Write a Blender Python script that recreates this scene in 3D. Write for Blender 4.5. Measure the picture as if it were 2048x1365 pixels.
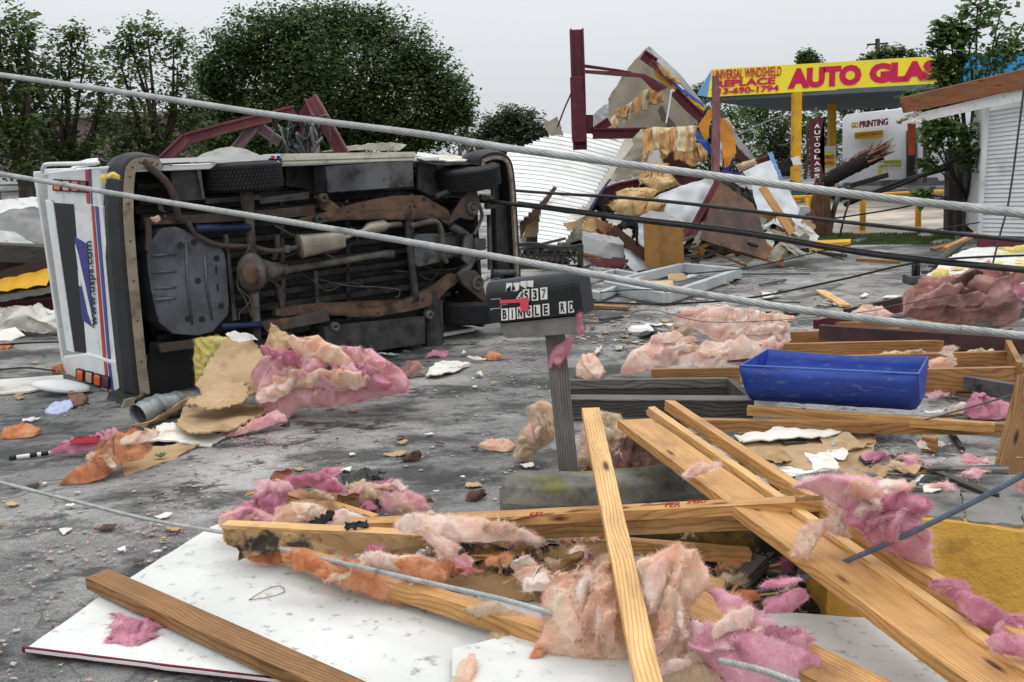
import bpy, bmesh, math, random
from math import sin, cos, tan, pi, radians, sqrt, atan2
from mathutils import Vector, Matrix, noise
from mathutils.geometry import intersect_point_line
for o in list(bpy.data.objects): bpy.data.objects.remove(o, do_unlink=True)
SC = bpy.context.scene; COL = SC.collection
# ------------------------------------------------------------------ camera
FPX, CXP, CYP = 2000.0, 1024.0, 682.5
HC = 1.9
PITCH = math.atan((CYP-300.0)/FPX); ROLL = radians(1.8)
_up0 = Vector((0, sin(PITCH), cos(PITCH))); FW = Vector((0, cos(PITCH), -sin(PITCH)))
RT = Vector((1,0,0))*cos(ROLL) - _up0*sin(ROLL)
UPV = _up0*cos(ROLL) + Vector((1,0,0))*sin(ROLL)
CAM = Vector((0,0,HC))
cd = bpy.data.cameras.new('camera'); cam = bpy.data.objects.new('camera', cd); COL.objects.link(cam)
cd.sensor_width = 36.0; cd.lens = 36.0*FPX/2048.0; cd.clip_start = 0.05; cd.clip_end = 3000
cam.matrix_world = Matrix(((RT.x,UPV.x,-FW.x,0),(RT.y,UPV.y,-FW.y,0),(RT.z,UPV.z,-FW.z,HC),(0,0,0,1)))
cd.dof.use_dof = False
SC.camera = cam
# ------------------------------------------------------------------ overcast sky + weak soft sun
SUN_EL, SUN_AZ = radians(58), radians(205)
w = bpy.data.worlds.new('World'); SC.world = w; w.use_nodes = True
nt = w.node_tree; nt.nodes.clear()
sky = nt.nodes.new('ShaderNodeTexSky'); sky.sky_type = 'NISHITA'; sky.sun_disc = False
sky.sun_elevation = SUN_EL; sky.sun_rotation = SUN_AZ; sky.dust_density = 4.0; sky.air_density = 1.0
hs = nt.nodes.new('ShaderNodeHueSaturation'); hs.inputs['Saturation'].default_value = 0.12
sc_ = nt.nodes.new('ShaderNodeMixRGB'); sc_.inputs[0].default_value = 0.82
sc_.inputs[2].default_value = (7.9, 8.25, 8.6, 1)      # the even cloud deck
nt.links.new(sky.outputs[0], hs.inputs['Color']); nt.links.new(hs.outputs[0], sc_.inputs[1])
# soft cloud mottling
tcw = nt.nodes.new('ShaderNodeTexCoord'); nzw = nt.nodes.new('ShaderNodeTexNoise'); nzw.inputs['Scale'].default_value = 1.6
nzw.inputs['Detail'].default_value = 3
mr = nt.nodes.new('ShaderNodeMapRange'); mr.inputs['To Min'].default_value = 0.88; mr.inputs['To Max'].default_value = 1.08
mul = nt.nodes.new('ShaderNodeVectorMath'); mul.operation = 'SCALE'
nt.links.new(tcw.outputs['Generated'], nzw.inputs['Vector']); nt.links.new(nzw.outputs['Fac'], mr.inputs['Value'])
nt.links.new(sc_.outputs[0], mul.inputs[0]); nt.links.new(mr.outputs[0], mul.inputs['Scale'])
bg = nt.nodes.new('ShaderNodeBackground'); bg.inputs['Strength'].default_value = 0.10
wo = nt.nodes.new('ShaderNodeOutputWorld')
sx = nt.nodes.new('ShaderNodeSeparateXYZ'); zr = nt.nodes.new('ShaderNodeMapRange'); zr.inputs['From Min'].default_value = .05; zr.inputs['From Max'].default_value = .9; zr.inputs['To Min'].default_value = 1.0; zr.inputs['To Max'].default_value = 2.1
nt.links.new(tcw.outputs['Generated'], sx.inputs[0]); nt.links.new(sx.outputs['Z'], zr.inputs['Value'])      # an overcast sky is brighter overhead
mu2 = nt.nodes.new('ShaderNodeVectorMath'); mu2.operation = 'SCALE'; nt.links.new(mul.outputs[0], mu2.inputs[0]); nt.links.new(zr.outputs[0], mu2.inputs['Scale'])
nt.links.new(mu2.outputs[0], bg.inputs['Color']); nt.links.new(bg.outputs[0], wo.inputs['Surface'])
sl = bpy.data.lights.new('sun', 'SUN'); sl.energy = 0.8; sl.angle = radians(20); sl.color = (1.0,0.97,0.93)
so = bpy.data.objects.new('sun', sl); COL.objects.link(so)
so.rotation_euler = (radians(90)-SUN_EL, 0, pi-SUN_AZ+pi)   # light travels away from azimuth SUN_AZ
SC.view_settings.view_transform = 'Standard'; SC.view_settings.look = 'None'
SC.view_settings.exposure = 0.04; SC.view_settings.gamma = 1.0
SC.cycles.max_bounces = 6; SC.cycles.diffuse_bounces = 3; SC.cycles.use_denoising = True
# ------------------------------------------------------------------ pixel helpers
def ray(px, py): return RT*((px-CXP)/FPX) - UPV*((py-CYP)/FPX) + FW
def P(px, py, D):
    r = ray(px, py); return CAM + r*(D/r.y)
def G(px, py, z=0.0):
    r = ray(px, py); return CAM + r*((z-HC)/r.z)
def PL(px, py, p0, n):
    r = ray(px, py); return CAM + r*((p0-CAM).dot(n)/r.dot(n))
Z = Vector((0,0,1)); X = Vector((1,0,0)); Y = Vector((0,1,0))
def S(r, g, b):
    f = lambda c: (c/255/12.92) if c/255 <= .04045 else ((c/255+.055)/1.055)**2.4
    return (f(r), f(g), f(b))
N3 = noise.noise
def fbm(p, o=3):
    a, s, q = 1.0, 0.0, Vector(p)
    for _ in range(o): s += a*N3(q); q = q*2.1+Vector((7.3,1.7,3.1)); a *= .5
    return s
# ------------------------------------------------------------------ materials
MATS = {}
def mat(name, c1, c2=None, scale=4, rough=.8, metal=0, bump=.3, bscale=40, stretch=(1,1,1), c3=None, s3=2, t3=.6, spec=.3, detail=5, lo=.35, hi=.65, bdist=.01, r2=None, e3=.08):
    if name in MATS: return MATS[name]
    m = bpy.data.materials.new(name); m.use_nodes = True; nt = m.node_tree; L = nt.links.new
    b = nt.nodes['Principled BSDF']; b.inputs['Roughness'].default_value = rough; b.inputs['Metallic'].default_value = metal
    b.inputs['Specular IOR Level'].default_value = spec
    tc = nt.nodes.new('ShaderNodeTexCoord'); mp = nt.nodes.new('ShaderNodeMapping'); mp.inputs['Scale'].default_value = stretch
    oi = nt.nodes.new('ShaderNodeObjectInfo'); ad = nt.nodes.new('ShaderNodeVectorMath'); ad.operation = 'MULTIPLY_ADD'
    L(oi.outputs['Random'], ad.inputs[0]); ad.inputs[1].default_value = (13.7,9.1,17.3); L(tc.outputs['Object'], ad.inputs[2])
    L(ad.outputs[0], mp.inputs['Vector'])
    n1 = nt.nodes.new('ShaderNodeTexNoise'); n1.inputs['Scale'].default_value = scale; n1.inputs['Detail'].default_value = detail; n1.inputs['Roughness'].default_value = .62
    L(mp.outputs[0], n1.inputs['Vector'])
    rp = nt.nodes.new('ShaderNodeValToRGB'); rp.color_ramp.elements[0].position = lo; rp.color_ramp.elements[1].position = hi
    rp.color_ramp.elements[0].color = (*c1,1); rp.color_ramp.elements[1].color = (*(c2 or c1),1)
    L(n1.outputs['Fac'], rp.inputs['Fac']); col = rp.outputs['Color']
    if c3:
        n3 = nt.nodes.new('ShaderNodeTexNoise'); n3.inputs['Scale'].default_value = s3; n3.inputs['Detail'].default_value = 6; n3.inputs['Roughness'].default_value = .65
        L(mp.outputs[0], n3.inputs['Vector'])
        r3 = nt.nodes.new('ShaderNodeValToRGB'); r3.color_ramp.elements[0].position = t3-e3; r3.color_ramp.elements[1].position = t3+e3
        L(n3.outputs['Fac'], r3.inputs['Fac'])
        mx = nt.nodes.new('ShaderNodeMixRGB'); L(r3.outputs['Color'], mx.inputs[0]); L(col, mx.inputs[1]); mx.inputs[2].default_value = (*c3,1)
        col = mx.outputs[0]
        if r2 is not None:
            m2 = nt.nodes.new('ShaderNodeMapRange'); m2.inputs['To Min'].default_value = rough; m2.inputs['To Max'].default_value = r2
            L(r3.outputs['Color'], m2.inputs['Value']); L(m2.outputs[0], b.inputs['Roughness'])
    L(col, b.inputs['Base Color'])
    if bump:
        nb = nt.nodes.new('ShaderNodeTexNoise'); nb.inputs['Scale'].default_value = bscale; nb.inputs['Detail'].default_value = 6; nb.inputs['Roughness'].default_value = .7
        L(mp.outputs[0], nb.inputs['Vector'])
        bp = nt.nodes.new('ShaderNodeBump'); bp.inputs['Strength'].default_value = bump; bp.inputs['Distance'].default_value = bdist
        L(nb.outputs['Fac'], bp.inputs['Height']); L(bp.outputs[0], b.inputs['Normal'])
    MATS[name] = m; return m
def wool(name, c1, c2, c3, t3=.58):
    m = mat(name, c2, c1, 6, 1, 0, .5, 70, (1,1,1), c3=c3, s3=4.5, t3=t3, spec=.03, bdist=.006, e3=.09, detail=12, lo=.38, hi=.62)
    nt = m.node_tree; L = nt.links.new; b = nt.nodes['Principled BSDF']; src = b.inputs['Base Color'].links[0].from_socket
    tc = nt.nodes.new('ShaderNodeTexCoord'); n = nt.nodes.new('ShaderNodeTexNoise'); n.inputs['Scale'].default_value = 60; n.inputs['Detail'].default_value = 6; n.inputs['Roughness'].default_value = .75; mq = nt.nodes.new('ShaderNodeMapping'); mq.inputs['Scale'].default_value = (1,3,1.6); mq.inputs['Rotation'].default_value = (.3,.2,.7)
    L(tc.outputs['Object'], mq.inputs['Vector']); L(mq.outputs[0], n.inputs['Vector']); r = nt.nodes.new('ShaderNodeMapRange'); r.inputs['From Min'].default_value = .3; r.inputs['From Max'].default_value = .7
    r.inputs['To Min'].default_value = .84; r.inputs['To Max'].default_value = 1.12; L(n.outputs['Fac'], r.inputs['Value'])
    v = nt.nodes.new('ShaderNodeVectorMath'); v.operation = 'SCALE'; L(src, v.inputs[0]); L(r.outputs[0], v.inputs['Scale']); L(v.outputs[0], b.inputs['Base Color'])
    tr = nt.nodes.new('ShaderNodeBsdfTranslucent'); ms = nt.nodes.new('ShaderNodeMixShader'); ms.inputs[0].default_value = .38; out = nt.nodes['Material Output']
    L(v.outputs[0], tr.inputs['Color']); L(b.outputs[0], ms.inputs[1]); L(tr.outputs[0], ms.inputs[2]); L(ms.outputs[0], out.inputs['Surface']); return m
def wood(name, light, dark, knot=S(95,50,20), stain=None, st=.62, rough=.6, ring=27):
    if name in MATS: return MATS[name]
    m = bpy.data.materials.new(name); m.use_nodes = True; nt = m.node_tree; L = nt.links.new
    b = nt.nodes['Principled BSDF']; b.inputs['Roughness'].default_value = rough; b.inputs['Specular IOR Level'].default_value = .35
    tc = nt.nodes.new('ShaderNodeTexCoord'); oi = nt.nodes.new('ShaderNodeObjectInfo')
    ad = nt.nodes.new('ShaderNodeVectorMath'); ad.operation = 'MULTIPLY_ADD'
    L(oi.outputs['Random'], ad.inputs[0]); ad.inputs[1].default_value = (23.7,3.1,1.3); L(tc.outputs['Object'], ad.inputs[2])
    mp = nt.nodes.new('ShaderNodeMapping'); mp.inputs['Scale'].default_value = (.45,1,1); L(ad.outputs[0], mp.inputs['Vector'])
    # low frequency warp so the rings flame along the length
    nz = nt.nodes.new('ShaderNodeTexNoise'); nz.inputs['Scale'].default_value = 2.4; nz.inputs['Detail'].default_value = 2
    L(mp.outputs[0], nz.inputs['Vector'])
    wp = nt.nodes.new('ShaderNodeVectorMath'); wp.operation = 'MULTIPLY_ADD'; L(nz.outputs['Color'], wp.inputs[0]); wp.inputs[1].default_value = (0,.13,.13); L(mp.outputs[0], wp.inputs[2])
    wv = nt.nodes.new('ShaderNodeTexWave'); wv.wave_type = 'RINGS'; wv.rings_direction = 'X'; wv.inputs['Scale'].default_value = ring; wv.inputs['Distortion'].default_value = 1.6; wv.inputs['Detail Scale'].default_value = .7
    wv.inputs['Detail'].default_value = 2; L(wp.outputs[0], wv.inputs['Vector'])
    rp = nt.nodes.new('ShaderNodeValToRGB'); rp.color_ramp.elements[0].position = .02; rp.color_ramp.elements[1].position = .38
    rp.color_ramp.elements[0].color = (*dark,1); rp.color_ramp.elements[1].color = (*light,1); L(wv.outputs['Fac'], rp.inputs['Fac'])
    # knots
    mk = nt.nodes.new('ShaderNodeMapping'); mk.inputs['Scale'].default_value = (2.2,7,7); L(ad.outputs[0], mk.inputs['Vector'])
    vo = nt.nodes.new('ShaderNodeTexVoronoi'); vo.inputs['Scale'].default_value = 1.0; L(mk.outputs[0], vo.inputs['Vector'])
    rk = nt.nodes.new('ShaderNodeValToRGB'); rk.color_ramp.elements[0].position = .05; rk.color_ramp.elements[1].position = .13
    rk.color_ramp.elements[0].color = (1,1,1,1); rk.color_ramp.elements[1].color = (0,0,0,1); L(vo.outputs['Distance'], rk.inputs['Fac'])
    mx = nt.nodes.new('ShaderNodeMixRGB'); L(rk.outputs['Color'], mx.inputs[0]); L(rp.outputs['Color'], mx.inputs[1]); mx.inputs[2].default_value = (*knot,1)
    # fibre streaks + blotches
    ms = nt.nodes.new('ShaderNodeMapping'); ms.inputs['Scale'].default_value = (2,60,60); L(ad.outputs[0], ms.inputs['Vector'])
    ns = nt.nodes.new('ShaderNodeTexNoise'); ns.inputs['Scale'].default_value = 1; ns.inputs['Detail'].default_value = 4; L(ms.outputs[0], ns.inputs['Vector'])
    ml = nt.nodes.new('ShaderNodeMixRGB'); ml.blend_type = 'MULTIPLY'; ml.inputs[0].default_value = .55; L(mx.outputs[0], ml.inputs[1]); 
    rs = nt.nodes.new('ShaderNodeValToRGB'); rs.color_ramp.elements[0].position = .3; rs.color_ramp.elements[0].color = (.66,.62,.58,1); rs.color_ramp.elements[1].position = .6
    L(ns.outputs['Fac'], rs.inputs['Fac']); L(rs.outputs['Color'], ml.inputs[2])
    nst = nt.nodes.new('ShaderNodeTexNoise'); nst.inputs['Scale'].default_value = 3.1; nst.inputs['Detail'].default_value = 6; nst.inputs['Roughness'].default_value=.65; L(mp.outputs[0], nst.inputs['Vector'])
    rt = nt.nodes.new('ShaderNodeValToRGB'); rt.color_ramp.elements[0].position = st-.1; rt.color_ramp.elements[1].position = st+.1; L(nst.outputs['Fac'], rt.inputs['Fac'])
    m3 = nt.nodes.new('ShaderNodeMixRGB'); L(rt.outputs['Color'], m3.inputs[0]); L(ml.outputs[0], m3.inputs[1]); m3.inputs[2].default_value = (*(stain or tuple(c*.45 for c in dark)),1)
    nd = nt.nodes.new('ShaderNodeTexNoise'); nd.inputs['Scale'].default_value = 9; nd.inputs['Detail'].default_value = 8; nd.inputs['Roughness'].default_value = .7; L(mp.outputs[0], nd.inputs['Vector'])
    rd = nt.nodes.new('ShaderNodeValToRGB'); rd.color_ramp.elements[0].position = .32; rd.color_ramp.elements[0].color = (.55,.50,.45,1); rd.color_ramp.elements[1].position = .6; L(nd.outputs['Fac'], rd.inputs['Fac'])
    md = nt.nodes.new('ShaderNodeMixRGB'); md.blend_type = 'MULTIPLY'; md.inputs[0].default_value = .7; L(m3.outputs[0], md.inputs[1]); L(rd.outputs['Color'], md.inputs[2]); L(md.outputs[0], b.inputs['Base Color'])
    bp = nt.nodes.new('ShaderNodeBump'); bp.inputs['Strength'].default_value = .35; bp.inputs['Distance'].default_value = .002; L(ns.outputs['Fac'], bp.inputs['Height']); L(bp.outputs[0], b.inputs['Normal'])
    MATS[name] = m; return m
def flat(name, c, rough=.6, metal=0, spec=.3): return mat(name, c, tuple(x*.8 for x in c), 9, rough, metal, .15, 60, spec=spec)
# ------------------------------------------------------------------ mesh builder
class MB:
    def __init__(s): s.v, s.f = [], []
    def add(s, vs, fs):
        k = len(s.v); s.v += [Vector(v) for v in vs]; s.f += [tuple(i+k for i in f) for f in fs]; return s
    def box(s, c, size, R=None):
        c = Vector(c); hx, hy, hz = size[0]/2, size[1]/2, size[2]/2
        vs = [Vector((x,y,z)) for x in (-hx,hx) for y in (-hy,hy) for z in (-hz,hz)]
        if R: vs = [R@v for v in vs]
        return s.add([v+c for v in vs], [(0,1,3,2),(4,6,7,5),(0,4,5,1),(2,3,7,6),(0,2,6,4),(1,5,7,3)])
    def bar(s, p0, p1, w, h, up=Z):
        p0, p1 = Vector(p0), Vector(p1); d = (p1-p0).normalized(); sd = d.cross(up).normalized(); u = sd.cross(d)
        vs = [p+sd*a*w/2+u*b*h/2 for p in (p0,p1) for a in (-1,1) for b in (-1,1)]
        return s.add(vs, [(0,1,3,2),(4,6,7,5),(0,4,5,1),(2,3,7,6),(0,2,6,4),(1,5,7,3)])
    def tube(s, pts, r, n=8, cap=True):
        pts = [Vector(p) for p in pts]; m = len(pts); rr = list(r) if isinstance(r,(list,tuple)) else [r]*m
        if len(rr) != m: rr = [rr[min(len(rr)-1, int(i*len(rr)/m))] for i in range(m)]
        prev = None; vs = []
        for i, p in enumerate(pts):
            d = (pts[min(i+1,m-1)]-pts[max(i-1,0)]).normalized()
            if prev is None:
                a = d.cross(Z);  a = d.cross(X) if a.length < .1 else a
            else: a = prev - d*prev.dot(d)
            a.normalize(); b = d.cross(a); prev = a
            for k in range(n):
                t = 2*pi*k/n; vs.append(p + (a*cos(t)+b*sin(t))*rr[i])
        fs = [(i*n+k, i*n+(k+1)%n, (i+1)*n+(k+1)%n, (i+1)*n+k) for i in range(m-1) for k in range(n)]
        if cap: fs += [tuple(range(n-1,-1,-1)), tuple((m-1)*n+k for k in range(n))]
        return s.add(vs, fs)
    def poly(s, pts, th, nrm=None):
        """outline with real thickness; th goes away from the normal"""
        pts = [Vector(p) for p in pts]; n = len(pts)
        if nrm is None:
            nrm = Vector()
            for i in range(n): nrm += (pts[i]-pts[0]).cross(pts[(i+1)%n]-pts[0])
            nrm.normalize()
            if nrm.dot(CAM-pts[0]) < 0: nrm = -nrm
        bk = [p-nrm*th for p in pts]
        bm = bmesh.new(); a = [bm.verts.new(p) for p in pts]; fc = bm.faces.new(a)
        tris = bmesh.ops.triangulate(bm, faces=[fc])['faces']; bm.verts.index_update()
        fs = []
        for t in tris:
            ix = [v.index for v in t.verts]; fs.append(tuple(ix)); fs.append(tuple(n+i for i in reversed(ix)))
        bm.free()
        fs += [(i, (i+1)%n, n+(i+1)%n, n+i) for i in range(n)]
        return s.add(pts+bk, fs)
    def grid(s, fn, nu, nv, th=0, cu=False):
        vs = [fn(i/nu, j/nv) for j in range(nv+1) for i in range(nu+1)]
        W = nu+1; fs = [(j*W+i, j*W+i+1, (j+1)*W+i+1, (j+1)*W+i) for j in range(nv) for i in range(nu)]
        return s.shell(vs, fs, th) if th else s.add(vs, fs)
    def shell(s, vs, fs, th):
        """thicken an open surface away from the camera side"""
        vs = [Vector(v) for v in vs]; nr = [Vector() for _ in vs]
        for f in fs:
            n = (vs[f[1]]-vs[f[0]]).cross(vs[f[-1]]-vs[f[0]])
            for i in f: nr[i] += n
        tot = sum(nr, Vector()); sg = -1 if tot.dot(CAM-vs[0]) < 0 else 1
        bk = [v - nr[i].normalized()*th*sg for i, v in enumerate(vs)]
        cnt = {}
        for f in fs:
            for i in range(len(f)):
                e = (f[i], f[(i+1)%len(f)]); k = tuple(sorted(e)); cnt.setdefault(k, []).append(e)
        n = len(vs); out = list(fs) + [tuple(n+i for i in reversed(f)) for f in fs]
        out += [(e[0][1], e[0][0], n+e[0][0], n+e[0][1]) for e in cnt.values() if len(e) == 1]
        return s.add(vs+bk, out)
    def lathe(s, prof, M, n=24, close=False):
        vs = [M@Vector((cos(2*pi*k/n)*r, sin(2*pi*k/n)*r, z)) for r, z in prof for k in range(n)]; m = len(prof)
        fs = [(i*n+k, i*n+(k+1)%n, (i+1)*n+(k+1)%n, (i+1)*n+k) for i in range(m-1) for k in range(n)]
        if close: fs += [((m-1)*n+k, (m-1)*n+(k+1)%n, (k+1)%n, k) for k in range(n)]
        else: fs += [tuple(range(n-1,-1,-1)), tuple((m-1)*n+k for k in range(n))]
        return s.add(vs, fs)
    def mesh(s, name, off=Vector()):
        me = bpy.data.meshes.new(name); me.from_pydata([v-off for v in s.v], [], s.f); me.update(); return me
def axisM(c, d):
    d = Vector(d).normalized(); q = d.to_track_quat('Z','Y'); return Matrix.Translation(c) @ q.to_matrix().to_4x4()
def fixn(me):
    bm = bmesh.new(); bm.from_mesh(me); bmesh.ops.recalc_face_normals(bm, faces=bm.faces); bm.to_mesh(me); bm.free()
def tag(o, label=None, cat=None, group=None, kind=None):
    if label: o['label'] = label
    if cat: o['category'] = cat
    if group: o['group'] = group
    if kind: o['kind'] = kind
    return o
def empty(name, loc, label, cat, group=None):
    o = bpy.data.objects.new(name, None); COL.objects.link(o); o.location = loc; o.empty_display_size = .2
    WM[o.name] = Matrix.Translation(Vector(loc))
    return tag(o, label, cat, group)
def build(mb, name, m, parent=None, smooth=False, bevel=0, label=None, cat=None, group=None, kind=None, M=None, norm=True):
    if M is None:
        xs = [v.x for v in mb.v]; ys = [v.y for v in mb.v]; zs = [v.z for v in mb.v]
        off = Vector(((min(xs)+max(xs))/2, (min(ys)+max(ys))/2, min(zs))); me = mb.mesh(name, off); MM = Matrix.Translation(off)
    else: me = mb.mesh(name); MM = M
    if norm: fixn(me)
    me.materials.append(m)
    if smooth:
        me.polygons.foreach_set('use_smooth', [True]*len(me.polygons))
    o = bpy.data.objects.new(name, me); COL.objects.link(o)
    if parent is not None:
        o.parent = parent; o.matrix_parent_inverse = WM[parent.name].inverted()
    o.matrix_basis = MM; WM[o.name] = MM
    if bevel:
        b = o.modifiers.new('bevel','BEVEL'); b.width = bevel; b.segments = 2; b.limit_method = 'ANGLE'; b.angle_limit = radians(40)
    return tag(o, label, cat, group, kind)
WM = {}
def beam(name, p0, p1, wd, th, m, label=None, cat='board', up=Z, group=None, parent=None, bevel=.003, bow=0, rag=0, seed=0):
    """a length of timber in its own frame (x = along the grain)"""
    p0, p1 = Vector(p0), Vector(p1); d = (p1-p0); L = d.length; d.normalize(); sd = up.cross(d).normalized(); u = d.cross(sd)
    M = Matrix((( d.x,sd.x,u.x,(p0.x+p1.x)/2),(d.y,sd.y,u.y,(p0.y+p1.y)/2),(d.z,sd.z,u.z,(p0.z+p1.z)/2),(0,0,0,1)))
    mb = MB(); n = max(2, int(L/.25)); rn = random.Random(seed+int(L*997)); vs = []
    tw = rn.uniform(-.02,.02)
    for i in range(n+1):
        t = i/n; x = (t-.5)*L; bz = bow*4*t*(1-t) + rn.uniform(-.0006,.0006); a = tw*(t-.5)
        for (y, z) in ((-1,-1),(1,-1),(1,1),(-1,1)):
            xx = x
            if rag and i in (0,n): xx += rn.uniform(-rag,rag)
            yy, zz = y*wd/2, z*th/2
            vs.append((xx, yy*cos(a)-zz*sin(a), yy*sin(a)+zz*cos(a)+bz))
    fs = [(i*4+k, i*4+(k+1)%4, (i+1)*4+(k+1)%4, (i+1)*4+k) for i in range(n) for k in range(4)]
    fs += [(3,2,1,0), tuple(n*4+k for k in range(4))]
    mb.add(vs, fs)
    if rag >= .008:
        for e_ in (-1, 1):
            for _ in range(int(7+rag*300)):
                y, z = rn.uniform(-.48,.48)*wd, rn.uniform(-.48,.48)*th; l = rn.uniform(.3,1.6)*rag+.006; ww = rn.uniform(.002,.006); x = e_*(L/2-.004)
                mb.add([(x,y-ww,z-ww*.5),(x,y+ww,z-ww*.5),(x,y+ww*.6,z+ww*.7),(x+e_*l,y+rn.uniform(-.3,.3)*ww,z)], [(0,1,2),(0,1,3),(1,2,3),(2,0,3)])
    return build(mb, name, m, parent, bevel=bevel, M=M, label=label, cat=None if parent else cat, group=group)
def spline(pts, seg=12):
    pts = [Vector(p) for p in pts]; out = []; n = len(pts)
    for i in range(n-1):
        p0 = pts[i-1] if i else pts[0]*2-pts[1]; p1, p2 = pts[i], pts[i+1]; p3 = pts[i+2] if i+2 < n else p2*2-p1
        for k in range(seg):
            t = k/seg
            out.append(.5*((2*p1)+(p2-p0)*t+(2*p0-5*p1+4*p2-p3)*t*t+(3*p1-p0-3*p2+p3)*t**3))
    out.append(pts[-1]); return out
def rope(name, pts, r, m, label, strands=7, pitch=.16, step=.008, cat='cable', group=None):
    """stranded wire rope: lobed section twisted along its length"""
    c = spline(pts, 40); q = [c[0]]; acc = 0
    for a, b in zip(c, c[1:]):
        L = (b-a).length; k = max(1, int(round(L/step)))
        q += [a.lerp(b, (j+1)/k) for j in range(k)]
    ns = strands*4; vs = []; s = 0; prev = None; n = len(q)
    for i, p in enumerate(q):
        d = (q[min(i+1,n-1)]-q[max(i-1,0)]).normalized()
        a = d.cross(Z) if prev is None else prev-d*prev.dot(d)
        a.normalize(); b = d.cross(a); prev = a
        if i: s += (p-q[i-1]).length
        for k in range(ns):
            t = 2*pi*k/ns; tt = t + 2*pi*s/pitch
            rad = r*(1-.15*(1-abs(cos(strands*t/2)))**1.2)
            vs.append(p+(a*cos(tt)+b*sin(tt))*rad)
    fs = [(i*ns+k, i*ns+(k+1)%ns, (i+1)*ns+(k+1)%ns, (i+1)*ns+k) for i in range(n-1) for k in range(ns)]
    fs += [tuple(range(ns-1,-1,-1)), tuple((n-1)*ns+k for k in range(ns))]
    return build(MB().add(vs, fs), name, m, smooth=True, label=label, cat=cat, group=group)
def wire(name, pts, r, m, label, cat='cable', group=None, parent=None, seg=10, n=6):
    return build(MB().tube(spline(pts, seg), r, n), name, m, parent, smooth=True, label=label, cat=None if parent else cat, group=group)
def text_on(s, bl, br, tl, out, name, m, parent, th=.004, bold=.02):
    """letters fitted to a parallelogram standing `out` proud of it"""
    cu = bpy.data.curves.new('t', 'FONT'); cu.body = s; cu.size = 1; cu.offset = bold; cu.extrude = .5; cu.resolution_u = 3
    ob = bpy.data.objects.new('t', cu); COL.objects.link(ob); dg = bpy.context.evaluated_depsgraph_get()
    me = bpy.data.meshes.new_from_object(ob.evaluated_get(dg)); bpy.data.objects.remove(ob); 
    xs = [v.co.x for v in me.vertices]; ys = [v.co.y for v in me.vertices]; x0, x1, y0, y1 = min(xs), max(xs), min(ys), max(ys)
    bl, br, tl = Vector(bl), Vector(br), Vector(tl); U, V = br-bl, tl-bl; n = U.cross(V).normalized()
    if n.dot(CAM-bl) < 0: n = -n
    mb = MB(); mb.add([bl+U*((v.co.x-x0)/(x1-x0))+V*((v.co.y-y0)/(y1-y0))+n*(out+th*(v.co.z+.5)) for v in me.vertices], [tuple(p.vertices) for p in me.polygons])
    bpy.data.meshes.remove(me); bpy.data.curves.remove(cu)
    return build(mb, name, m, parent)
# crumpled plate from an outline of 3D points
def crumple(pts, th=.006, cuts=4, amp=.02, sc=3, rag=.01, seed=0, nrm=None):
    pts = [Vector(p) for p in pts]; bm = bmesh.new(); f = bm.faces.new([bm.verts.new(p) for p in pts])
    bmesh.ops.triangulate(bm, faces=[f])
    L = max((a-b).length for a in pts for b in pts); tgt = L/(2.0**cuts)
    for _ in range(7):
        es = [e for e in bm.edges if e.calc_length() > tgt*1.4]
        if not es or len(bm.verts) > 9000: break
        bmesh.ops.subdivide_edges(bm, edges=es, cuts=1, use_grid_fill=False); bmesh.ops.triangulate(bm, faces=[f for f in bm.faces if len(f.verts) > 3])
    n = Vector()
    for i in range(len(pts)): n += (pts[i]-pts[0]).cross(pts[(i+1)%len(pts)]-pts[0])
    n.normalize()
    if n.dot(CAM-pts[0]) < 0: n = -n
    sv = Vector((seed*3.17, seed*1.31, seed*.7))
    for v in bm.verts:
        q = v.co*sc+sv; d = fbm(q, 3)
        if v.is_boundary:
            v.co += Vector((N3(q*9+Vector((5,0,0))), N3(q*9+Vector((0,9,0))), N3(q*9)))*rag
        v.co += n*d*amp
    bm.verts.index_update(); mb = MB()
    vs = [v.co.copy() for v in bm.verts]; fs = [tuple(v.index for v in f.verts) for f in bm.faces]; bm.free()
    return mb.shell(vs, fs, th)
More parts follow.
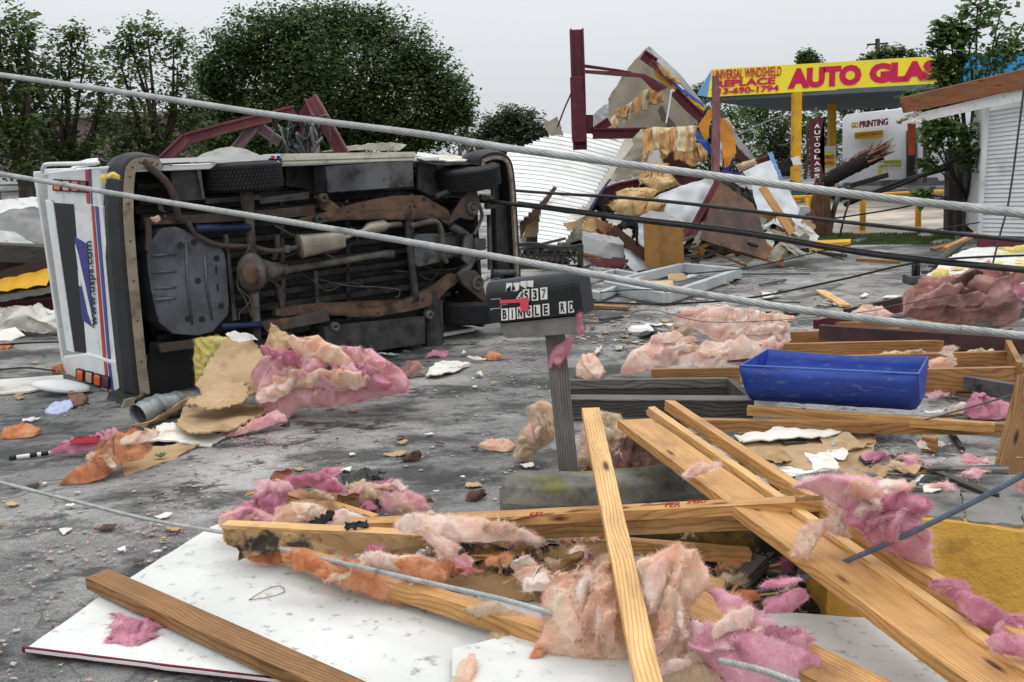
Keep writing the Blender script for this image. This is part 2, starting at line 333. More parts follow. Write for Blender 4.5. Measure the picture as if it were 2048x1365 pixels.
# fluffy fibreglass: dome with folds over an outline lying in any plane, plus loose fibres
def fluff(name, px, m, label=None, z=0.0, tilt=20, h=.12, s=.014, R=.08, seed=1, fibres=900, flen=.05, aniso=(1,1), freq=6, anchor=None, parent=None, cat='insulation', group=None, zmin=.004, D=None, az=0, fw=.0009, jag=.02, amp=.05, folds=0, fmats=None):
    if anchor is None: anchor = max(px, key=lambda q: q[1])
    p0 = P(anchor[0], anchor[1], D) if D else G(anchor[0], anchor[1], z)
    t = radians(tilt); n = Vector((sin(t)*sin(radians(az)), -sin(t)*cos(radians(az)), cos(t))); e1 = Vector((cos(radians(az)),sin(radians(az)),0)); e2 = n.cross(e1)
    if PLANE: p0, n, e1, e2 = PLANE.pop()
    Q = []
    for q in px:
        w_ = PL(q[0], q[1], p0, n)-p0; Q.append((w_.dot(e1), w_.dot(e2)))
    rn = random.Random(seed); sv = Vector((seed*5.1, seed*2.3, seed*.9)); m_ = len(Q)
    def inside(a, b):
        c = False; j = m_-1
        for i in range(m_):
            (xi, yi), (xj, yj) = Q[i], Q[j]
            if (yi > b) != (yj > b) and a < (xj-xi)*(b-yi)/(yj-yi+1e-12)+xi: c = not c
            j = i
        return c
    def near(a, b):
        best = (1e9, a, b); j = m_-1
        for i in range(m_):
            (xi, yi), (xj, yj) = Q[i], Q[j]; dx, dy = xj-xi, yj-yi; L2 = dx*dx+dy*dy+1e-12
            u = max(0, min(1, ((a-xi)*dx+(b-yi)*dy)/L2)); cx, cy = xi+u*dx, yi+u*dy; d = (a-cx)**2+(b-cy)**2
            if d < best[0]: best = (d, cx, cy)
            j = i
        return sqrt(best[0]), best[1], best[2]
    a0, a1 = min(q[0] for q in Q)-s, max(q[0] for q in Q)+s; b0, b1 = min(q[1] for q in Q)-s, max(q[1] for q in Q)+s
    na, nb = int((a1-a0)/s)+2, int((b1-b0)/s)+2
    while na*nb > 60000: s *= 1.15; na, nb = int((a1-a0)/s)+2, int((b1-b0)/s)+2
    ins = {}; 
    for i in range(na):
        for j in range(nb): ins[i,j] = inside(a0+i*s, b0+j*s)
    ids = {}; top = []; bot = []; fs = []; dd = []
    def vid(i, j):
        if (i,j) in ids: return ids[i,j]
        a, b = a0+i*s, b0+j*s; d, cx, cy = near(a, b)
        edge = not ins[i,j]
        if edge:
            a, b = cx, cy; d = 0
            a += jag*N3(Vector((a*14, b*14, seed))); b += jag*N3(Vector((a*14, b*14, seed+9)))
        p = Vector((a*aniso[0], b*aniso[1], 0))
        wv = Vector((N3(p*3+sv), N3(p*3+sv+Vector((4,4,4))), 0))
        q = (p+wv*.25)*freq
        ca, sa_ = cos(seed*1.7), sin(seed*1.7); qa = Vector((q.x*ca+q.y*sa_, (q.y*ca-q.x*sa_)*.45, 0)); wq = N3(q*.8-sv)*.9; qa = qa+Vector((wq,wq*.6,0))
        rg = (1-min(1,abs(N3(qa*1.1+sv))*3.2))*1.25 + (1-min(1,abs(N3(qa*2.6-sv))*2.8))*.5 + (1-min(1,abs(N3(q*4.2+sv))*2.6))*.14 - .4
        k = min(d/R, 1); k = sqrt(max(0,1-(1-k)**2))
        big = .65+.55*N3(p*2.2+sv*2)
        hh = h*k*(big+rg*.36)
        if s < .026:
            p3 = Vector((a,b,0))+wv*.12; pf = Vector((a*ca+b*sa_, (b*ca-a*sa_)*.3, 0))+wv*.3; hh += k*(.010*abs(N3(p3*19+sv))+.008*N3(pf*55+sv)+.006*N3(pf*110-sv)-.003)
        lat = Vector((N3(q*1.5+sv*3), N3(q*1.5-sv), N3(q*1.5+sv*.5)))*amp*k
        w_ = p0+e1*a+e2*b+n*hh+lat
        w2 = p0+e1*a+e2*b-n*h*.35*k
        w_.z = max(w_.z, zmin); w2.z = max(w2.z, zmin-.003)
        ids[i,j] = len(top); top.append(w_); bot.append(w2); dd.append(d); return ids[i,j]
    for i in range(na-1):
        for j in range(nb-1):
            if ins[i,j] or ins[i+1,j] or ins[i,j+1] or ins[i+1,j+1]:
                if sum((ins[i,j],ins[i+1,j],ins[i,j+1],ins[i+1,j+1])) >= 1: fs.append((vid(i,j),vid(i+1,j),vid(i+1,j+1),vid(i,j+1)))
    nv = len(top); bf = [tuple(nv+k for k in reversed(f)) for f in fs]
    cnt = {}
    for f in fs:
        for k in range(4):
            e = (f[k], f[(k+1)%4]); cnt.setdefault(tuple(sorted(e)), []).append(e)
    sk = [(e[0][1], e[0][0], nv+e[0][0], nv+e[0][1]) for e in cnt.values() if len(e) == 1]
    mb = MB().add(top+bot, fs+bf+sk)
    nrs = [Vector() for _ in top]
    for f in fs:
        nn = (top[f[1]]-top[f[0]]).cross(top[f[3]]-top[f[0]])
        for k in f: nrs[k] += nn
    edge_ids = [k for k in range(nv) if dd[k] < s*1.6]
    for q in range(int(fibres*1.2)):
        k = rn.choice(edge_ids) if (rn.random() < .45 and edge_ids) else rn.randrange(nv)
        p = top[k]; nn = nrs[k].normalized() if nrs[k].length > 0 else n
        d = (nn*rn.uniform(.0,.55) + Vector((rn.uniform(-1,1), rn.uniform(-1,1), rn.uniform(-.6,.6)))*.9).normalized()
        L = flen*.5*rn.uniform(.35,1.4); cv = Vector((rn.uniform(-1,1), rn.uniform(-1,1), rn.uniform(-1,.4)))*L*.5
        sd = d.cross(ray(0,0) if abs(d.y) > .95 else Y).normalized()*fw*rn.uniform(.3,.9)
        a = p-nn*.004; vs = []
        for u in (0,.4,.75):
            c = a+d*L*u+cv*u*u; 
            if c.z < zmin: c.z = zmin+.001
            ww = 1-u*.8; vs += [c-sd*ww, c+sd*ww]
        c = a+d*L+cv; c.z = max(c.z, zmin+.001); vs.append(c)
        mb.add(vs, [(0,1,3,2),(2,3,5,4),(4,5,6)])
    # woolly coat: very short curls all over the surface
    if s < .026:
        ca, sa_ = cos(seed*1.7+pi/2), sin(seed*1.7+pi/2); fd = e1*ca+e2*sa_
        for q in range(int(fibres*1.3)):
            k = rn.randrange(nv); p = top[k]; nn = nrs[k].normalized() if nrs[k].length > 0 else n
            t = (fd*rn.choice((-1,1))+Vector((rn.gauss(0,.45), rn.gauss(0,.45), rn.gauss(0,.45)))); t = (t-nn*t.dot(nn)).normalized(); d = (t+nn*rn.uniform(.02,.4))*rn.uniform(.008,.026)
            wd_ = nn.cross(t)*rn.uniform(.0003,.0010); p = p+t*rn.uniform(-s,s)
            mb.add([p-wd_, p+wd_, p+d+wd_*.3, p+d-wd_*.3], [(0,1,2,3)])
    ob = build(mb, name, m, parent, smooth=True, label=label, cat=None if parent else cat, group=group, norm=False)
    # folded layers riding on the large batts
    for fi in range(folds):
        for _ in range(40):
            a, b = rn.uniform(a0,a1), rn.uniform(b0,b1)
            if inside(a, b) and near(a, b)[0] > min(a1-a0, b1-b0)*.12: break
        L_ = min(a1-a0, b1-b0)*rn.uniform(.35,.62)*(1.4 if (a1-a0) > 1.6*(b1-b0) or (b1-b0) > 1.6*(a1-a0) else 1); W_ = L_*rn.uniform(.2,.4); an = rn.uniform(-.5,.5)+(0 if (a1-a0) > (b1-b0) else pi/2)
        pl = p0+n*h*rn.uniform(.45,.85); out = []
        for j in range(14):
            t_ = 2*pi*j/14; rr_ = 1+.35*N3(Vector((cos(t_)*1.5, sin(t_)*1.5, fi+seed))); u_, v_ = cos(t_)*L_/2*rr_, sin(t_)*W_/2*rr_
            c_ = pl+e1*(a+u_*cos(an)-v_*sin(an))+e2*(b+u_*sin(an)+v_*cos(an)); out.append(c_)
        fluff3(out, pl, n, e1, e2, (fmats or [m])[fi % len(fmats or [m])], ob, h*rn.uniform(.45,.8), s, seed*10+fi, int(fibres*.22), freq*1.2, zmin)
    return ob
def fluff3(out, p0, n, e1, e2, m, parent, h, s, seed, fibres, freq, zmin):
    # same batt builder, outline already in space: hand it over as picture points of its own plane
    px = []
    for c in out:
        v = c-CAM; k = v.dot(FW); px.append((CXP+FPX*v.dot(RT)/k, CYP-FPX*v.dot(UPV)/k))
    PLANE.append((p0, n, e1, e2)); fluff('wool_fold', px, m, parent=parent, h=h, s=s, R=max(.02,h*.8), seed=seed, fibres=fibres, freq=freq, zmin=zmin, flen=.03, jag=.02)
PLANE = []
# ================================================================== materials
PINE = wood('pine', S(228,186,126), S(200,148,88), S(92,46,18), S(140,104,70), .66)
PINE2 = wood('pine_orange', S(208,160,100), S(182,128,76), S(80,38,14), S(110,76,48), .64)
BROWNW = wood('pine_brown', S(152,112,68), S(118,80,44), S(60,32,14), S(70,44,24), .68, ring=22)
JOIST = wood('pine_joist', S(172,126,78), S(142,98,56), S(70,40,18), S(82,54,32), .64)
GREYW = wood('grey_weathered', S(118,114,110), S(84,80,77), S(40,36,34), S(60,60,56), .6, rough=.85)
DARKW = wood('dark_weathered', S(80,76,71), S(52,49,46), S(24,22,20), S(96,92,84), .66, rough=.85)
STAINW = wood('stained_fascia', S(140,90,56), S(118,72,44), S(70,34,14), S(88,46,24), .7)
MAROON = mat('maroon_paint', S(92,32,42), S(74,24,34), 3, .55, 0, .12, 30, c3=S(110,60,60), s3=5, t3=.66)
MAROON2 = mat('maroon_faded', S(112,58,62), S(86,42,48), 2, .6, 0, .12, 30, c3=S(150,110,105), s3=5, t3=.68)
WHITEP = mat('white_painted_sheet', S(216,216,212), S(200,200,196), 2, .5, 0, .3, 14, c3=S(150,142,130), s3=16, t3=.64, e3=.05, bdist=.006)
CREAM = mat('cream_metal', S(206,202,186), S(178,172,156), 3, .5, 0, .1, 30, c3=S(120,112,98), s3=9, t3=.66)
VANW = mat('van_white', S(226,228,228), S(206,208,206), 2, .35, 0, .03, 20, c3=S(150,146,138), s3=6, t3=.70, e3=.12)
BLACKR = mat('black_rubber', (.012,.012,.013), (.02,.02,.021), 6, .6, 0, .1, 80, c3=(.05,.05,.05), s3=5, t3=.72, e3=.12)
TYRE = mat('tyre_rubber', (.010,.010,.011), (.018,.018,.019), 10, .75, 0, .2, 90)
UNDER = mat('underbody', (.018,.018,.018), (.058,.056,.054), 7, .7, 0, .4, 30, c3=(.06,.055,.05), s3=4, t3=.66)
UNDER2 = mat('underbody_grey', S(100,100,102), S(66,66,68), 3, .55, .2, .3, 40, c3=S(40,38,36), s3=6, t3=.6)
TANK = mat('tank_steel', S(104,106,114), S(70,72,80), 2.5, .45, .25, .25, 30, c3=S(48,46,46), s3=3.5, t3=.62)
RUST = mat('rusty_rail', S(112,86,68), S(74,60,52), 6, .85, 0, .5, 50, c3=S(58,44,38), s3=5, t3=.58)
RUST2 = mat('dull_rust', S(84,74,68), S(56,50,47), 6, .85, 0, .5, 50, c3=S(120,84,66), s3=6, t3=.62)
AXLE = mat('axle_metal', S(104,98,90), S(64,60,56), 8, .75, .1, .4, 50, c3=S(60,48,40), s3=5, t3=.58)
MUFF = mat('muffler_metal', S(160,152,138), S(126,118,106), 5, .4, .5, .15, 30, c3=S(120,104,86), s3=5, t3=.68)
TANSTRIP = mat('tan_strip', S(150,138,122), S(120,106,92), 5, .7, 0, .2, 40, c3=S(96,78,62), s3=8, t3=.62)
BLUESH = flat('blue_shock', S(26,40,70), .5)
LAMPO = flat('lamp_orange', S(232,92,24), .25, spec=.6); LAMPR = flat('lamp_maroon', S(88,24,40), .25, spec=.6); LAMPW = flat('lamp_clear', S(206,168,150), .25, spec=.6)
LOGOB = flat('logo_blue', S(46,48,136), .4); STRR = flat('stripe_red', S(184,46,44), .4); STRB = flat('stripe_blue', S(56,76,150), .4)
INK = flat('ink_black', (.012,.012,.014), .6); WHT = flat('white_vinyl', S(228,228,224), .5)
STEELR = mat('strand_steel', S(176,176,174), S(148,148,146), 20, .45, .35, .1, 90, c3=S(110,108,104), s3=14, t3=.66)
STEELB = mat('bluish_rod', S(112,124,138), S(88,98,112), 20, .6, .2, .2, 120)
BLACKC = mat('black_cable', (.016,.016,.017), (.03,.03,.03), 12, .55, 0, .2, 60)
DKW = flat('dark_wire', (.02,.02,.02), .6)
INS = dict(
 pink=wool('glass_wool_pink', (.95,.68,.70), (.85,.41,.48), (.88,.60,.46)),
 hot=wool('glass_wool_hot_pink', (.84,.44,.54), (.66,.26,.37), (.46,.24,.25), .60),
 salmon=wool('glass_wool_salmon', (.97,.83,.69), (.93,.60,.44), (.56,.36,.24), .62),
 orange=wool('glass_wool_orange', (.88,.50,.30), (.72,.30,.14), (.28,.15,.10), .60),
 rose=wool('glass_wool_rose', (.92,.60,.66), (.78,.37,.47), (.93,.72,.71)),
 dirty=wool('glass_wool_dirty', (.74,.44,.40), (.50,.28,.25), (.22,.15,.13), .60),
 tan=wool('glass_wool_tan', (.86,.73,.56), (.68,.50,.34), (.78,.52,.42), .62),
 pale=wool('glass_wool_pale', (.98,.89,.82), (.95,.69,.58), (.88,.46,.37), .60),
 yellow=wool('glass_wool_yellow', (.94,.84,.34), (.82,.66,.16), (.95,.88,.5), .6),
 brown=wool('glass_wool_brown', (.24,.14,.11), (.12,.07,.055), (.40,.19,.18), .62),
 old=mat('old_tan_wool', S(222,194,148), S(194,152,98), 3, 1, 0, .8, 24, c3=S(112,76,46), s3=2.2, t3=.64, spec=.05, bdist=.03))
CARD = mat('brown_board', S(186,158,124), S(164,136,100), 2.5, .9, 0, .25, 40, c3=S(122,96,66), s3=3.2, t3=.64, e3=.12)
GYPS = mat('white_gypsum', S(226,222,214), S(206,200,190), 3, .9, 0, .3, 50, c3=S(160,140,118), s3=6, t3=.66)
KRAFT = mat('kraft_paper', S(168,136,98), S(140,110,76), 3, .85, 0, .4, 30, c3=S(54,44,40), s3=4.2, t3=.53, e3=.04)
KRAFTC = mat('kraft_clean', S(176,146,108), S(150,120,82), 3, .85, 0, .4, 30, c3=S(110,84,58), s3=5, t3=.66)
KRAFTR = mat('kraft_red_print', S(176,96,80), S(150,110,80), 16, .85, 0, .4, 30, (1,3,1), c3=S(120,50,50), s3=12, t3=.55)
REDINK = flat('red_print_ink', S(176,62,58), .85)
SHEETW = mat('white_sheet_metal', S(214,216,218), S(190,194,198), 1.2, .38, .15, .1, 8, c3=S(150,150,148), s3=1.5, t3=.66, e3=.12)
SHEETG = mat('grey_sheet_metal', S(172,174,170), S(140,142,140), 1.2, .45, .2, .15, 8, c3=S(104,100,92), s3=1.8, t3=.62, e3=.12)
BEIGE = mat('beige_liner', S(178,170,152), S(152,144,128), 1.0, .7, 0, .3, 6, c3=S(120,108,92), s3=1.6, t3=.62, e3=.12)
RUSTPL = mat('burnt_ply', S(150,104,72), S(84,62,54), 4, .7, 0, .3, 20, (1,1,.6), c3=S(66,56,56), s3=1.6, t3=.46, e3=.16)
TANBOX = mat('tan_cabinet', S(164,122,66), S(134,96,46), 1.2, .6, 0, .1, 14, c3=S(110,80,44), s3=2, t3=.64)
YELP = mat('yellow_paint', S(216,166,34), S(192,140,28), 3, .55, 0, .15, 30, c3=S(150,110,40), s3=5, t3=.68)
ORNG = mat('orange_panel', S(214,146,52), S(190,120,38), 2, .5, 0, .2, 10, c3=S(140,90,40), s3=2.5, t3=.66)
BLUEP = mat('blue_panel', S(52,92,176), S(40,72,150), 2, .5, 0, .2, 10)
STUCCO = mat('yellow_stucco', S(228,178,84), S(208,156,66), 3, .9, 0, 1, 34, c3=S(110,88,50), s3=2.6, t3=.64, e3=.1, bdist=.03)
CONC = mat('concrete_kerb', S(132,130,122), S(84,84,78), 7, .9, 0, 1, 40, c3=S(122,118,64), s3=3.4, t3=.60, e3=.06, bdist=.01)
CONC2 = mat('grey_concrete', S(134,132,126), S(104,102,98), 2, .9, 0, .5, 30, c3=S(70,68,66), s3=2, t3=.62)
BARREL = mat('blue_plastic', S(40,74,168), S(30,58,138), 2, .55, 0, .08, 12, (1,1,3), c3=S(92,112,160), s3=9, t3=.64, e3=.08, spec=.5)
IRON = mat('cast_iron', (.03,.03,.031), (.05,.05,.05), 8, .6, .2, .3, 60)
BLACKMB = mat('mailbox_black', (.008,.009,.011), (.013,.014,.017), 5, .4, 0, .06, 20, c3=(.10,.10,.10), s3=9, t3=.72, e3=.05, spec=.35, r2=.7)
REDFLAG = flat('red_flag', S(220,74,96), .5)
BARK = mat('bark', S(84,74,64), S(52,44,38), 8, .95, 0, .9, 20, (1,1,.2), bdist=.03)
CHAR = mat('charred_pole', S(52,44,42), S(26,22,22), 14, .9, 0, 1, 12, (3,3,.6), bdist=.04)
SPLINT = mat('splintered_wood', S(150,112,92), S(104,72,58), 14, .9, 0, .8, 14, (4,4,.4), bdist=.02)
def leafmat(n, a, b, c): 
    m = mat(n, a, b, 1.1, .55, 0, 0, c3=c, s3=3.5, t3=.56, spec=.25, lo=.3, hi=.7); 
    nt = m.node_tree; bs = nt.nodes['Principled BSDF']; tr = nt.nodes.new('ShaderNodeBsdfTranslucent'); ms = nt.nodes.new('ShaderNodeMixShader'); ms.inputs[0].default_value = .4
    nt.links.new(bs.inputs['Base Color'].links[0].from_socket, tr.inputs['Color']); nt.links.new(bs.outputs[0], ms.inputs[1]); nt.links.new(tr.outputs[0], ms.inputs[2]); nt.links.new(ms.outputs[0], nt.nodes['Material Output'].inputs['Surface'])
    return m
LEAFA = leafmat('leaf_mid', (.050,.084,.026), (.088,.138,.040), (.13,.19,.055))
LEAFC = leafmat('leaf_oak', (.042,.074,.026), (.076,.118,.038), (.12,.17,.052))
LEAFD = leafmat('leaf_far', (.050,.070,.040), (.070,.095,.050), (.100,.125,.066))
LEAFH = leafmat('leaf_vine', (.05,.095,.025), (.09,.155,.04), (.14,.22,.06))
# ================================================================== ground
def ground_mat():
    m = bpy.data.materials.new('asphalt'); m.use_nodes = True; nt = m.node_tree; L = nt.links.new; b = nt.nodes['Principled BSDF']
    tc = nt.nodes.new('ShaderNodeTexCoord')
    def noi(scale, det, st, rot, rough=.6, off=(0,0,0)):
        mp = nt.nodes.new('ShaderNodeMapping'); mp.inputs['Scale'].default_value = st; mp.inputs['Rotation'].default_value = (0,0,rot); mp.inputs['Location'].default_value = off
        n = nt.nodes.new('ShaderNodeTexNoise'); n.inputs['Scale'].default_value = scale; n.inputs['Detail'].default_value = det; n.inputs['Roughness'].default_value = rough
        L(tc.outputs['Object'], mp.inputs['Vector']); L(mp.outputs[0], n.inputs['Vector']); return n.outputs['Fac']
    def ramp(f, a, c, ca=(0,0,0,1), cb=(1,1,1,1)):
        r = nt.nodes.new('ShaderNodeValToRGB'); r.color_ramp.elements[0].position = a; r.color_ramp.elements[1].position = c
        r.color_ramp.elements[0].color = ca; r.color_ramp.elements[1].color = cb; L(f, r.inputs['Fac']); return r.outputs['Color']
    def mix(f, a, c, bt='MIX'):
        x = nt.nodes.new('ShaderNodeMixRGB'); x.blend_type = bt
        if isinstance(f, float): x.inputs[0].default_value = f
        else: L(f, x.inputs[0])
        for i, q in ((1,a),(2,c)):
            if isinstance(q, tuple): x.inputs[i].default_value = (*q,1)
            else: L(q, x.inputs[i])
        return x.outputs[0]
    worn = ramp(noi(.8, 8, (1,1.7,1), radians(-38), .72), .43, .53)         # worn pale concrete-like areas
    base = mix(worn, (.070,.069,.067), (.365,.355,.335))
    pat = ramp(noi(2.2, 9, (1,1.5,1), radians(-38), .74, (3,1,0)), .55, .60)   # wet dark stains
    base = mix(pat, base, (.060,.058,.057))
    gr = ramp(noi(140, 3, (1,1,1), 0), .35, .7, (.4,.4,.4,1), (1.4,1.4,1.4,1)); base = mix(.9, base, gr, 'MULTIPLY')
    g2 = ramp(noi(22, 5, (1,1,1), 0, .7), .3, .7, (.7,.7,.7,1), (1.2,1.2,1.2,1)); base = mix(.7, base, g2, 'MULTIPLY')
    sp = ramp(noi(75, 2, (1,1,1), 0, .5, (9,9,0)), .70, .73); base = mix(sp, base, (.34,.32,.29))           # grit and crumbs
    pk = ramp(noi(9, 6, (1,1,1), 0, .7, (2,7,0)), .69, .74); base = mix(pk, base, (.16,.095,.09))
    # cracks
    vo = nt.nodes.new('ShaderNodeTexVoronoi'); vo.feature = 'DISTANCE_TO_EDGE'; vo.inputs['Scale'].default_value = .23
    nz = nt.nodes.new('ShaderNodeTexNoise'); nz.inputs['Scale'].default_value = 1.3; nz.inputs['Detail'].default_value = 8; L(tc.outputs['Object'], nz.inputs['Vector'])
    ad = nt.nodes.new('ShaderNodeVectorMath'); ad.operation = 'MULTIPLY_ADD'; ad.inputs[1].default_value = (2.4,2.4,0); L(nz.outputs['Color'], ad.inputs[0]); L(tc.outputs['Object'], ad.inputs[2]); L(ad.outputs[0], vo.inputs['Vector'])
    cr = ramp(vo.outputs['Distance'], .001, .004, (.7,.7,.7,1), (0,0,0,1)); base = mix(cr, base, (.05,.05,.05))
    bl = ramp(noi(.33, 6, (1,1.3,1), radians(20), .6, (5,2,0)), .44, .58, (.55,.55,.56,1), (1.2,1.19,1.16,1)); base = mix(1.0, base, bl, 'MULTIPLY')
    L(base, b.inputs['Base Color'])
    rr = nt.nodes.new('ShaderNodeMapRange'); L(pat, rr.inputs['Value']); rr.inputs['To Min'].default_value = .78; rr.inputs['To Max'].default_value = .38; L(rr.outputs[0], b.inputs['Roughness'])
    bp = nt.nodes.new('ShaderNodeBump'); bp.inputs['Strength'].default_value = .6; bp.inputs['Distance'].default_value = .006; L(noi(120, 4, (1,1,1), 0, .7), bp.inputs['Height'])
    b2 = nt.nodes.new('ShaderNodeBump'); b2.inputs['Strength'].default_value = .6; b2.inputs['Distance'].default_value = .03; L(noi(5, 5, (1,1,1), 0, .6), b2.inputs['Height']); L(b2.outputs[0], bp.inputs['Normal'])
    L(bp.outputs[0], b.inputs['Normal']); return m
mb = MB(); xs = [-600,-80,-20]+[-12+i*.25 for i in range(97)]+[20,80,600]; ys = [-60,-5]+[2+i*.25 for i in range(73)]+[28,50,120,900]
vs = []
for y in ys:
    for x in xs:
        near = -12 <= x <= 12 and 2 <= y <= 20
        vs.append((x, y, -abs(N3(Vector((x*.7,y*.7,0))))*.012 if near else 0))
W_ = len(xs); mb.add(vs, [(j*W_+i, j*W_+i+1, (j+1)*W_+i+1, (j+1)*W_+i) for j in range(len(ys)-1) for i in range(W_-1)])
g = build(mb, 'ground', ground_mat(), smooth=True, kind='structure', M=Matrix(), norm=False)
# pale concrete forecourt behind the yellow rail, kerb side grass
PAVE = mat('pale_concrete', S(190,178,160), S(160,150,136), .5, .85, 0, .3, 30, c3=S(104,98,92), s3=.35, t3=.52, e3=.1)
build(MB().poly([P(x,y,1) if 0 else G(x,y,.004) for x,y in ((1560,474),(1950,474),(2140,440),(2140,392),(1500,410),(1500,450))], .004, Z), 'pavement', PAVE, kind='structure')
build(MB().poly([G(x,y,.004) for x,y in ((1640,590),(1700,565),(1790,560),(1960,566),(1990,600),(1960,625),(1700,640),(1600,640),(1500,620))], .004, Z), 'path', mat('light_slab', S(150,146,140), S(118,114,110), 1.2, .85, 0, .4, 40, c3=S(70,68,66), s3=1.5, t3=.56), kind='structure')
rn = random.Random(3); mb = MB()
for i in range(9000):
    a, b_ = rn.random(), rn.random(); px = 1580+a*330; py = 468+b_*22
    if N3(Vector((px*.02, py*.09, 3))) < -.28: continue
    p = G(px, py); h = rn.uniform(.02,.07); dx, dy = rn.uniform(-.03,.03), rn.uniform(-.03,.03); 
    mb.add([p+Vector((-.008,0,0)), p+Vector((.008,0,0)), p+Vector((dx,dy,h))], [(0,1,2)])
build(mb, 'grass', mat('grass_blades', (.05,.085,.02), (.10,.14,.04), 3, .8, 0, 0), kind='stuff', label='patchy green grass strip behind the yellow kerb', cat='grass', norm=False)
# ================================================================== trees
def tree(px_blobs, D, m, label, name='broadleaf_tree', leaf=.13, dens=1.0, trunk=None, seed=1, group='trees behind the wreckage', gap=.9, depth=1.0, aspect=1.0, limbs=True, cat='tree', bark=None, tr=.25, core=1.0):
    rn = random.Random(seed); mb = MB(); cs = []
    for (px, py, r) in px_blobs:
        c = P(px, py, D); R = r*D/FPX; c.y += rn.uniform(-.4,.4)*R*depth; cs.append((c, R))
    for c, R in cs:
        ncl = int(dens*110*(R/leaf/10)**1.6)+16
        for k in range(ncl):
            d = Vector((rn.gauss(0,1), rn.gauss(0,1), rn.gauss(0,1))).normalized(); rad = R*(rn.random()**.36)
            q = c+d*rad*(1+.25*N3(d*2.1+c)); cr = R*rn.uniform(.13,.30)+leaf*.8
            if gap is not None and N3(q*(1.1/ max(R,.5)) + Vector((seed,0,0)))*1.0 < -gap: continue
            for j in range(int(rn.uniform(10,22))):
                p = q+Vector((rn.gauss(0,1), rn.gauss(0,1), rn.gauss(0,.7)))*cr*.5
                a = Vector((rn.uniform(-1,1), rn.uniform(-1,1), rn.uniform(-.6,.35))).normalized(); b = a.cross(Vector((rn.uniform(-.7,.7),rn.uniform(-.9,.5),1))).normalized()
                l = leaf*rn.uniform(.6,1.25); w_ = l*.34*aspect
                mb.add([p, p+a*l*.5+b*w_, p+a*l, p+a*l*.5-b*w_], [(0,1,2,3)])
    if core:                       # denser, larger leaves inside the crown
        for c, R in cs:
            for k in range(int(core*150*(R/leaf/10)**1.4)+20):
                d = Vector((rn.gauss(0,1), rn.gauss(0,1), rn.gauss(0,1))).normalized(); p = c+d*R*.82*rn.random()**.5
                a = Vector((rn.uniform(-1,1), rn.uniform(-1,1), rn.uniform(-.6,.3))).normalized(); b = a.cross(Vector((rn.uniform(-1,1),rn.uniform(-1,.4),.8))).normalized(); l = leaf*rn.uniform(1.6,2.6)
                mb.add([p, p+a*l*.5+b*l*.34, p+a*l, p+a*l*.5-b*l*.34], [(0,1,2,3)])
    base = Vector(trunk[0]) if trunk else Vector((sum(c.x for c,_ in cs)/len(cs), D, 0))
    root = empty(name, base, label, cat, group)
    build(mb, 'crown', m, root, norm=False)
    tb = MB(); ct = sum((c for c,_ in cs), Vector())/len(cs); fork = base.lerp(ct, .45); fork.x = base.x*.6+ct.x*.4
    tb.tube(spline([base, base.lerp(fork,.5)+Vector((.1,0,0)), fork]), [tr*(1.25-.5*i/20) for i in range(21)], 10)
    if limbs:
        for c, R in cs[:14]:
            mid = fork.lerp(c,.5)+Vector((rn.uniform(-.3,.3)*R, rn.uniform(-.3,.3)*R, -.15*R)); pts = spline([fork, mid, c+Vector((0,0,R*.3))], 6)
            tb.tube(pts, [max(.015, tr*.5*(1-.88*i/(len(pts)-1))) for i in range(len(pts))], 6)
            for t in range(3):
                d = Vector((rn.uniform(-1,1), rn.uniform(-1,1), rn.uniform(-.2,1)))*R*.8
                tb.tube([mid.lerp(c,.3*t+.2), mid.lerp(c,.3*t+.2)+d*.5, mid.lerp(c,.3*t+.2)+d+Vector((0,0,.1*R))], [tr*.14, tr*.09, .01], 5)
    build(tb, 'trunk', bark or BARK, root, smooth=True)
    return root
tree([(-10,60,62),(25,40,42),(60,70,26),(0,110,50),(50,120,36),(-20,150,60),(40,200,56),(-10,250,70),(20,310,62),(60,330,45),(-10,180,60),(60,250,40)], 33, LEAFA, 'tall green tree cut by the left edge of the photo', leaf=.15, seed=2, gap=.0, dens=1.0, core=.25)
tree([(150,72,34),(118,105,42),(175,120,46),(85,150,46),(60,185,50),(140,180,66),(90,220,70),(195,205,60),(215,170,30),(130,270,72),(60,280,50),(190,300,60),(90,330,62),(160,345,40),(215,240,40),(110,330,60),(40,220,40)], 35, LEAFA, 'second tree from the left, ragged top behind the tail of the van', leaf=.15, seed=3, gap=.0, dens=1.0, core=.25)
tree([(255,75,36),(300,66,38),(350,88,38),(238,112,34),(290,130,52),(358,140,42),(255,180,50),(345,190,52),(385,215,30),(310,240,52),(255,250,50),(355,240,38),(300,300,60),(370,300,40),(240,320,40),(400,260,40),(215,280,40),(330,330,60),(250,340,50)], 37, LEAFA, 'open crowned tree left of the large round tree', leaf=.15, seed=4, gap=.0, dens=1.0, core=.2)
tree([(520,80,70),(600,60,60),(670,50,55),(740,50,50),(800,110,75),(860,150,62),(905,195,50),(460,120,66),(430,200,60),(480,250,70),(560,150,100),(680,140,110),(790,210,100),(620,240,110),(720,260,90),(880,250,55),(920,230,30),(540,280,70),(820,280,56),(420,150,40),(660,300,60),(430,270,50)], 44, LEAFC, 'large round dark tree behind the overturned van', name='large_tree', leaf=.165, seed=5, dens=2.6, tr=.5, core=1.8)
tree([(950,285,30),(985,265,34),(1020,250,36),(1055,255,36),(1085,275,28),(1000,290,44),(1060,290,44),(1110,285,20),(1020,235,28),(1050,238,24),(985,250,26)], 85, LEAFD, 'far pale tree beyond the gap right of the round tree', name='distant_tree', leaf=.30, seed=6, tr=.3)
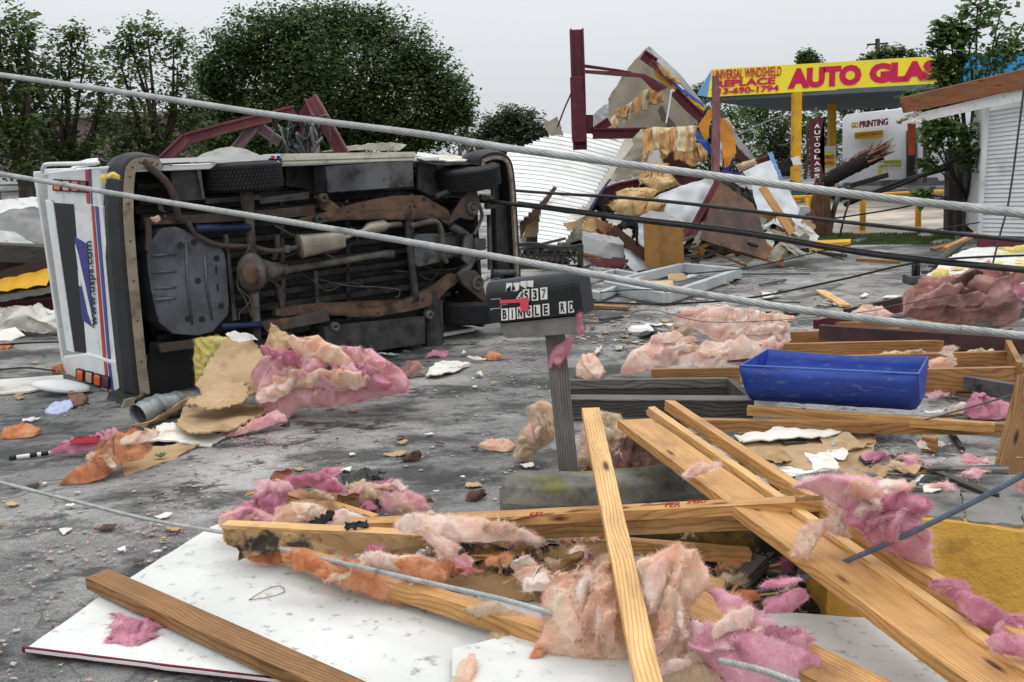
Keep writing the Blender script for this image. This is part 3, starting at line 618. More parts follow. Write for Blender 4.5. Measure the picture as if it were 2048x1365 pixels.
tree([(1420,235,50),(1460,260,60),(1400,190,20),(1380,280,40),(1440,320,50),(1500,330,50)], 52, LEAFA, 'green tree under the left end of the yellow canopy', leaf=.19, seed=7, dens=1.1, gap=.3)
tree([(1530,240,60),(1570,280,55),(1620,250,50),(1560,330,50),(1640,310,50),(1500,210,36)], 56, LEAFC, 'dark tree behind the canopy posts', leaf=.19, seed=8, dens=1.1, gap=.3)
tree([(1690,210,30),(1740,205,30),(1790,205,26),(1680,270,26),(1720,190,24)], 58, LEAFC, 'dark tree seen between canopy and white printing shop', leaf=.2, seed=9, gap=.25)
tree([(1614,112,13),(1628,122,12),(1606,124,9)], 50, LEAFA, 'small leafy branch tip above the word GLASS of the sign', name='tall_branch_tree', leaf=.18, seed=10, limbs=False, tr=.07)
tree([(1735,125,20),(1765,112,22),(1800,108,24),(1720,135,14),(1830,120,20)], 60, LEAFC, 'tree top rising above the right part of the yellow sign', leaf=.22, seed=11, tr=.2)
# leafy vine growing round the white shed
tree([(1895,55,20),(1880,85,14),(1925,50,26),(1950,20,34),(1882,125,10),(1898,160,13),(1870,150,7),(2010,20,44),(1940,95,34),(2000,80,46),(2050,60,50),(1915,120,16),(1940,150,36),(1990,140,46),(2040,120,40),(1915,190,20),(1850,205,14),(1850,235,18),(1825,195,9),(1885,215,16)], 18.6, LEAFH, 'leafy vine tree growing over the broken brown fascia of the shed', name='vine_tree', leaf=.13, seed=12, dens=.24, gap=.12, group=None, trunk=(Vector((P(1935,420,20.2).x,20.2,0)),), tr=.07, core=0, aspect=1.05)
tree([(1868,262,24),(1895,250,32),(1935,262,34),(1872,300,16),(1905,296,20),(1945,296,24),(1860,325,10),(1935,325,14),(1848,392,7)], 18.0, LEAFH, 'hanging vine branches in front of the grey plank fence', name='vine_branches', leaf=.14, seed=13, dens=.2, gap=.1, group=None, trunk=(Vector((P(1950,430,20.0).x,20.0,0)),), tr=.05, core=0, aspect=1.05)
# ================================================================== far setting
def rectprism(px, D0, D1, name, m, label, cat, back=4.0, parent=None, group=None):
    """building front given as (x, y) corners left to right, extruded away from the street"""
    pts = [P(x, y, D0+(D1-D0)*(x-px[0][0])/(max(q[0] for q in px)-px[0][0]+1e-6)) for x, y in px]
    return build(MB().poly(pts, back), name, m, parent, label=label, cat=cat, group=group)
r = empty('industrial_building', P(240,330,70), 'low mauve industrial building behind the left trees', 'building')
rectprism([(-80,240),(120,236),(385,226),(640,222),(640,345),(-80,350)], 72, 72, 'wall', mat('mauve_wall', S(132,112,112), S(118,98,98), .3, .9), None, None, 8, r)
build(MB().bar(P(-80,238,71.5), P(640,221,71.5), .5, .35), 'roof', flat('roof_trim', S(150,130,130)), r)
# chain-link fence
FG = flat('galvanised', S(110,112,112), .5, .5)
r = empty('chain_link_fence', (P(30,372,34).x,34,0), 'chain-link fence behind the wreckage at the left edge', 'fence')
a, b_ = P(-60,372,34), P(110,368,34); build(MB().tube([a,b_],.03,6), 'top_rail', FG, r)
for i in range(4):
    q = a.lerp(b_, i/3); build(MB().tube([Vector((q.x,q.y,0)),q],.035,6), 'post', FG, r)
mb = MB()
for i in range(46):
    for sg in (1,-1):
        x0 = a.x+(b_.x-a.x)*(i/45); x1 = x0+sg*1.2
        mb.bar((x0,34,.02), (x1,34,a.z-.02), .008, .008, up=Y)
build(mb, 'wire_mesh', FG, r)
# ------------------------------------------------ far fence and poles by the far tree
r = empty('utility_pole', (P(936,330,60).x,60,0), 'thin utility pole right of the large round tree', 'pole', )
build(MB().tube([P(936,330,60)-Z*2, P(932,205,60)],.11,8), 'shaft', flat('pole_brown', S(92,84,78)), r)
r = empty('steel_pole', P(922,330,50), 'short grey steel pole right of the large round tree', 'pole')
build(MB().tube([P(921,360,50), P(920,290,50)],.1,8), 'shaft', FG, r); build(MB().bar(P(912,300,50),P(930,299,50),.08,.08), 'cross_arm', FG, r)
r = empty('utility_pole', P(1757,300,62), 'dark utility pole with cross-arm above the yellow sign', 'pole')
build(MB().tube([P(1757,300,62), P(1755,78,62)],[.2,.14],8), 'shaft', flat('pole_dark', S(58,56,58)), r)
build(MB().bar(P(1734,90,62),P(1776,87,62),.1,.1), 'cross_arm', flat('pole_dark'  , S(58,56,58)), r)
wf = MB().tube([P(1732,98,62),P(1738,90,62)],.03,5); wf.tube([P(1777,96,62),P(1772,88,62)],.03,5); build(wf, 'insulator', FG, r)
# ------------------------------------------------ canopy of the auto glass yard
r = empty('canopy', P(1590,362,33), 'yellow sign canopy with blue ends on yellow posts', 'canopy')
DL, DR = 33.0, 31.0
def cD(x): return DL+(DR-DL)*(x-1415)/500
yb = lambda x: 194.6-(x-1415)*.0555; yt = lambda x: 139.5-(x-1415)*.0592
YS = mat('sign_yellow', S(246,230,60), S(232,214,52), .6, .6, 0, 0, c3=S(206,196,110), s3=1.1, t3=.66, e3=.12)
CB = flat('canopy_blue', S(40,144,206), .5)
CU = flat('canopy_underside', S(92,104,112), .7)
build(MB().poly([P(x, y, cD(x)) for x, y in ((1415,yb(1415)),(1914,yb(1914)),(1914,yt(1914)),(1424,yt(1424)))], .12), 'fascia', YS, r)
lc = [P(1415,yb(1415),cD(1415)), P(1424,yt(1424),cD(1424)), P(1394,191,37.5), P(1406,166,37.5)]
build(MB().poly([lc[0],lc[1],lc[3],lc[2]], .12), 'side_fascia', CB, r)
build(MB().poly([P(1914,yb(1914),cD(1914)),P(2100,yb(2100),30),P(2100,yt(2100)+6,30),P(1914,yt(1914),cD(1914))], .12), 'front_fascia', CB, r)
un = [P(1415,yb(1415)-2,cD(1415)), P(2100,yb(2100)-2,30), P(2000,200,38), P(1572,216,41.5)]
build(MB().poly([un[0]+Y*.15,un[1]+Y*.15,un[2],un[3]], -.15, -Z), 'ceiling', CU, r)
for (x0, x1, ytop, D, yb_) in ((1586,1601,186,31.8,362),(1658,1670,205,37,372)):
    xm = (x0+x1)/2; tp = P(xm, ytop, D); bt = G(xm-2, 520); bt = Vector((P(xm-3,400,D).x, D, 0))
    build(MB().bar(bt, tp, (x1-x0)*D/FPX, .35, up=Y), 'post', YELP, r, bevel=.01)
def sign_text(s, x0, y0, x1, yh, nm='lettering', m=None, bold=.03):
    # (x0,y0) bottom-left, x1 right, yh height in px, following the fascia slope
    sl = -.0575
    text_on(s, P(x0,y0,cD(x0)), P(x1,y0+(x1-x0)*sl,cD(x1)), P(x0+1,y0-yh,cD(x0)), .02, nm, m, r, .03, bold)
RDT = flat('sign_red', S(206,30,84), .5)
sign_text('UNIVERSAL WINDSHIELD', 1425, 160, 1562, 19, m=RDT, bold=.012); sign_text('REPLACE', 1430, 175.5, 1550, 14, m=RDT, bold=.04); sign_text('713-690-1794', 1422, 190.5, 1557, 12.5, m=RDT, bold=.03)
sign_text('AUTO', 1575, 179, 1722, 41, m=RDT, bold=.07); sign_text('GLASS', 1738, 168, 1903, 40, m=RDT, bold=.07)
for x in (1567,1733): build(MB().bar(P(x,yb(x)-1,cD(x))-Y*.012, P(x,yt(x)+1,cD(x))-Y*.012, .02, .02, up=Y), 'panel_seam', flat('seam', S(200,180,60)), r)
# vertical banner
r = empty('banner', P(1640,365,28), 'maroon vertical banner with white lettering beside the canopy post', 'banner')
build(MB().poly([P(1618,238,28),P(1648,236,28),P(1648,312,28),P(1636,306,28),P(1650,357,28),P(1622,358,28)], .02), 'fabric', MAROON, r)
for i, ch in enumerate('AUTOGLASS'):
    if ch and i < 9:
        y = 257+i*12.4; text_on(ch, P(1628,y,28)-Y*.01, P(1639.5,y-.5,28)-Y*.01, P(1628,y-8,28)-Y*.01, .012, 'letter', WHT, r, .01, .02)
build(MB().bar(P(1634,400,28.1), P(1632,215,28.1), .05, .05, up=Y), 'pole', FG, r)
# express printing board
r = empty('sign_board', P(1660,360,36), 'small white and yellow printing sign behind the canopy posts', 'sign')
build(MB().poly([P(1644,294,36),P(1672,292,36),P(1672,362,36),P(1644,364,36)], .1), 'panel', WHT, r); build(MB().poly([P(1640,307,35.9),P(1670,305,35.9),P(1670,333,35.9),P(1640,335,35.9)], .05), 'yellow_panel', YS, r)
text_on('EXPRESS', P(1641,319,35.8), P(1668,318,35.8), P(1641,311,35.8), .02, 'lettering', RDT, r, .02, .02); text_on('PRINTING', P(1641,331,35.8), P(1668,330,35.8), P(1641,323,35.8), .02, 'lettering', RDT, r, .02, .02)
# printing shop
r = empty('printing_shop', P(1790,370,42), 'white printing shop with angled corner roof behind the yellow rail', 'building')
PW = mat('shop_white', S(238,239,242), S(226,228,232), .6, .8, 0, .1, 6, c3=S(180,180,184), s3=.8, t3=.66)
fd = lambda x: 42-(x-1685)*.008
fp = [(1685,376),(1685,238),(1693,229),(1810,216),(1990,202),(1990,354)]
build(MB().poly([P(x,y,fd(x)) for x,y in fp], 6), 'wall', PW, r)
build(MB().poly([P(1688,382,41.9),P(1688,366,41.9),P(1990,348,39.6),P(1990,372,39.6)], .3), 'plinth', CONC2, r)
build(MB().poly([P(1814,366,40.8),P(1814,262,40.8),P(1836,260,40.8),P(1836,365,40.8)], .08), 'door', flat('door_grey', S(84,84,90)), r)
dd_ = MB()
for i in range(7): dd_.bar(P(1816+i*3,364,40.7), P(1816+i*3,264,40.7), .03, .03, up=Y)
build(dd_, 'door_grille', flat('grille', S(50,50,54)), r)
build(MB().bar(P(1850,366,40), P(1850,235,40), .12, .12, up=Y), 'downpipe', flat('pipe_grey', S(80,82,86)), r)
t_ = lambda x: 41.7-(x-1685)*.008
text_on('GO', P(1704,257.5,t_(1704)), P(1718,256.5,t_(1718)), P(1703.5,245,t_(1704)), .1, 'lettering', flat('sign_gold', S(206,160,30)), r, .15, .05)
text_on('PRINTING', P(1720,256.5,t_(1720)), P(1777,250,t_(1777)), P(1720,243,t_(1720)), .1, 'lettering', flat('sign_wine', S(112,36,60)), r, .15, .04)
sb = build(MB().poly([P(x,y,t_(x)) for x,y in ((1711,266),(1764,261),(1766,263),(1766,273),(1764,275),(1711,279),(1709,276),(1709,268))], .2), 'sign_box', YELP, r)
text_on('Open 24 Hr  Call Now', P(1713,275.5,t_(1713)-.1), P(1762,271.5,t_(1762)-.1), P(1713,269,t_(1713)-.1), .02, 'lettering', INK, r, .01, .0)
pb = MB().poly([P(1757,341,t_(1757)),P(1803,340,t_(1803)),P(1803,320,t_(1803)),P(1757,321,t_(1757))], .04); build(pb, 'poster', flat('poster', S(222,226,190)), r)
build(MB().poly([P(1764,328,t_(1757)-.05),P(1803,327,t_(1803)-.05),P(1803,320,t_(1803)-.05),P(1764,321,t_(1757)-.05)], .02), 'poster_band', flat('poster_green', S(186,200,60)), r)
text_on('Printing Imprenta', P(1760,327,t_(1757)-.08), P(1800,326,t_(1803)-.08), P(1760,322,t_(1757)-.08), .01, 'lettering', flat('poster_ink', S(90,70,60)), r, .01, .0)
text_on('BODA  ROTULOS', P(1763,335,t_(1757)-.08), P(1802,334,t_(1803)-.08), P(1763,330,t_(1757)-.08), .01, 'lettering', flat('poster_red', S(150,60,50)), r, .01, .0)
build(MB().poly([P(1757,352,t_(1757)-.05),P(1765,352,t_(1757)-.05),P(1765,330,t_(1757)-.05),P(1757,331,t_(1757)-.05)], .02), 'poster_strip', flat('poster_yellow', S(214,206,80)), r)
build(MB().poly([P(1686,352,41.6),P(1704,350,41.6),P(1702,330,41.6),P(1686,322,41.6)], .1), 'window_sign', flat('sign_blue', S(70,84,150)), r)
# yellow rail
r = empty('yellow_railing', G(1725,470), 'yellow pipe railing on posts beside the pale forecourt', 'railing')
RD = 23.5
for x, yt_, yb_ in ((1615,396,478),(1725,392,470),(1836,386,462)):
    q = G(x, yb_); build(MB().tube([q, P(x+1, yt_, q.y)], .06, 10), 'post', YELP, r, smooth=True)
    build(MB().lathe([(.22,0),(.2,.05),(.12,.09)], Matrix.Translation(q), 14), 'footing', flat('footing', S(170,140,110)), r)
build(MB().tube([P(1583,396,G(1615,478).y),P(1725,392,G(1725,470).y),P(1840,386,G(1836,462).y),P(1896,383,G(1836,462).y+.5)], .045, 8), 'top_rail', YELP, r, smooth=True)
r = build(MB().poly([G(1470,512),G(1700,500),G(1702,494),G(1468,503)], -.14, Z), 'yellow_kerb', YELP, label='low yellow painted kerb right of the collapsed building', cat='kerb')
r = build(MB().poly([G(1338,512),G(1392,509),G(1392,503),G(1338,505)], -.2, Z), 'yellow_kerb', YELP, label='short yellow kerb end beside the tan cabinet', cat='kerb')
# ================================================================== overturned mail van (lying on its side, underside to the camera)
V1 = G(285, 806); V2 = G(1000, 668); TU = (V2-V1); TU.z = 0; TU.normalize(); TN = Vector((TU.y, -TU.x, 0))
if TN.dot(CAM-V1) < 0: TN = -TN
TV = (Z - TU*.03).normalized()
def T(px, py, w=0.0): return PL(px, py, V1+TN*w, TN)
def TL(u, v, w): return V1 + TU*u + TV*v + TN*w
def RP(px, py, u=0.0): return PL(px, py, V1+TU*u, (TU+TV*.03).normalized())
def loc(p):
    d = p-V1; v = d.z/TV.z; return ((d-TV*v).dot(TU), v, d.dot(TN))
van = empty('mail_van', V1+TU*2-TN*1, 'white mail van lying on its side with its underside facing the viewer', 'van')
uF = loc(T(1012,560))[0]; print('van length', uF)
def vb(mb, n, m, par=None, **k): return build(mb, n, m, par or van, **k)
TOPV = 1.86; BACK = -2.02
# body: shell panels (skin, roof, floor), all with thickness
body = MB()
def pan(u0,v0,w0,u1,v1,w1):
    body.add([TL(u,v,w_) for u in (u0,u1) for v in (v0,v1) for w_ in (w0,w1)], [(0,1,3,2),(4,6,7,5),(0,4,5,1),(2,3,7,6),(0,2,6,4),(1,5,7,3)])
pan(.12,TOPV-.04,-.03,uF-.75,TOPV,BACK+.1); pan(.12,.03,-.2,uF-.3,.07,BACK+.1)      # sides (now top and bottom)
pan(.05,.05,BACK,uF-1.0,TOPV-.02,BACK+.05)                                         # roof
pan(uF-1.0,.1,-1.1,uF-.15,TOPV-.1,-1.06)                                           # bonnet side, turned away
vb(body, 'body', VANW, bevel=.01)
fr_ = MB(); fr_.add([TL(u,v,w_) for u in (uF-.13,uF-.08) for v in (.04,TOPV-.05) for w_ in (-1.3,-.3)], [(0,1,3,2),(4,6,7,5),(0,4,5,1),(2,3,7,6),(0,2,6,4),(1,5,7,3)]); vb(fr_, 'front_panel', UNDER)
# top edge details: wheel-arch panel, cream step sill, torn wing
vb(MB().poly([T(318,327),T(566,316),T(566,309),T(320,318)], .25), 'side_panel', VANW)
vb(MB().poly([T(560,308),T(830,304),T(832,309),T(562,314)], .3), 'side_step', CREAM)
vb(MB().poly([T(563,314),T(830,309),T(829,321),T(566,329)], .06), 'step_face', CREAM)
vb(MB().poly([T(566,321.5,.006),T(830,314,.006),T(830,315.5,.006),T(566,323,.006)], .01), 'step_groove', flat('groove', S(110,104,92)))
for a, b_, m in ((543,549,STRR),(550,553,WHT),(554,561,LOGOB)): vb(MB().poly([T(a,318,.01),T(b_,318,.01),T(b_,312,.01),T(a,312,.01)], .012), 'stripe', m)
vb(crumple([T(830,312,-.05),T(870,318,-.05),T(930,322,-.1),T(950,318,-.3),T(905,313,-.8),T(860,309,-.8),T(836,304,-.8)], .01, 4, .03, 4), 'torn_wing', CREAM)
vb(crumple([T(832,316,-.04),T(870,320,-.05),T(945,326,-.1),T(948,330,-.1),T(880,330,-.03),T(834,322,-.03)], .01, 3, .02, 4), 'wing_underside', UNDER)
# underside cavity backing, ribbed floor
fl = MB(); fv = []
f0, f1 = .34, uF-.45
def ribfloor(u, v):
    vv = .12 + v*(TOPV-.22); k = (v*13) % 1.0; w_ = -.48 + (.10 if .25 < k < .75 else 0); return TL(f0+u*(f1-f0), vv, w_)
fl.grid(ribfloor, 6, 208, .02); vb(fl, 'floor_pan', UNDER2 if 0 else UNDER)
vb(MB().add([TL(u,v,w_) for u in (.06,uF-.1) for v in (.05,TOPV-.05) for w_ in (-.95,-.9)], [(0,1,3,2),(4,6,7,5),(0,4,5,1),(2,3,7,6),(0,2,6,4),(1,5,7,3)]), 'bulkhead', UNDER)
# bumpers: rubber band following a C outline, with a bolted strip
def cband(outer, depth, thick, m, name, strip, sm, w0=0.0):
    o = [T(x, y, w0) for x, y in outer]; o = spline(o, 5); cen = sum(o, Vector())/len(o)
    nrm = []
    for i, p in enumerate(o):
        d = (o[min(i+1,len(o)-1)]-o[max(i-1,0)]).normalized(); q = d.cross(TN).normalized()
        if q.dot(cen-p) < 0: q = -q
        nrm.append(q)
    prof = [(0,.015),(-.03,0),(-depth*.5,-.02),(-depth+.03,0),(-depth,.02),(-depth,thick),(0,thick)]
    k = len(prof); vs = [p+nrm[i]*b+TN*a for i, p in enumerate(o) for a, b in prof]
    fs = [(i*k+j, i*k+(j+1)%k, (i+1)*k+(j+1)%k, (i+1)*k+j) for i in range(len(o)-1) for j in range(k)]
    fs += [tuple(range(k)), tuple((len(o)-1)*k+j for j in range(k))]
    bo = vb(MB().add(vs, fs), name, m, smooth=False)
    st = MB(); a0, a1 = strip; vs = [p+nrm[i]*b+TN*a for i, p in enumerate(o) for a, b in ((.012,a0),(.012,a1),(-.02,a1),(-.02,a0))]
    st.add(vs, [(i*4+j, i*4+(j+1)%4, (i+1)*4+(j+1)%4, (i+1)*4+j) for i in range(len(o)-1) for j in range(4)]+[(0,1,2,3),tuple((len(o)-1)*4+j for j in range(4))])
    build(st, 'mounting_strip', sm, bo)
    for i in range(4, len(o), 5):
        c = o[i]+nrm[i]*(a0+a1)/2+TN*.012; build(MB().lathe([(.008,0),(.008,.004),(.003,.006)], axisM(c, TN), 8), 'bolt', UNDER, bo)
    return bo, o
rb, _ = cband([(330,334),(322,318),(300,309),(268,312),(248,330),(242,360),(240,420),(245,500),(252,580),(260,660),(268,740),(274,800),(262,832)], .40, .075, BLACKR, 'rear_bumper', (.022,.10), TANSTRIP)
cband([(955,330),(960,312),(985,302),(1010,306),(1026,325),(1033,370),(1037,430),(1041,500),(1044,560),(1047,620),(1047,652)], .30, .075, BLACKR, 'front_bumper', (.05,.085), TANSTRIP)
vb(MB().poly([T(985,340,-.2),T(1015,345,-.2),T(1024,420,-.2),T(1032,560,-.2),T(1034,640,-.2),T(985,640,-.2)], .03), 'grille_back', UNDER2)
# bulges of yellow wool stuck to the bumper
for q in ([(202,352),(210,347),(213,356),(208,366),(203,362)], [(214,350),(228,345),(240,350),(238,360),(226,358),(216,358)]):
    fluff('wool_tuft', q, INS['yellow'], parent=rb, tilt=85, h=.03, s=.008, R=.03, D=7.35, az=-10, fibres=120, flen=.03, freq=14, amp=.02)
# ---- rear face (roll-up door, frame, lamp clusters)
def rp(pts, u0, th, name, m, par=None, **k):
    return build(MB().poly([RP(x, y, u0) for x, y in pts], th), name, m, par or van, **k)
rp([(92,345),(198,334),(202,440),(94,402)], .0, .25, 'upper_corner', VANW, bevel=.02)
rp([(90,400),(105,404),(148,706),(133,702)], -.01, .15, 'door_frame', VANW, bevel=.006)
rp([(101,400),(107,402),(147,706),(140,704)], -.006, .03, 'seal', flat('seal_grey', S(150,154,152)))
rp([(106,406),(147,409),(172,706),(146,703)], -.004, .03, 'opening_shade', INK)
dr = rp([(145,407),(204,414),(240,728),(170,706)], .0, .05, 'roll_up_door', VANW, bevel=.004)
rp([(126,712),(172,706),(246,728),(250,802),(190,784),(135,756),(125,738)], -.02, .3, 'lower_corner', VANW, bevel=.02)
def dstrip(x0t, x1t, x0b, x1b, yt, ybt, name, m, o=-.006):
    rp([(x0t,yt),(x1t,yt+.6),(x1b,ybt+1),(x0b,ybt)], o, .004, name, m, dr)
dstrip(182,186.5,206,212,412,722,'red_stripe',STRR); dstrip(189.5,195.5,215.5,221,413,724,'blue_stripe',STRB)
rp([(149,474),(174.5,489),(187,657),(164,640)], -.006, .004, 'eagle_emblem', LOGOB, dr)
rp([(149.5,488),(157,512),(185,640),(186,655),(176,628),(155,530)], -.011, .004, 'emblem_stroke', WHT, dr)
rp([(155,538),(161,556),(162,573),(158,572)], -.011, .004, 'emblem_stroke', WHT, dr)
text_on('www.usps.com', RP(198.5,651,-.006), RP(187,481,-.006), RP(186.5,651,-.006), .004, 'lettering', INK, dr, .004, .008)
rp([(170,340),(177,339.5),(179,408),(173,407)], -.006, .004, 'red_stripe', STRR); rp([(178.5,339),(181,338.5),(184,409),(181.5,408.5)], -.006, .004, 'blue_stripe', STRB)
rp([(207,723),(212,725),(219,788),(214,786)], -.026, .004, 'red_stripe', STRR); rp([(215,726),(220,728),(228,792),(223,790)], -.026, .004, 'blue_stripe', STRB)
def lamp(c, w_, h_, m, u0, sk):
    x, y = c; q = [(-1,-.8),(-.8,-1),(.8,-1),(1,-.8),(1,.8),(.8,1),(-.8,1),(-1,.8)]
    a = rp([(x+i*w_*.5*1.25, y+j*h_*.5*1.18+i*w_*.5*sk) for i, j in q], u0, .03, 'lamp_bezel', BLACKR)
    rp([(x+i*w_*.5*.92, y+j*h_*.5*.92+i*w_*.5*sk) for i, j in q], u0-.008, .02, 'tail_light', m, a, bevel=.004)
for (x, m) in ((113,LAMPO),(131,LAMPW),(148.5,LAMPO),(165,LAMPR)): lamp((x,371+(x-113)*.06), 13, 20, m, -.02, .06)
for (x, y, m) in ((158.5,751.5,LAMPO),(176.5,756,LAMPW),(193,761,LAMPO),(210,765,LAMPR)): lamp((x,y), 12, 21, m, -.04, .3)
# handrail and flap above the rear corner, mirror on the ground
vb(MB().tube(spline([RP(90,352,-.02),RP(86,344,-.03),RP(88,333,-.05),RP(98,329,-.05),RP(150,328,-.05),RP(196,326,-.03)],8), .018, 8), 'grab_rail', VANW, smooth=True)
vb(crumple([RP(140,337,.05),RP(158,322,.1),RP(194,316,.1),RP(192,330,.05)], .012, 3, .01), 'flap', VANW)
mr_ = MB().lathe([(.02,-.03),(.12,-.025),(.17,0),(.15,.03),(.06,.06)], Matrix.Translation(G(122,775,.05)) @ Matrix.Rotation(radians(8),4,'Y') @ Matrix.Diagonal((1.5,.8,1,1)), 20)
vb(mr_, 'mirror', VANW, smooth=True)
# ---- wheels: axle runs vertically now
def wheel(c, R, Wd, tiltax, par=van):
    ax = (TV + tiltax).normalized(); M_ = axisM(c, ax); prof = []
    for r_, z in ((.6,-.5),(.82,-.52),(.95,-.46),(1,-.36),(1,.36),(.95,.46),(.82,.52),(.6,.5)): prof.append((R*r_, Wd*z))
    t = MB(); n = 90; vs = []; m_ = len(prof)
    for r_, z in prof:
        for k in range(n): vs.append(M_@Vector((cos(2*pi*k/n)*r_, sin(2*pi*k/n)*r_, z)))
    fs = [(i*n+k, i*n+(k+1)%n, (i+1)*n+(k+1)%n, (i+1)*n+k) for i in range(m_-1) for k in range(n)]
    t.add(vs, fs)
    for row in range(6):          # tread blocks, staggered rows
        z0 = Wd*(-.35+.14*row)
        for k in range(64):
            a = 2*pi*(k+.5*(row%2))/64; d = Vector((cos(a),sin(a),0)); tt = Vector((-sin(a),cos(a),0))
            bw, bl_ = R*.04, Wd*.055; z1 = Vector((0,0,z0))
            v8 = [M_@(d*(R-.002+o)+tt*s_*bw*(1 if o == 0 else .85)+z1+Vector((0,0,e*bl_+s_*.2*bl_))) for o in (0,.013) for s_ in (-1,1) for e in (-1,1)]
            t.add(v8, [(0,1,3,2),(4,6,7,5),(0,4,5,1),(2,3,7,6),(0,2,6,4),(1,5,7,3)])
    wh = vb(t, 'wheel', TYRE)
    build(MB().lathe([(R*.6,-Wd*.45),(R*.62,-Wd*.1),(R*.2,Wd*.1),(R*.62,Wd*.25),(R*.6,Wd*.45)], M_, 28), 'rim', RUST2, wh, smooth=True)
wheel(T(487,353,-.10), .315, .23, Vector()); wheel(T(937,354,-.12), .315, .22, TN*.05-TU*.12)
wheel(T(936,625,-.15), .315, .22, TU*.1-TN*.05); wheel(T(487,706,-.16), .315, .22, Vector())
vb(MB().tube([T(856,580,-.12)+Z*0, T(864,690,-.12)], .11, 12), 'hub_shaft', UNDER)
vb(MB().poly([T(300,684,-.19),T(560,672,-.19),T(560,790,-.19),T(290,830,-.19)], .03), 'void_black_plate', INK)  # black plate paints the dark void over the white inner body
# ---- underbody pieces traced in their own planes
def tp(pts, w0, th, name, m, **k): return vb(MB().poly([T(x, y, w0) for x, y in pts], th), name, m, **k)
tp([(652,333),(826,321),(828,373),(656,386)], .0, .22, 'battery_box', UNDER2, bevel=.008)
tp([(648,655),(850,634),(851,688),(658,716)], .02, .25, 'fuel_box', UNDER, bevel=.008)
tp([(342,331),(399,330),(408,400),(345,402)], -.08, .03, 'mud_flap', UNDER); tp([(392,332),(400,330),(410,398),(406,399)], -.05, .03, 'flap_edge', UNDER2)
tp([(262,330),(345,330),(345,440),(258,440)], -.55, .03, 'wheel_well', UNDER); tp([(855,600),(885,600),(888,690),(856,694)], -.05, .1, 'splash_guard', UNDER)
tp([(836,326),(872,330),(884,370),(900,400),(860,392),(836,380)], -.32, .05, 'inner_wing', UNDER2, bevel=.02)
tp([(572,330),(655,330),(655,386),(572,372)], -.36, .04, 'wheel_arch', UNDER)
tp([(288,436),(420,428),(560,418),(630,411),(632,430),(560,438),(420,446),(288,450)], -.12, .07, 'frame_rail', RUST2, bevel=.004)
tp([(594,441),(612,437),(636,430),(660,422),(686,416),(716,407),(747,400),(789,392),(845,391),(867,405),(895,419),(905,440),(900,452),(886,444),(872,432),(839,420),(783,419),(742,420),(700,430),(686,436),(636,447),(594,447)], -.02, .07, 'frame_rail', RUST, bevel=.004)
tp([(552,620),(600,612),(650,607),(690,617),(747,617),(783,608),(815,600),(839,589),(862,578),(878,569),(903,547),(922,552),(912,568),(895,580),(867,611),(845,616),(822,622),(756,633),(700,634),(658,624),(600,630),(552,632)], -.02, .07, 'frame_rail', RUST, bevel=.004)
tp([(520,646),(590,634),(655,620),(660,642),(600,654),(535,665)], .0, .08, 'frame_rail', RUST2, bevel=.004)
tp([(318,690),(392,680),(394,696),(322,706)], -.04, .06, 'frame_rail', RUST2, bevel=.004)
for c, m in (((645,397),RUST2),((668,654),UNDER2),((857,630),UNDER2),((636,440),UNDER)):
    vb(MB().lathe([(.045,-.03),(.045,.03),(.03,.045),(.012,.03),(.012,.0)], axisM(T(*c,.0), TN), 18), 'spring_eye', m, smooth=True)
tp([(640,402),(660,400),(686,420),(664,426),(646,420)], -.03, .04, 'spring_hanger', RUST)
ho = MB()
for x, y, r_ in ((696,424,.012),(726,411,.01),(820,414,.014),(829,413,.014),(848,399,.02),(867,412,.012),(756,627,.01),(783,620,.01),(826,604,.014),(836,601,.014),(846,600,.014),(865,610,.018)):
    ho.lathe([(r_,0),(r_,.004)], axisM(T(x,y,-.018), TN), 10)
vb(ho, 'rail_holes', BLACKR)
# control arms + front suspension
for pts, c in (([(931,391),(942,378),(953,380),(960,400),(956,425),(946,441),(920,436),(902,447),(908,430),(920,410)], (945,416)), ([(916,549),(932,546),(950,541),(960,550),(967,575),(975,601),(968,606),(945,585),(928,572)], (955,567))):
    a = tp(pts, .04, .05, 'control_arm', RUST2, bevel=.008)
    build(MB().lathe([(.075,0),(.075,.015),(.05,.03),(.045,.012),(.022,.012),(.02,.035)], axisM(T(*c,.045), TN), 20), 'ball_joint', AXLE, a, smooth=True)
vb(MB().tube(spline([T(900,452,-.05),T(930,470,-.08),T(945,500,-.1),T(938,530,-.1),T(915,556,-.05)],8), .045, 8), 'crossmember', UNDER2, smooth=True)
vb(MB().tube(spline([T(818,420,-.05),T(816,450,-.06),T(822,520,-.06),T(832,600,-.03)],8), .036, 10), 'crossmember', UNDER, smooth=True)
vb(MB().tube([T(870,395,-.1),T(910,378,-.1)], .03, 8), 'spring_strut', UNDER); vb(MB().tube([T(960,395,0),T(985,398,0)], .03, 8), 'spring_strut', AXLE); 
vb(MB().tube(spline([T(955,400,-.02),T(964,430,-.02),T(958,450,-.02),T(948,470,-.02)],5), .018, 8), 'steering_link', UNDER2, smooth=True)
vb(MB().tube([T(972,412,.02),T(1003,410,.02)], .035, 8), 'bumper_bracket', RUST2); vb(MB().tube([T(985,545,.02),T(1030,545,.02)], .03, 8), 'bumper_bracket', UNDER2)
vb(MB().tube([T(978,430,-.1),T(980,540,-.1)], .025, 8), 'radiator_pipe', UNDER2); tp([(990,400),(1012,402),(1020,540),(996,540)], -.1, .05, 'radiator', UNDER, bevel=.006)
tp([(930,472),(946,468),(950,510),(936,530),(925,520)], -.04, .04, 'engine_bracket', UNDER2, bevel=.006); tp([(950,476),(972,478),(972,500),(952,502)], .0, .03, 'small_plate', AXLE)
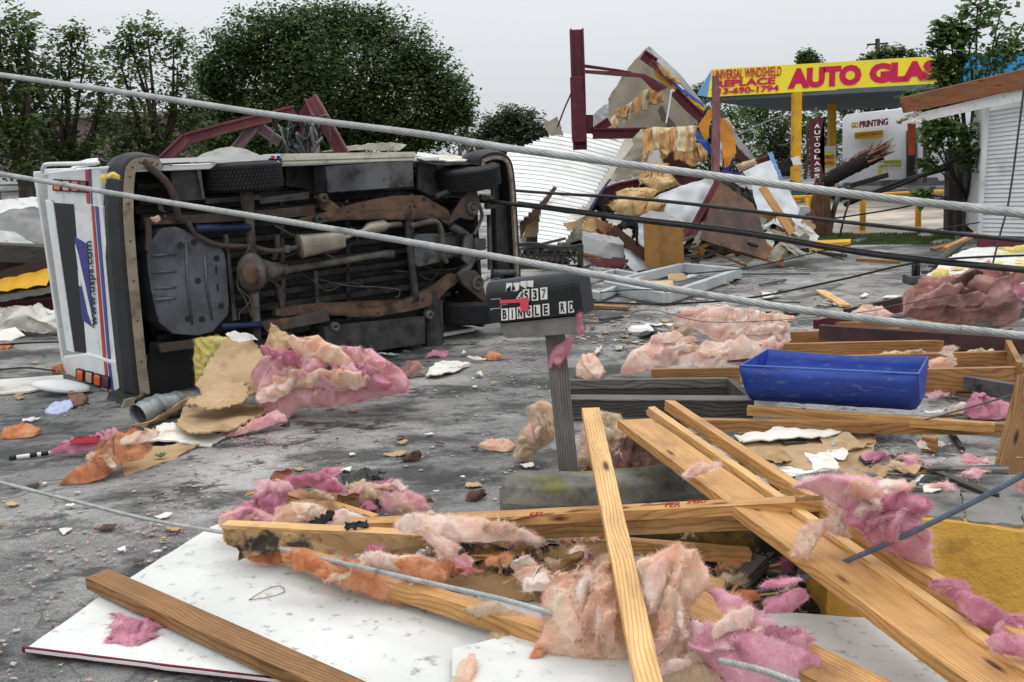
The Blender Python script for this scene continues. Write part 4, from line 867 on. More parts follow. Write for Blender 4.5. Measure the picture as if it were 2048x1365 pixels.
# tank with pressed ribs and drain holes
tk = tp([(316,464),(326,457),(352,454),(371,461),(392,474),(416,489),(444,497),(450,510),(453,530),(458,606),(455,632),(440,648),(426,664),(396,672),(345,668),(318,645),(306,600),(296,545),(293,503),(302,484)], -.06, .3, 'fuel_tank', TANK, bevel=.035)
rbm = MB()
for y in (510,544,576,598): rbm.tube([T(302+(y-510)*.08,y+2,-.062),T(330,y,-.055),T(352,y-1,-.062)], .012, 8)
rbm.tube([T(372,470,-.062),T(374,560,-.055),T(384,650,-.062)], .012, 8); rbm.tube([T(408,500,-.062),T(414,580,-.055),T(424,640,-.062)], .012, 8)
build(rbm, 'pressed_rib', TANK, tk, smooth=True)
for x, y in ((361,491),(388,485),(433,517),(396,562),(376,638),(404,639),(443,612)): build(MB().lathe([(.026,0),(.026,.004)], axisM(T(x,y,-.057), TN), 14), 'drain_hole', BLACKR, tk)
for a, b_ in (((432,532),(433,548)),((435,568),(436,583))): build(MB().bar(T(*a,-.056),T(*b_,-.056),.012,.006,TN), 'slot', BLACKR, tk)
tp([(293,440),(302,440),(304,482),(298,506),(292,500)], -.03, .03, 'tank_strap', RUST2); tp([(450,470),(456,470),(474,640),(466,642)], -.1, .04, 'floor_brace', UNDER2); tp([(628,542),(636,542),(640,620),(632,622)], -.3, .04, 'floor_brace', UNDER2)
tp([(410,398),(520,390),(520,400),(412,408)], -.2, .05, 'floor_brace', UNDER2); tp([(520,396),(618,384),(618,398),(520,408)], -.22, .05, 'floor_brace', UNDER2)
# rear axle, differential, shafts
vb(MB().tube([T(492,372,-.06),T(494,400,-.06),T(500,455,-.03),T(504,510,0)], [.06,.06,.038,.04], 14), 'rear_axle', AXLE, smooth=True); vb(MB().tube([T(507,580,0),T(513,650,-.03),T(516,700,-.06)], [.045,.035,.035], 14), 'rear_axle', AXLE, smooth=True)
vb(MB().lathe([(.04,-.1),(.12,-.08),(.155,-.02),(.155,.03),(.13,.08),(.07,.12),(.01,.13)], axisM(T(503,546,.02), TN)@Matrix.Diagonal((.8,1.1,1,1)), 26), 'differential', AXLE, smooth=True)
vb(MB().lathe([(.088,0),(.088,.02),(.06,.035)], axisM(T(500,548,.145), TN)@Matrix.Diagonal((.85,1.1,1,1)), 26), 'diff_cover', RUST, smooth=True)
vb(MB().tube([T(515,545,0),T(545,540,-.02),T(566,538,-.03)], [.13,.07,.045], 16), 'pinion_housing', AXLE, smooth=True)
vb(MB().tube([T(564,540,-.03),T(572,540,-.03),T(576,540,-.03),T(765,509,-.08),T(770,509,-.08),T(785,508,-.09)], [.05,.05,.034,.03,.042,.04], 16), 'drive_shaft', AXLE, smooth=True)
mf = MB(); A = [T(x,y,.02) for x,y in ((594,470),(683,463),(686,496),(603,517))]
c0 = (A[0]+A[3])/2; c1 = (A[1]+A[2])/2; hv = (A[0]-A[3])/2; hv1 = (A[1]-A[2])/2; vs = []; K = 20
for t, s_ in ((0,.9),(.02,1.04),(.04,1.0),(.96,1.0),(.98,1.04),(1,.9)):
    c = c0.lerp(c1,t); h_ = hv.lerp(hv1,t)
    for k in range(K):
        a = 2*pi*k/K; ca, sa = cos(a), sin(a); ca = math.copysign(abs(ca)**.6, ca); sa = math.copysign(abs(sa)**.6, sa); vs.append(c+h_*ca*s_+TN*sa*.065*s_)
mf.add(vs, [(i*K+k, i*K+(k+1)%K, (i+1)*K+(k+1)%K, (i+1)*K+k) for i in range(5) for k in range(K)]+[tuple(range(K)), tuple(5*K+k for k in range(K))]); vb(mf, 'muffler', MUFF, smooth='auto')
vb(MB().tube(spline([T(285,322,.0),T(300,335,.0),T(330,362,.0),T(346,390,-.02),T(352,415,-.05),T(358,440,-.1)],6), .03, 10), 'exhaust_pipe', RUST2, smooth=True)
vb(MB().tube(spline([T(376,446,-.02),T(390,466,-.02),T(420,485,-.02),T(450,492,-.02),T(500,494,-.02),T(540,502,0),T(570,500,.02),T(596,494,.02)],6), .022, 10), 'exhaust_pipe', RUST2, smooth=True)
vb(MB().tube([T(684,478,.0),T(705,470,.0),T(726,462,.0),T(736,458,.0),T(742,457,0),T(768,452,0),T(776,451,0),T(800,448,-.05)], [.02,.02,.02,.05,.058,.055,.025,.025], 14), 'catalytic_converter', MUFF, smooth=True)
vb(MB().tube(spline([T(822,452,.03),T(845,447,.03),T(868,443,.03),T(880,454,.03),T(884,480,.03),T(886,510,.03),T(893,526,.03)],6), .027, 12), 'exhaust_pipe', AXLE, smooth=True)
vb(MB().tube([T(574,491,.03),T(574,506,.03)], .03, 10), 'pipe_clamp', UNDER2)
tp([(828,474),(838,469),(876,467),(882,474),(886,520),(880,526),(836,535),(831,530)], -.02, .14, 'transmission_pan', UNDER2, bevel=.02); tp([(886,470),(930,470),(935,515),(890,520)], -.15, .1, 'engine_block', UNDER2, bevel=.03)
vb(MB().tube([T(392,458,.0),T(440,457,.0),T(441,457,.0),T(500,455,.0)], [.034,.034,.028,.028], 12), 'shock_absorber', BLUESH, smooth=True); vb(MB().tube([T(444,654,.02),T(500,651,.02),T(522,650,.02)], [.03,.026,.03], 12), 'shock_absorber', BLUESH, smooth=True)
for pts in ([(500,490),(478,540),(476,575),(490,598),(505,640)], [(476,575),(500,600),(480,625),(478,640)], [(640,560),(700,572),(760,575),(800,580)], [(800,580),(798,592),(790,596)], [(700,455),(712,462),(716,485)], [(870,475),(885,470),(905,466)]):
    vb(MB().tube(spline([T(x,y,.03) for x,y in pts],6), .005, 5), 'brake_line', AXLE, smooth=True)
rk = random.Random(12)
for k in range(34):
    x, y = rk.choice(((rk.uniform(290,620), rk.choice((438,446,418+10)) ), (rk.uniform(640,880), rk.choice((404,412,610,622))), (rk.uniform(300,980), rk.uniform(380,640))))
    build(MB().lathe([(.014,0),(.014,.010),(.007,.016)], axisM(T(x,y,-.10 if k%3 else -.40), TN), 6), 'bolt', AXLE, van)
for k in range(12):
    x, y = rk.uniform(330,960), rk.uniform(400,620); pts = [(x,y)]
    for j in range(4): x += rk.uniform(10,55)*(1 if k%2 else -1); y += rk.uniform(-26,26); pts.append((min(max(x,300),985),y))
    vb(MB().tube(spline([T(a,b_,-.30+.02*(k%5)) for a,b_ in pts],6), rk.choice((.006,.009,.013)), 6), 'hose', (BLACKR,UNDER2,RUST2,AXLE)[k%4], smooth=True)
for k in range(3):
    x = 560+k*130; vb(MB().poly([T(x,388+(k%2)*8,-.38),T(x+7,387+(k%2)*8,-.38),T(x+12,640,-.38),T(x+5,640,-.38)], .04), 'floor_crossbar', UNDER if k%2 else UNDER2)
for pts in ([(555,470),(556,500),(548,520)], [(541,560),(560,575),(566,620)], [(320,395),(322,420),(330,425)]):
    tp([(x-4,y) for x,y in pts]+[(x+5,y) for x,y in reversed(pts)], -.1, .03, 'spring_bracket', RUST2)
fluff('wool_tuft', [(302,436),(318,430),(322,438),(312,446),(303,443)], INS['salmon'], parent=van, tilt=85, h=.03, s=.008, R=.03, D=T(312,440).y, fibres=60, flen=.02, freq=14, amp=.02)
# ================================================================== helpers for traced wreckage
def cv(ox, oy, s): return lambda *a: [(ox+x/s, oy+y/s) for x, y in a]
ZA = cv(1000,240,4.266); ZB = cv(1160,80,4.266); ZC = cv(1380,180,4.014); ZD = cv(1160,360,5.12); ZE = cv(1620,440,4.266); ZF = cv(1780,60,2.3545); ZG = cv(1180,480,2.3594); Z1 = cv(1000,40,2.625)
def D3(px, D, lean=0.0, side=0.0):
    """px list to points: D at the lowest point, receding `lean` metres per 100 px upward and `side` per 100 px rightward"""
    y0 = max(q[1] for q in px); x0 = px[0][0]; return [P(x, y, D+(y0-y)*lean/100+(x-x0)*side/100) for x, y in px]
def sheet(name, px, D, m, label, cat='metal sheet', lean=.8, side=0, th=.008, amp=.05, sc=1.6, cuts=5, rag=.012, seed=1, group=None, parent=None):
    return build(crumple(D3(px, D, lean, side), th, cuts, amp, sc, rag, seed), name, m, parent, label=label, cat=None if parent else cat, group=group)
def ibeam(pts, wd, dp, m, name, label=None, parent=None, cat='steel beam', up=Z):
    pts = [Vector(p) for p in pts]; mb = MB()
    for a, b_ in zip(pts, pts[1:]):
        d = (b_-a).normalized(); s_ = d.cross(Y).normalized(); f_ = s_.cross(d)
        mb.bar(a-s_*wd*.5, b_-s_*wd*.5, dp, .03, s_); mb.bar(a+s_*wd*.5, b_+s_*wd*.5, dp, .03, s_); mb.bar(a, b_, .03, wd, s_)
    return build(mb, name, m, parent, label=label, cat=None if parent else cat)
# ---------------------------------------------------------------- collapsed metal building
ibeam([P(1153,60,17.6), P(1156,150,17.5), P(1160,300,17.4)], .20, .18, MAROON, 'steel_column', 'tall upright maroon steel column left of the gable', cat='steel column')
build(MB().poly(D3(Z1((370,300),(432,296),(452,520),(455,640),(380,640)), 17.2, 0), .16), 'column_sleeve', MAROON, label='wide maroon steel plate round the foot of the tall column', cat='steel column', bevel=.01)
rf = empty('roof_rafter', P(1250,180,17.6), 'bent maroon rafter arm reaching right from the tall column', 'steel beam')
build(MB().poly(D3(Z1((430,232),(640,262),(700,275),(640,275),(430,248)), 17.8, 0), .1), 'upper_flange', MAROON, rf)
build(MB().poly(D3(Z1((430,262),(620,272),(760,284),(880,352),(868,365),(745,300),(620,292),(430,276)), 17.6, 0), .18), 'lower_flange', MAROON2, rf)
build(MB().poly(D3(Z1((735,296),(862,360),(832,380),(800,365)), 17.55, 0), .03), 'web', MAROON, rf)
sheet('gable_liner', ZB((590,58),(540,95),(460,180),(400,250),(330,360),(240,500),(235,700),(250,780),(560,790),(900,760),(1010,700),(1030,660),(800,440),(620,220)), 18.6, BEIGE, 'large torn beige liner panel of the fallen gable, peak against the sky', 'wall panel', 0, 0, .02, .08, .9, 5, .03, 2)
sheet('roof_skin', ZB((592,52),(700,150),(860,300),(1080,575),(1060,610),(820,330),(640,170),(560,95)), 18.2, SHEETG, 'grey roof strip running down the right slope of the fallen gable', lean=.3, th=.05, amp=.015, seed=3, rag=.004)
sheet('fold_panel', ZB((700,560),(740,640),(820,735),(760,755),(700,690),(660,600)), 18.3, flat('fold_dark_grey', S(112,108,98)), 'grey folded strip inside the gable liner', 'wall panel', 0, 0, .02, .05, 1)  # darker grey strip set inside the liner
ibeam(D3(ZB((535,125),(640,200)), 18.1, 0), .14, .12, MAROON, 'purlin', 'short maroon purlin just under the gable peak'); ibeam(D3(ZB((600,185),(800,365)), 18.0, 0), .07, .1, MAROON2, 'purlin', 'thin faded maroon purlin halfway down the gable slope'); ibeam(D3(ZB((805,440),(930,570),(1035,665)), 17.9, 0), .13, .12, MAROON, 'purlin', 'dark maroon purlin at the lower end of the gable slope')
sheet('fascia_strip', ZB((630,262),(700,290),(780,345),(930,470),(1062,575),(1058,606),(930,530),(800,425),(640,305)), 17.95, YELP, 'crumpled yellow fascia strip inside the gable slope', 'fascia', .2, 0, .02, .05, 2)
sheet('fascia_strip', ZB((770,335),(880,420),(1050,550),(1060,575),(920,480),(790,375)), 17.85, BLUEP, 'blue edge strip lying on the yellow gable fascia', 'fascia', .2, 0, .02, .03, 2)
fluff('insulation_batt', ZB((650,215),(700,215),(760,270),(860,370),(840,385),(760,330),(680,260)), INS['old'], 'tan wool packed under the grey roof strip near the gable peak', tilt=80, D=17.9, h=.1, s=.03, R=.1, seed=3, fibres=200, flen=.1, fw=.003)
sheet('wall_scrap', ZB((115,632),(200,560),(245,545),(235,700),(120,790)), 18.0, SHEETW, 'crumpled white metal scrap between the column and the gable', lean=0, amp=.12, sc=2.5, seed=4)
sheet('roof_flap', ZA((355,-20),(420,10),(490,-25),(520,80),(532,125),(430,138),(395,80)), 18.5, BEIGE, 'small torn beige flap standing left of the tall column', 'wall panel', 0, 0, .02, .06, 2)
ibeam(D3(ZB((110,800),(300,800),(560,795)), 17.3, 0), .15, .14, MAROON, 'steel_beam', 'horizontal maroon beam the tan wool hangs from'); ibeam(D3(ZB((100,800),(250,695)), 17.5, 0), .12, .1, MAROON, 'steel_brace', 'short diagonal maroon brace at the foot of the gable')
build(MB().poly(D3(ZB((45,640),(115,640),(115,800),(50,800)), 17.4, 0), .12), 'steel_stub', MAROON, label='stubby maroon post right of the tall column foot', cat='steel column')
def drape(tl_, tr_, bl_, br_, D, m, label, group=None, seed=1, amp=.14, f=5, rag=.3, name='torn_insulation', th=.03):
    """hanging cloth-like wool: vertical folds, torn lower hem"""
    Wm = abs(P(tr_[0],tr_[1],D).x-P(tl_[0],tl_[1],D).x); nu = max(14, int(Wm/.03)); nv = 30; sv = Vector((seed*3.3,seed,0))
    def fn(u, v):
        vv = v*(1-rag*(.5+.9*N3(Vector((u*Wm*4,0,0))+sv)) if True else 1)
        x = (tl_[0]*(1-u)+tr_[0]*u)*(1-vv)+(bl_[0]*(1-u)+br_[0]*u)*vv; y = (tl_[1]*(1-u)+tr_[1]*u)*(1-vv)+(bl_[1]*(1-u)+br_[1]*u)*vv
        p = P(x, y, D); k = .25+.9*vv
        fo = (1-abs(N3(Vector((u*Wm*f, vv*.7, seed))))*2.4)+.45*(1-abs(N3(Vector((u*Wm*f*2.4, vv*1.5, seed+4))))*2.4)
        return p+Vector((N3(Vector((u*9,vv*3,seed)))*.06*vv, -amp*k*fo+.04*N3(p*9), .03*N3(p*5+sv)))
    return build(MB().grid(fn, nu, nv, th), name, m, smooth=True, label=label, cat='insulation', group=group)
OLDS = mat('old_wool_streaked', S(222,190,142), S(190,136,80), 9, 1, 0, .7, 30, (3,1,.5), c3=S(104,66,40), s3=3.4, t3=.62, spec=.05, bdist=.02, e3=.07)
OLDP = mat('old_wool_pale', S(232,222,196), S(214,192,150), 7, 1, 0, .7, 30, (3,1,.5), c3=S(196,146,84), s3=3.4, t3=.58, spec=.05, bdist=.02, e3=.08)
for k, q in enumerate((((255,690),(330,600),(255,775),(325,770)), ((325,590),(420,550),(320,690),(375,690)), ((400,560),(470,490),(370,745),(420,700)), ((450,510),(540,440),(470,690),(530,690)), ((530,445),(610,395),(540,640),(600,590)), ((600,395),(700,440),(590,590),(700,590)))):
    q = ZB(*q); drape(*q, 18.2-.03*k, OLDS if k % 2 else OLDP, 'ragged tan wool strip clinging across the gable liner', 'ragged wool strips on the gable liner', 40+k, .16, 4, .5)
sheet('liner_sheet', ZB((440,850),(540,775),(625,790),(612,950),(530,1150),(400,1180),(250,1205),(300,1080),(390,940)), 16.9, BEIGE, 'pale liner sheet hanging left of the tan wool drapes', 'wall panel', .2, 0, .01, .16, 1.6, 5, .05, 6)
for k, (q, DD, lb, mm) in enumerate((
 (((535,758),(640,745),(505,1250),(570,1120)), 16.6, 'long narrow tan wool strip at the left of the hanging drapes', OLDS),
 (((610,752),(800,742),(640,1060),(800,1050)), 16.62, 'wide cream wool drape over the maroon beam', OLDP),
 (((680,800),(850,745),(700,1080),(770,1090)), 16.5, 'stained brown orange wool drape in front of the wide cream one', OLDS),
 (((820,742),(990,730),(835,1010),(975,1020)), 16.42, 'cream wool drape with square hem right of the stained one', OLDP),
 (((780,880),(1000,880),(800,1110),(1000,1110)), 16.85, 'lower fringe of tan wool behind the drapes', OLDS),
 (((1000,880),(1085,895),(1000,1100),(1060,1090)), 16.9, 'small wool remnant right of the drapes', OLDS),
 (((510,1040),(760,1050),(505,1260),(640,1280)), 16.5, 'brown tail of wool under the drapes', OLDS))):
    drape(*ZB(*q), DD, mm, lb, None, 60+k, .20, 3.0, .5)
fluff('torn_insulation', ZB((600,1150),(760,1130),(850,1240),(700,1275),(630,1262)), INS['old'], 'golden clump of wool at the bottom of the drapes', tilt=80, D=16.4, h=.15, s=.028, R=.12, seed=26, fibres=300, flen=.1, freq=5, fw=.003, amp=.1)
for k in range(15):
    rr_ = random.Random(500+k); x = rr_.uniform(1060,1620); y = rr_.uniform(480, 560-(x-1060)*.1); L_ = rr_.uniform(.4,1.3); a_ = rr_.uniform(-.6,.6); c = P(x, y, 15.4)
    beam('broken_stick', c-Vector((cos(a_)*L_/2,.1,sin(a_)*L_/2)), c+Vector((cos(a_)*L_/2,-.1,sin(a_)*L_/2)), rr_.choice((.04,.06,.1)), .035, (BROWNW, DARKW, GREYW)[k%3], 'broken stick of timber lying in the rubble of the collapsed building', rag=.02, group='broken sticks in the rubble heap', seed=k)
build(MB().poly(D3(ZB((740,900),(850,880),(860,1000),(1000,1000),(1000,1110),(700,1110)), 17.3, 0), .2), 'dark_board', flat('dark_brown', S(74,46,34)), label='dark brown board behind the hanging wool', cat='board')
sheet('bent_orange_sheet', ZB((1172,485),(1135,560),(1080,640),(1010,730),(1060,862),(1092,850),(1112,700),(1150,620),(1190,500)), 16.8, ORNG, 'bent orange panel left of the splintered pink post', 'panel', 0, 0, .02, .05, 1.5)
sheet('bent_orange_sheet', ZB((1190,645),(1230,690),(1270,745),(1335,860),(1330,970),(1262,1092),(1232,1085),(1210,850),(1185,770)), 16.7, ORNG, 'bent orange panel right of the splintered pink post', 'panel', 0, 0, .02, .05, 1.5, seed=5)
sheet('blue_trim', ZB((985,738),(972,830),(1060,925),(1140,1010),(1136,960),(1092,888),(1085,862),(1050,850),(1000,775)), 16.6, BLUEP, 'crumpled blue trim hooked under the orange panel', 'panel', 0, 0, .02, .06, 2.5)
sheet('plastic_sheet', ZB((1180,760),(1220,800),(1230,960),(1210,1090),(1170,1040),(1160,900)), 16.75, SHEETW, 'pale torn plastic between the orange panels', 'sheet', 0, 0, .01, .08, 3)
b = build(MB().tube([P(1431,152,16.0),P(1433,230,16.0),P(1431,345,15.9)]+[P(1436,372,15.9)], [.055,.07,.07,.05], 7), 'splintered_post', mat('pink_stained_wood', S(146,104,106), S(110,74,76), 8, .9, 0, .8, 14, (4,4,.4), c3=S(86,60,58), s3=6, t3=.6), label='thin upright pinkish splintered post in front of the sign', cat='post')
ibeam(D3([(1436,362),(1372,480)], 15.4, 0), .06, .05, MAROON2, 'angle_iron', 'long sloping faded maroon angle iron beside the burnt plate')
# big white ribbed wall panel
def inpoly(x, y, Q):
    c = False; j = len(Q)-1
    for i in range(len(Q)):
        (xi, yi), (xj, yj) = Q[i], Q[j]
        if (yi > y) != (yj > y) and x < (xj-xi)*(y-yi)/(yj-yi)+xi: c = not c
        j = i
    return c
ol = [(10,312),(60,290),(180,240),(380,150),(500,132),(620,120),(800,138),(1080,175),(810,610),(540,1060),(320,1035),(330,900),(352,780),(485,580),(455,575),(300,750),(170,865),(10,865)]
mb = MB(); sv = []; fs = []; idx = {}
nx = 110; rows = []
for j in range(34):
    y0 = -120+j*36
    for d_, g_ in ((0,0),(31,0),(32.5,1),(34.5,1)): rows.append((y0+d_, g_))
def wp(i, r):
    if (i, r) in idx: return idx[i, r]
    x = 0+i*1100/nx; yb0, g_ = rows[r]; y = yb0 + 150*(max(0,x-60)/900)**1.7
    Dp = 15.9 + (1-y/1060)*4.2 - x/1100*.6 + g_*.09 + .25*sin(x/1100*3.1)*-1
    (px, py), = ZA((x, y)); idx[i, r] = len(sv); sv.append(P(px, py, Dp)); return idx[i, r]
for i in range(nx):
    for r in range(len(rows)-1):
        xm = (i+.5)*1100/nx; ym = (rows[r][0]+rows[r+1][0])/2 + 150*(max(0,xm-60)/900)**1.7
        if inpoly(xm, ym, ol): fs.append((wp(i,r), wp(i+1,r), wp(i+1,r+1), wp(i,r+1)))
mb.shell(sv, fs, .02)
wpn = empty('ribbed_wall_panel', P(1150,480,16), 'big curved white ribbed wall panel leaning behind the bench', 'wall panel')
build(mb, 'ribbed_sheet', mat('white_siding_metal', S(232,232,228), S(216,216,212), 1.2, .5, 0, .05, 10, c3=S(170,160,150), s3=1.6, t3=.70, e3=.1), wpn)
build(MB().poly(D3(ZA((1062,160),(1125,165),(1140,215),(1010,385),(830,680),(600,1062),(535,1062),(760,700),(960,370)), 15.9, .25), .06), 'edge_trim', CREAM, wpn)
build(MB().poly(D3(ZA((950,510),(850,650),(700,890),(606,1062),(596,1062),(690,870),(840,630),(935,500)), 15.85, .25), .03), 'trim_stripe', flat('violet_trim', S(60,54,110)), wpn)
build(MB().poly(D3(ZA((545,895),(575,895),(590,910),(565,955),(545,962),(540,955),(560,935),(572,912),(548,902)), 15.9, .3), .02), 'painted_hook', INK, wpn)
build(MB().poly(D3(ZA((455,572),(488,578),(350,790),(230,900),(175,1030),(168,870),(290,760),(400,650)), 16.6, .2), .05), 'backing_board', flat('dark_brown', S(74,46,34)), wpn)
sheet('plywood_sheet', ZA((335,780),(325,1040),(175,1046),(235,900)), 16.9, mat('tan_ply', S(196,168,132), S(170,142,106), 2, .8), 'tan plywood piece seen through the notch of the ribbed panel', 'board', 0, 0, .02, .02)
ibeam(D3(ZA((870,640),(1010,590),(1190,555)), 16.7, 0), .17, .12, MAROON, 'steel_beam', 'dark maroon beam end right of the ribbed panel edge')
ibeam(D3(ZB((740,1195),(860,1190),(1000,1150)), 16.6, 0), .16, .12, MAROON, 'steel_beam', 'maroon beam under the right wool drapes')
sheet('floor_sheet', ZA((880,560),(960,540),(1180,485),(1185,520),(1000,560),(900,590)), 16.75, SHEETW, 'thin white sheet edge above the dark maroon beam', lean=0, amp=.03)
fluff('insulation_batt', ZD((380,120),(480,85),(700,80),(800,110),(740,190),(620,230),(420,210),(372,190)), INS['old'], 'cream wool pillow on top of the scrap pile', tilt=70, D=15.9, h=.16, s=.028, R=.2, seed=31, fibres=250, flen=.08, fw=.003)
fluff('insulation_batt', ZD((280,262),(360,225),(480,205),(640,195),(760,210),(880,245),(865,320),(760,330),(700,375),(560,370),(420,350),(340,310)), INS['old'], 'golden crumpled wool below the cream pillow', tilt=65, D=15.7, h=.26, s=.028, R=.18, seed=32, fibres=500, flen=.1, freq=5, fw=.003, amp=.1)
fluff('insulation_batt', ZD((600,-10),(900,-30),(1010,50),(860,110),(760,150),(720,90)), INS['old'], 'yellow brown wool tail under the drapes', tilt=70, D=16.1, h=.2, s=.03, R=.15, seed=33, fibres=300, flen=.1, freq=5, fw=.003, amp=.1)
sheet('sheet_metal', ZD((750,175),(830,130),(1050,70),(1350,-40),(1420,-20),(1390,130),(1330,262),(1075,640),(1058,520),(1050,430),(880,390),(720,330),(870,260)), 15.6, SHEETW, 'large folded pale sheet left of the maroon angle iron', lean=.4, amp=.14, sc=1.3, cuts=5, seed=7)
sheet('sheet_metal', ZD((720,318),(900,350),(1060,425),(1050,462),(640,400),(600,390)), 15.4, SHEETW, 'narrow white flashing above the tan cabinet', lean=0, amp=.03, seed=8)
cab = empty('metal_cabinet', G(1330,537), 'tan metal cabinet standing on end in front of the pile', 'cabinet')
cA = D3(ZD((805,440),(1055,430),(1066,868),(815,895)), 14.8, 0); cB = D3(ZD((670,450),(805,440),(815,895),(690,905)), 14.8, 0); cB[0] += Y*.25; cB[3] += Y*.25
build(MB().poly(cA, .35), 'front_panel', TANBOX, cab, bevel=.01); build(MB().poly(cB, .05), 'side_panel', TANBOX, cab)
pl = empty('burnt_plate', P(1460,500,15.3), 'large burnt brown plate with an oval hole tilted on its corner', 'plate')
build(crumple(D3(ZD((1420,15),(1600,125),(1780,240),(1850,440),(1895,560),(1925,690),(1922,800),(1890,808),(1560,715),(1230,602),(1280,450),(1330,262),(1338,130)), 15.0, .5), .03, 5, .03, 1, .01, 3), 'plate_body', RUSTPL, pl)
ov = ZD(*[(1770+58*cos(t)+8*sin(t), 655+14*sin(t)+16*cos(t)) for t in [2*pi*k/20 for k in range(20)]])
build(MB().poly([p-Y*.03 for p in D3(ov, 15.05, .5)], .05), 'hole_disc', INK, pl)  # dark disc painted in for the unlit hole
sheet('sheet_metal', ZC((500,620),(560,570),(630,530),(660,520),(750,740),(820,850),(885,985),(928,1170),(830,1150),(700,1100),(580,1060),(540,960),(515,850),(490,720),(420,665)), 16.3, SHEETW, 'tall bluish white sheet right of the burnt plate', lean=.4, amp=.08, sc=1.4, cuts=5, seed=9)
sheet('sheet_metal', ZC((600,1110),(760,1140),(900,1170),(1000,1262),(880,1275),(780,1200),(650,1165)), 15.9, SHEETW, 'pale sheet scrap at the foot of the tall bluish sheet', lean=0, amp=.05, seed=10)
sheet('blue_trim', ZC((628,512),(662,500),(690,580),(752,735),(730,742),(690,650)), 16.2, flat('pale_blue', S(130,170,220)), 'pale blue strip along the edge of the tall bluish sheet', 'panel', 0, 0, .02, .03)
sheet('blue_trim', ZC((912,1090),(925,1092),(925,1168),(900,1166)), 16.1, flat('pale_blue', S(130,170,220)), 'small blue corner at the bottom of the tall bluish sheet', 'panel', 0, 0, .02, .01)
beam('board', P(1524,374,15.9), P(1585,468,15.6), .12, .04, PINE2, 'brown stud lying on the tall bluish sheet', up=-Y)
sheet('black_sheet', ZC((690,595),(790,548),(812,545),(838,602),(780,640),(728,668)), 17.5, INK, 'small black panel beside the yellow canopy post', 'panel', 0, 0, .04, .02); sheet('paper', ZC((808,545),(882,535),(898,600),(832,606)), 17.4, WHT, 'white flap at the end of the black panel', 'sheet', 0, 0, .01, .04)
fluff('insulation_batt', ZC((365,600),(430,580),(520,558),(532,600),(470,625),(400,642)), INS['tan'], 'small tan wool tuft on top of the tall bluish sheet', tilt=75, D=16.2, h=.12, s=.025, R=.1, seed=34, fibres=250, flen=.07, fw=.003)
ibeam(D3(ZC((520,585),(640,545)), 16.3, 0), .05, .05, MAROON, 'angle_iron', 'thin maroon rod poking from the tan tuft')
sheet('roof_skin', ZC((240,235),(300,240),(370,350),(450,455),(528,556),(470,560),(370,440),(290,330)), 17.0, SHEETG, 'grey roof strip right of the orange panels', lean=0, th=.05, amp=.03, seed=12)
fluff('insulation_batt', ZC((262,235),(300,228),(360,320),(366,350),(320,310),(290,270)), INS['tan'], 'frayed wool along the grey strip right of the orange panels', tilt=80, D=16.9, h=.08, s=.025, R=.06, seed=35, fibres=250, flen=.07, fw=.003)
sheet('plastic_sheet', ZC((372,528),(330,600),(250,655),(240,690),(420,700),(400,660),(310,665)), 16.5, flat('violet_tarp', S(70,62,130)), 'purple plastic below the right orange panel', 'sheet', 0, 0, .01, .06, 3)
sheet('dark_board', ZC((372,470),(440,520),(500,570),(420,585),(370,545)), 16.9, flat('dark_brown', S(74,46,34)), 'dark brown board under the grey roof strip', 'board', 0,0,.03,.02)
# scrap at the foot of the pile
sheet('trim_channel', ZD((28,530),(200,560),(400,600),(450,660),(452,835),(300,820),(60,795),(40,760),(20,600)), 15.3, SHEETG, 'grey bent trim channel behind the bench end', lean=.3, amp=.05, seed=13); sheet('trim_flange', ZD((28,525),(400,595),(450,655),(440,665),(200,620),(35,570)), 15.15, SHEETW, 'bright upper lip of the grey trim channel', lean=0, amp=.02)
sheet('maroon_strip', ZD((45,805),(250,808),(440,810),(495,815),(485,850),(420,885),(130,872)), 14.9, MAROON2, 'faded maroon strip below the grey trim channel', 'strip', 0, 0, .02, .03)
beam('dark_timber', P(1222,458,15.3), P(1297,516,15.2), .16, .06, flat('dark_brown', S(74,46,34)), 'dark brown timber sloping down to the tan cabinet', up=-Y)
sheet('sheet_metal', ZD((450,690),(560,740),(690,815),(692,905),(560,955),(470,850)), 15.2, SHEETW, 'white sheet scrap left of the tan cabinet foot', lean=.2, amp=.06, seed=14); sheet('sheet_metal', ZD((600,440),(680,450),(690,780),(600,700)), 15.6, SHEETW, 'upright white scrap behind the thin rod', lean=.2, amp=.06, seed=15)
build(MB().tube([G(1275,541), P(1273,445,15.0)], .02, 6), 'thin_rod', DKW, label='thin upright steel rod left of the tan cabinet', cat='rod')
sheet('brown_flap', ZD((150,400),(330,450),(322,500),(250,552),(180,492)), 15.4, mat('flap_brown', S(160,110,80), S(120,80,56), 3), 'brown board flap above the grey trim channel', 'board', 0, 0, .02, .05)
sheet('drywall_scrap', ZD((40,430),(150,400),(190,490),(130,530),(30,520)), 15.45, INS['old'], 'tan crumpled scrap left of the brown flap', 'scrap', 0, 0, .02, .08)
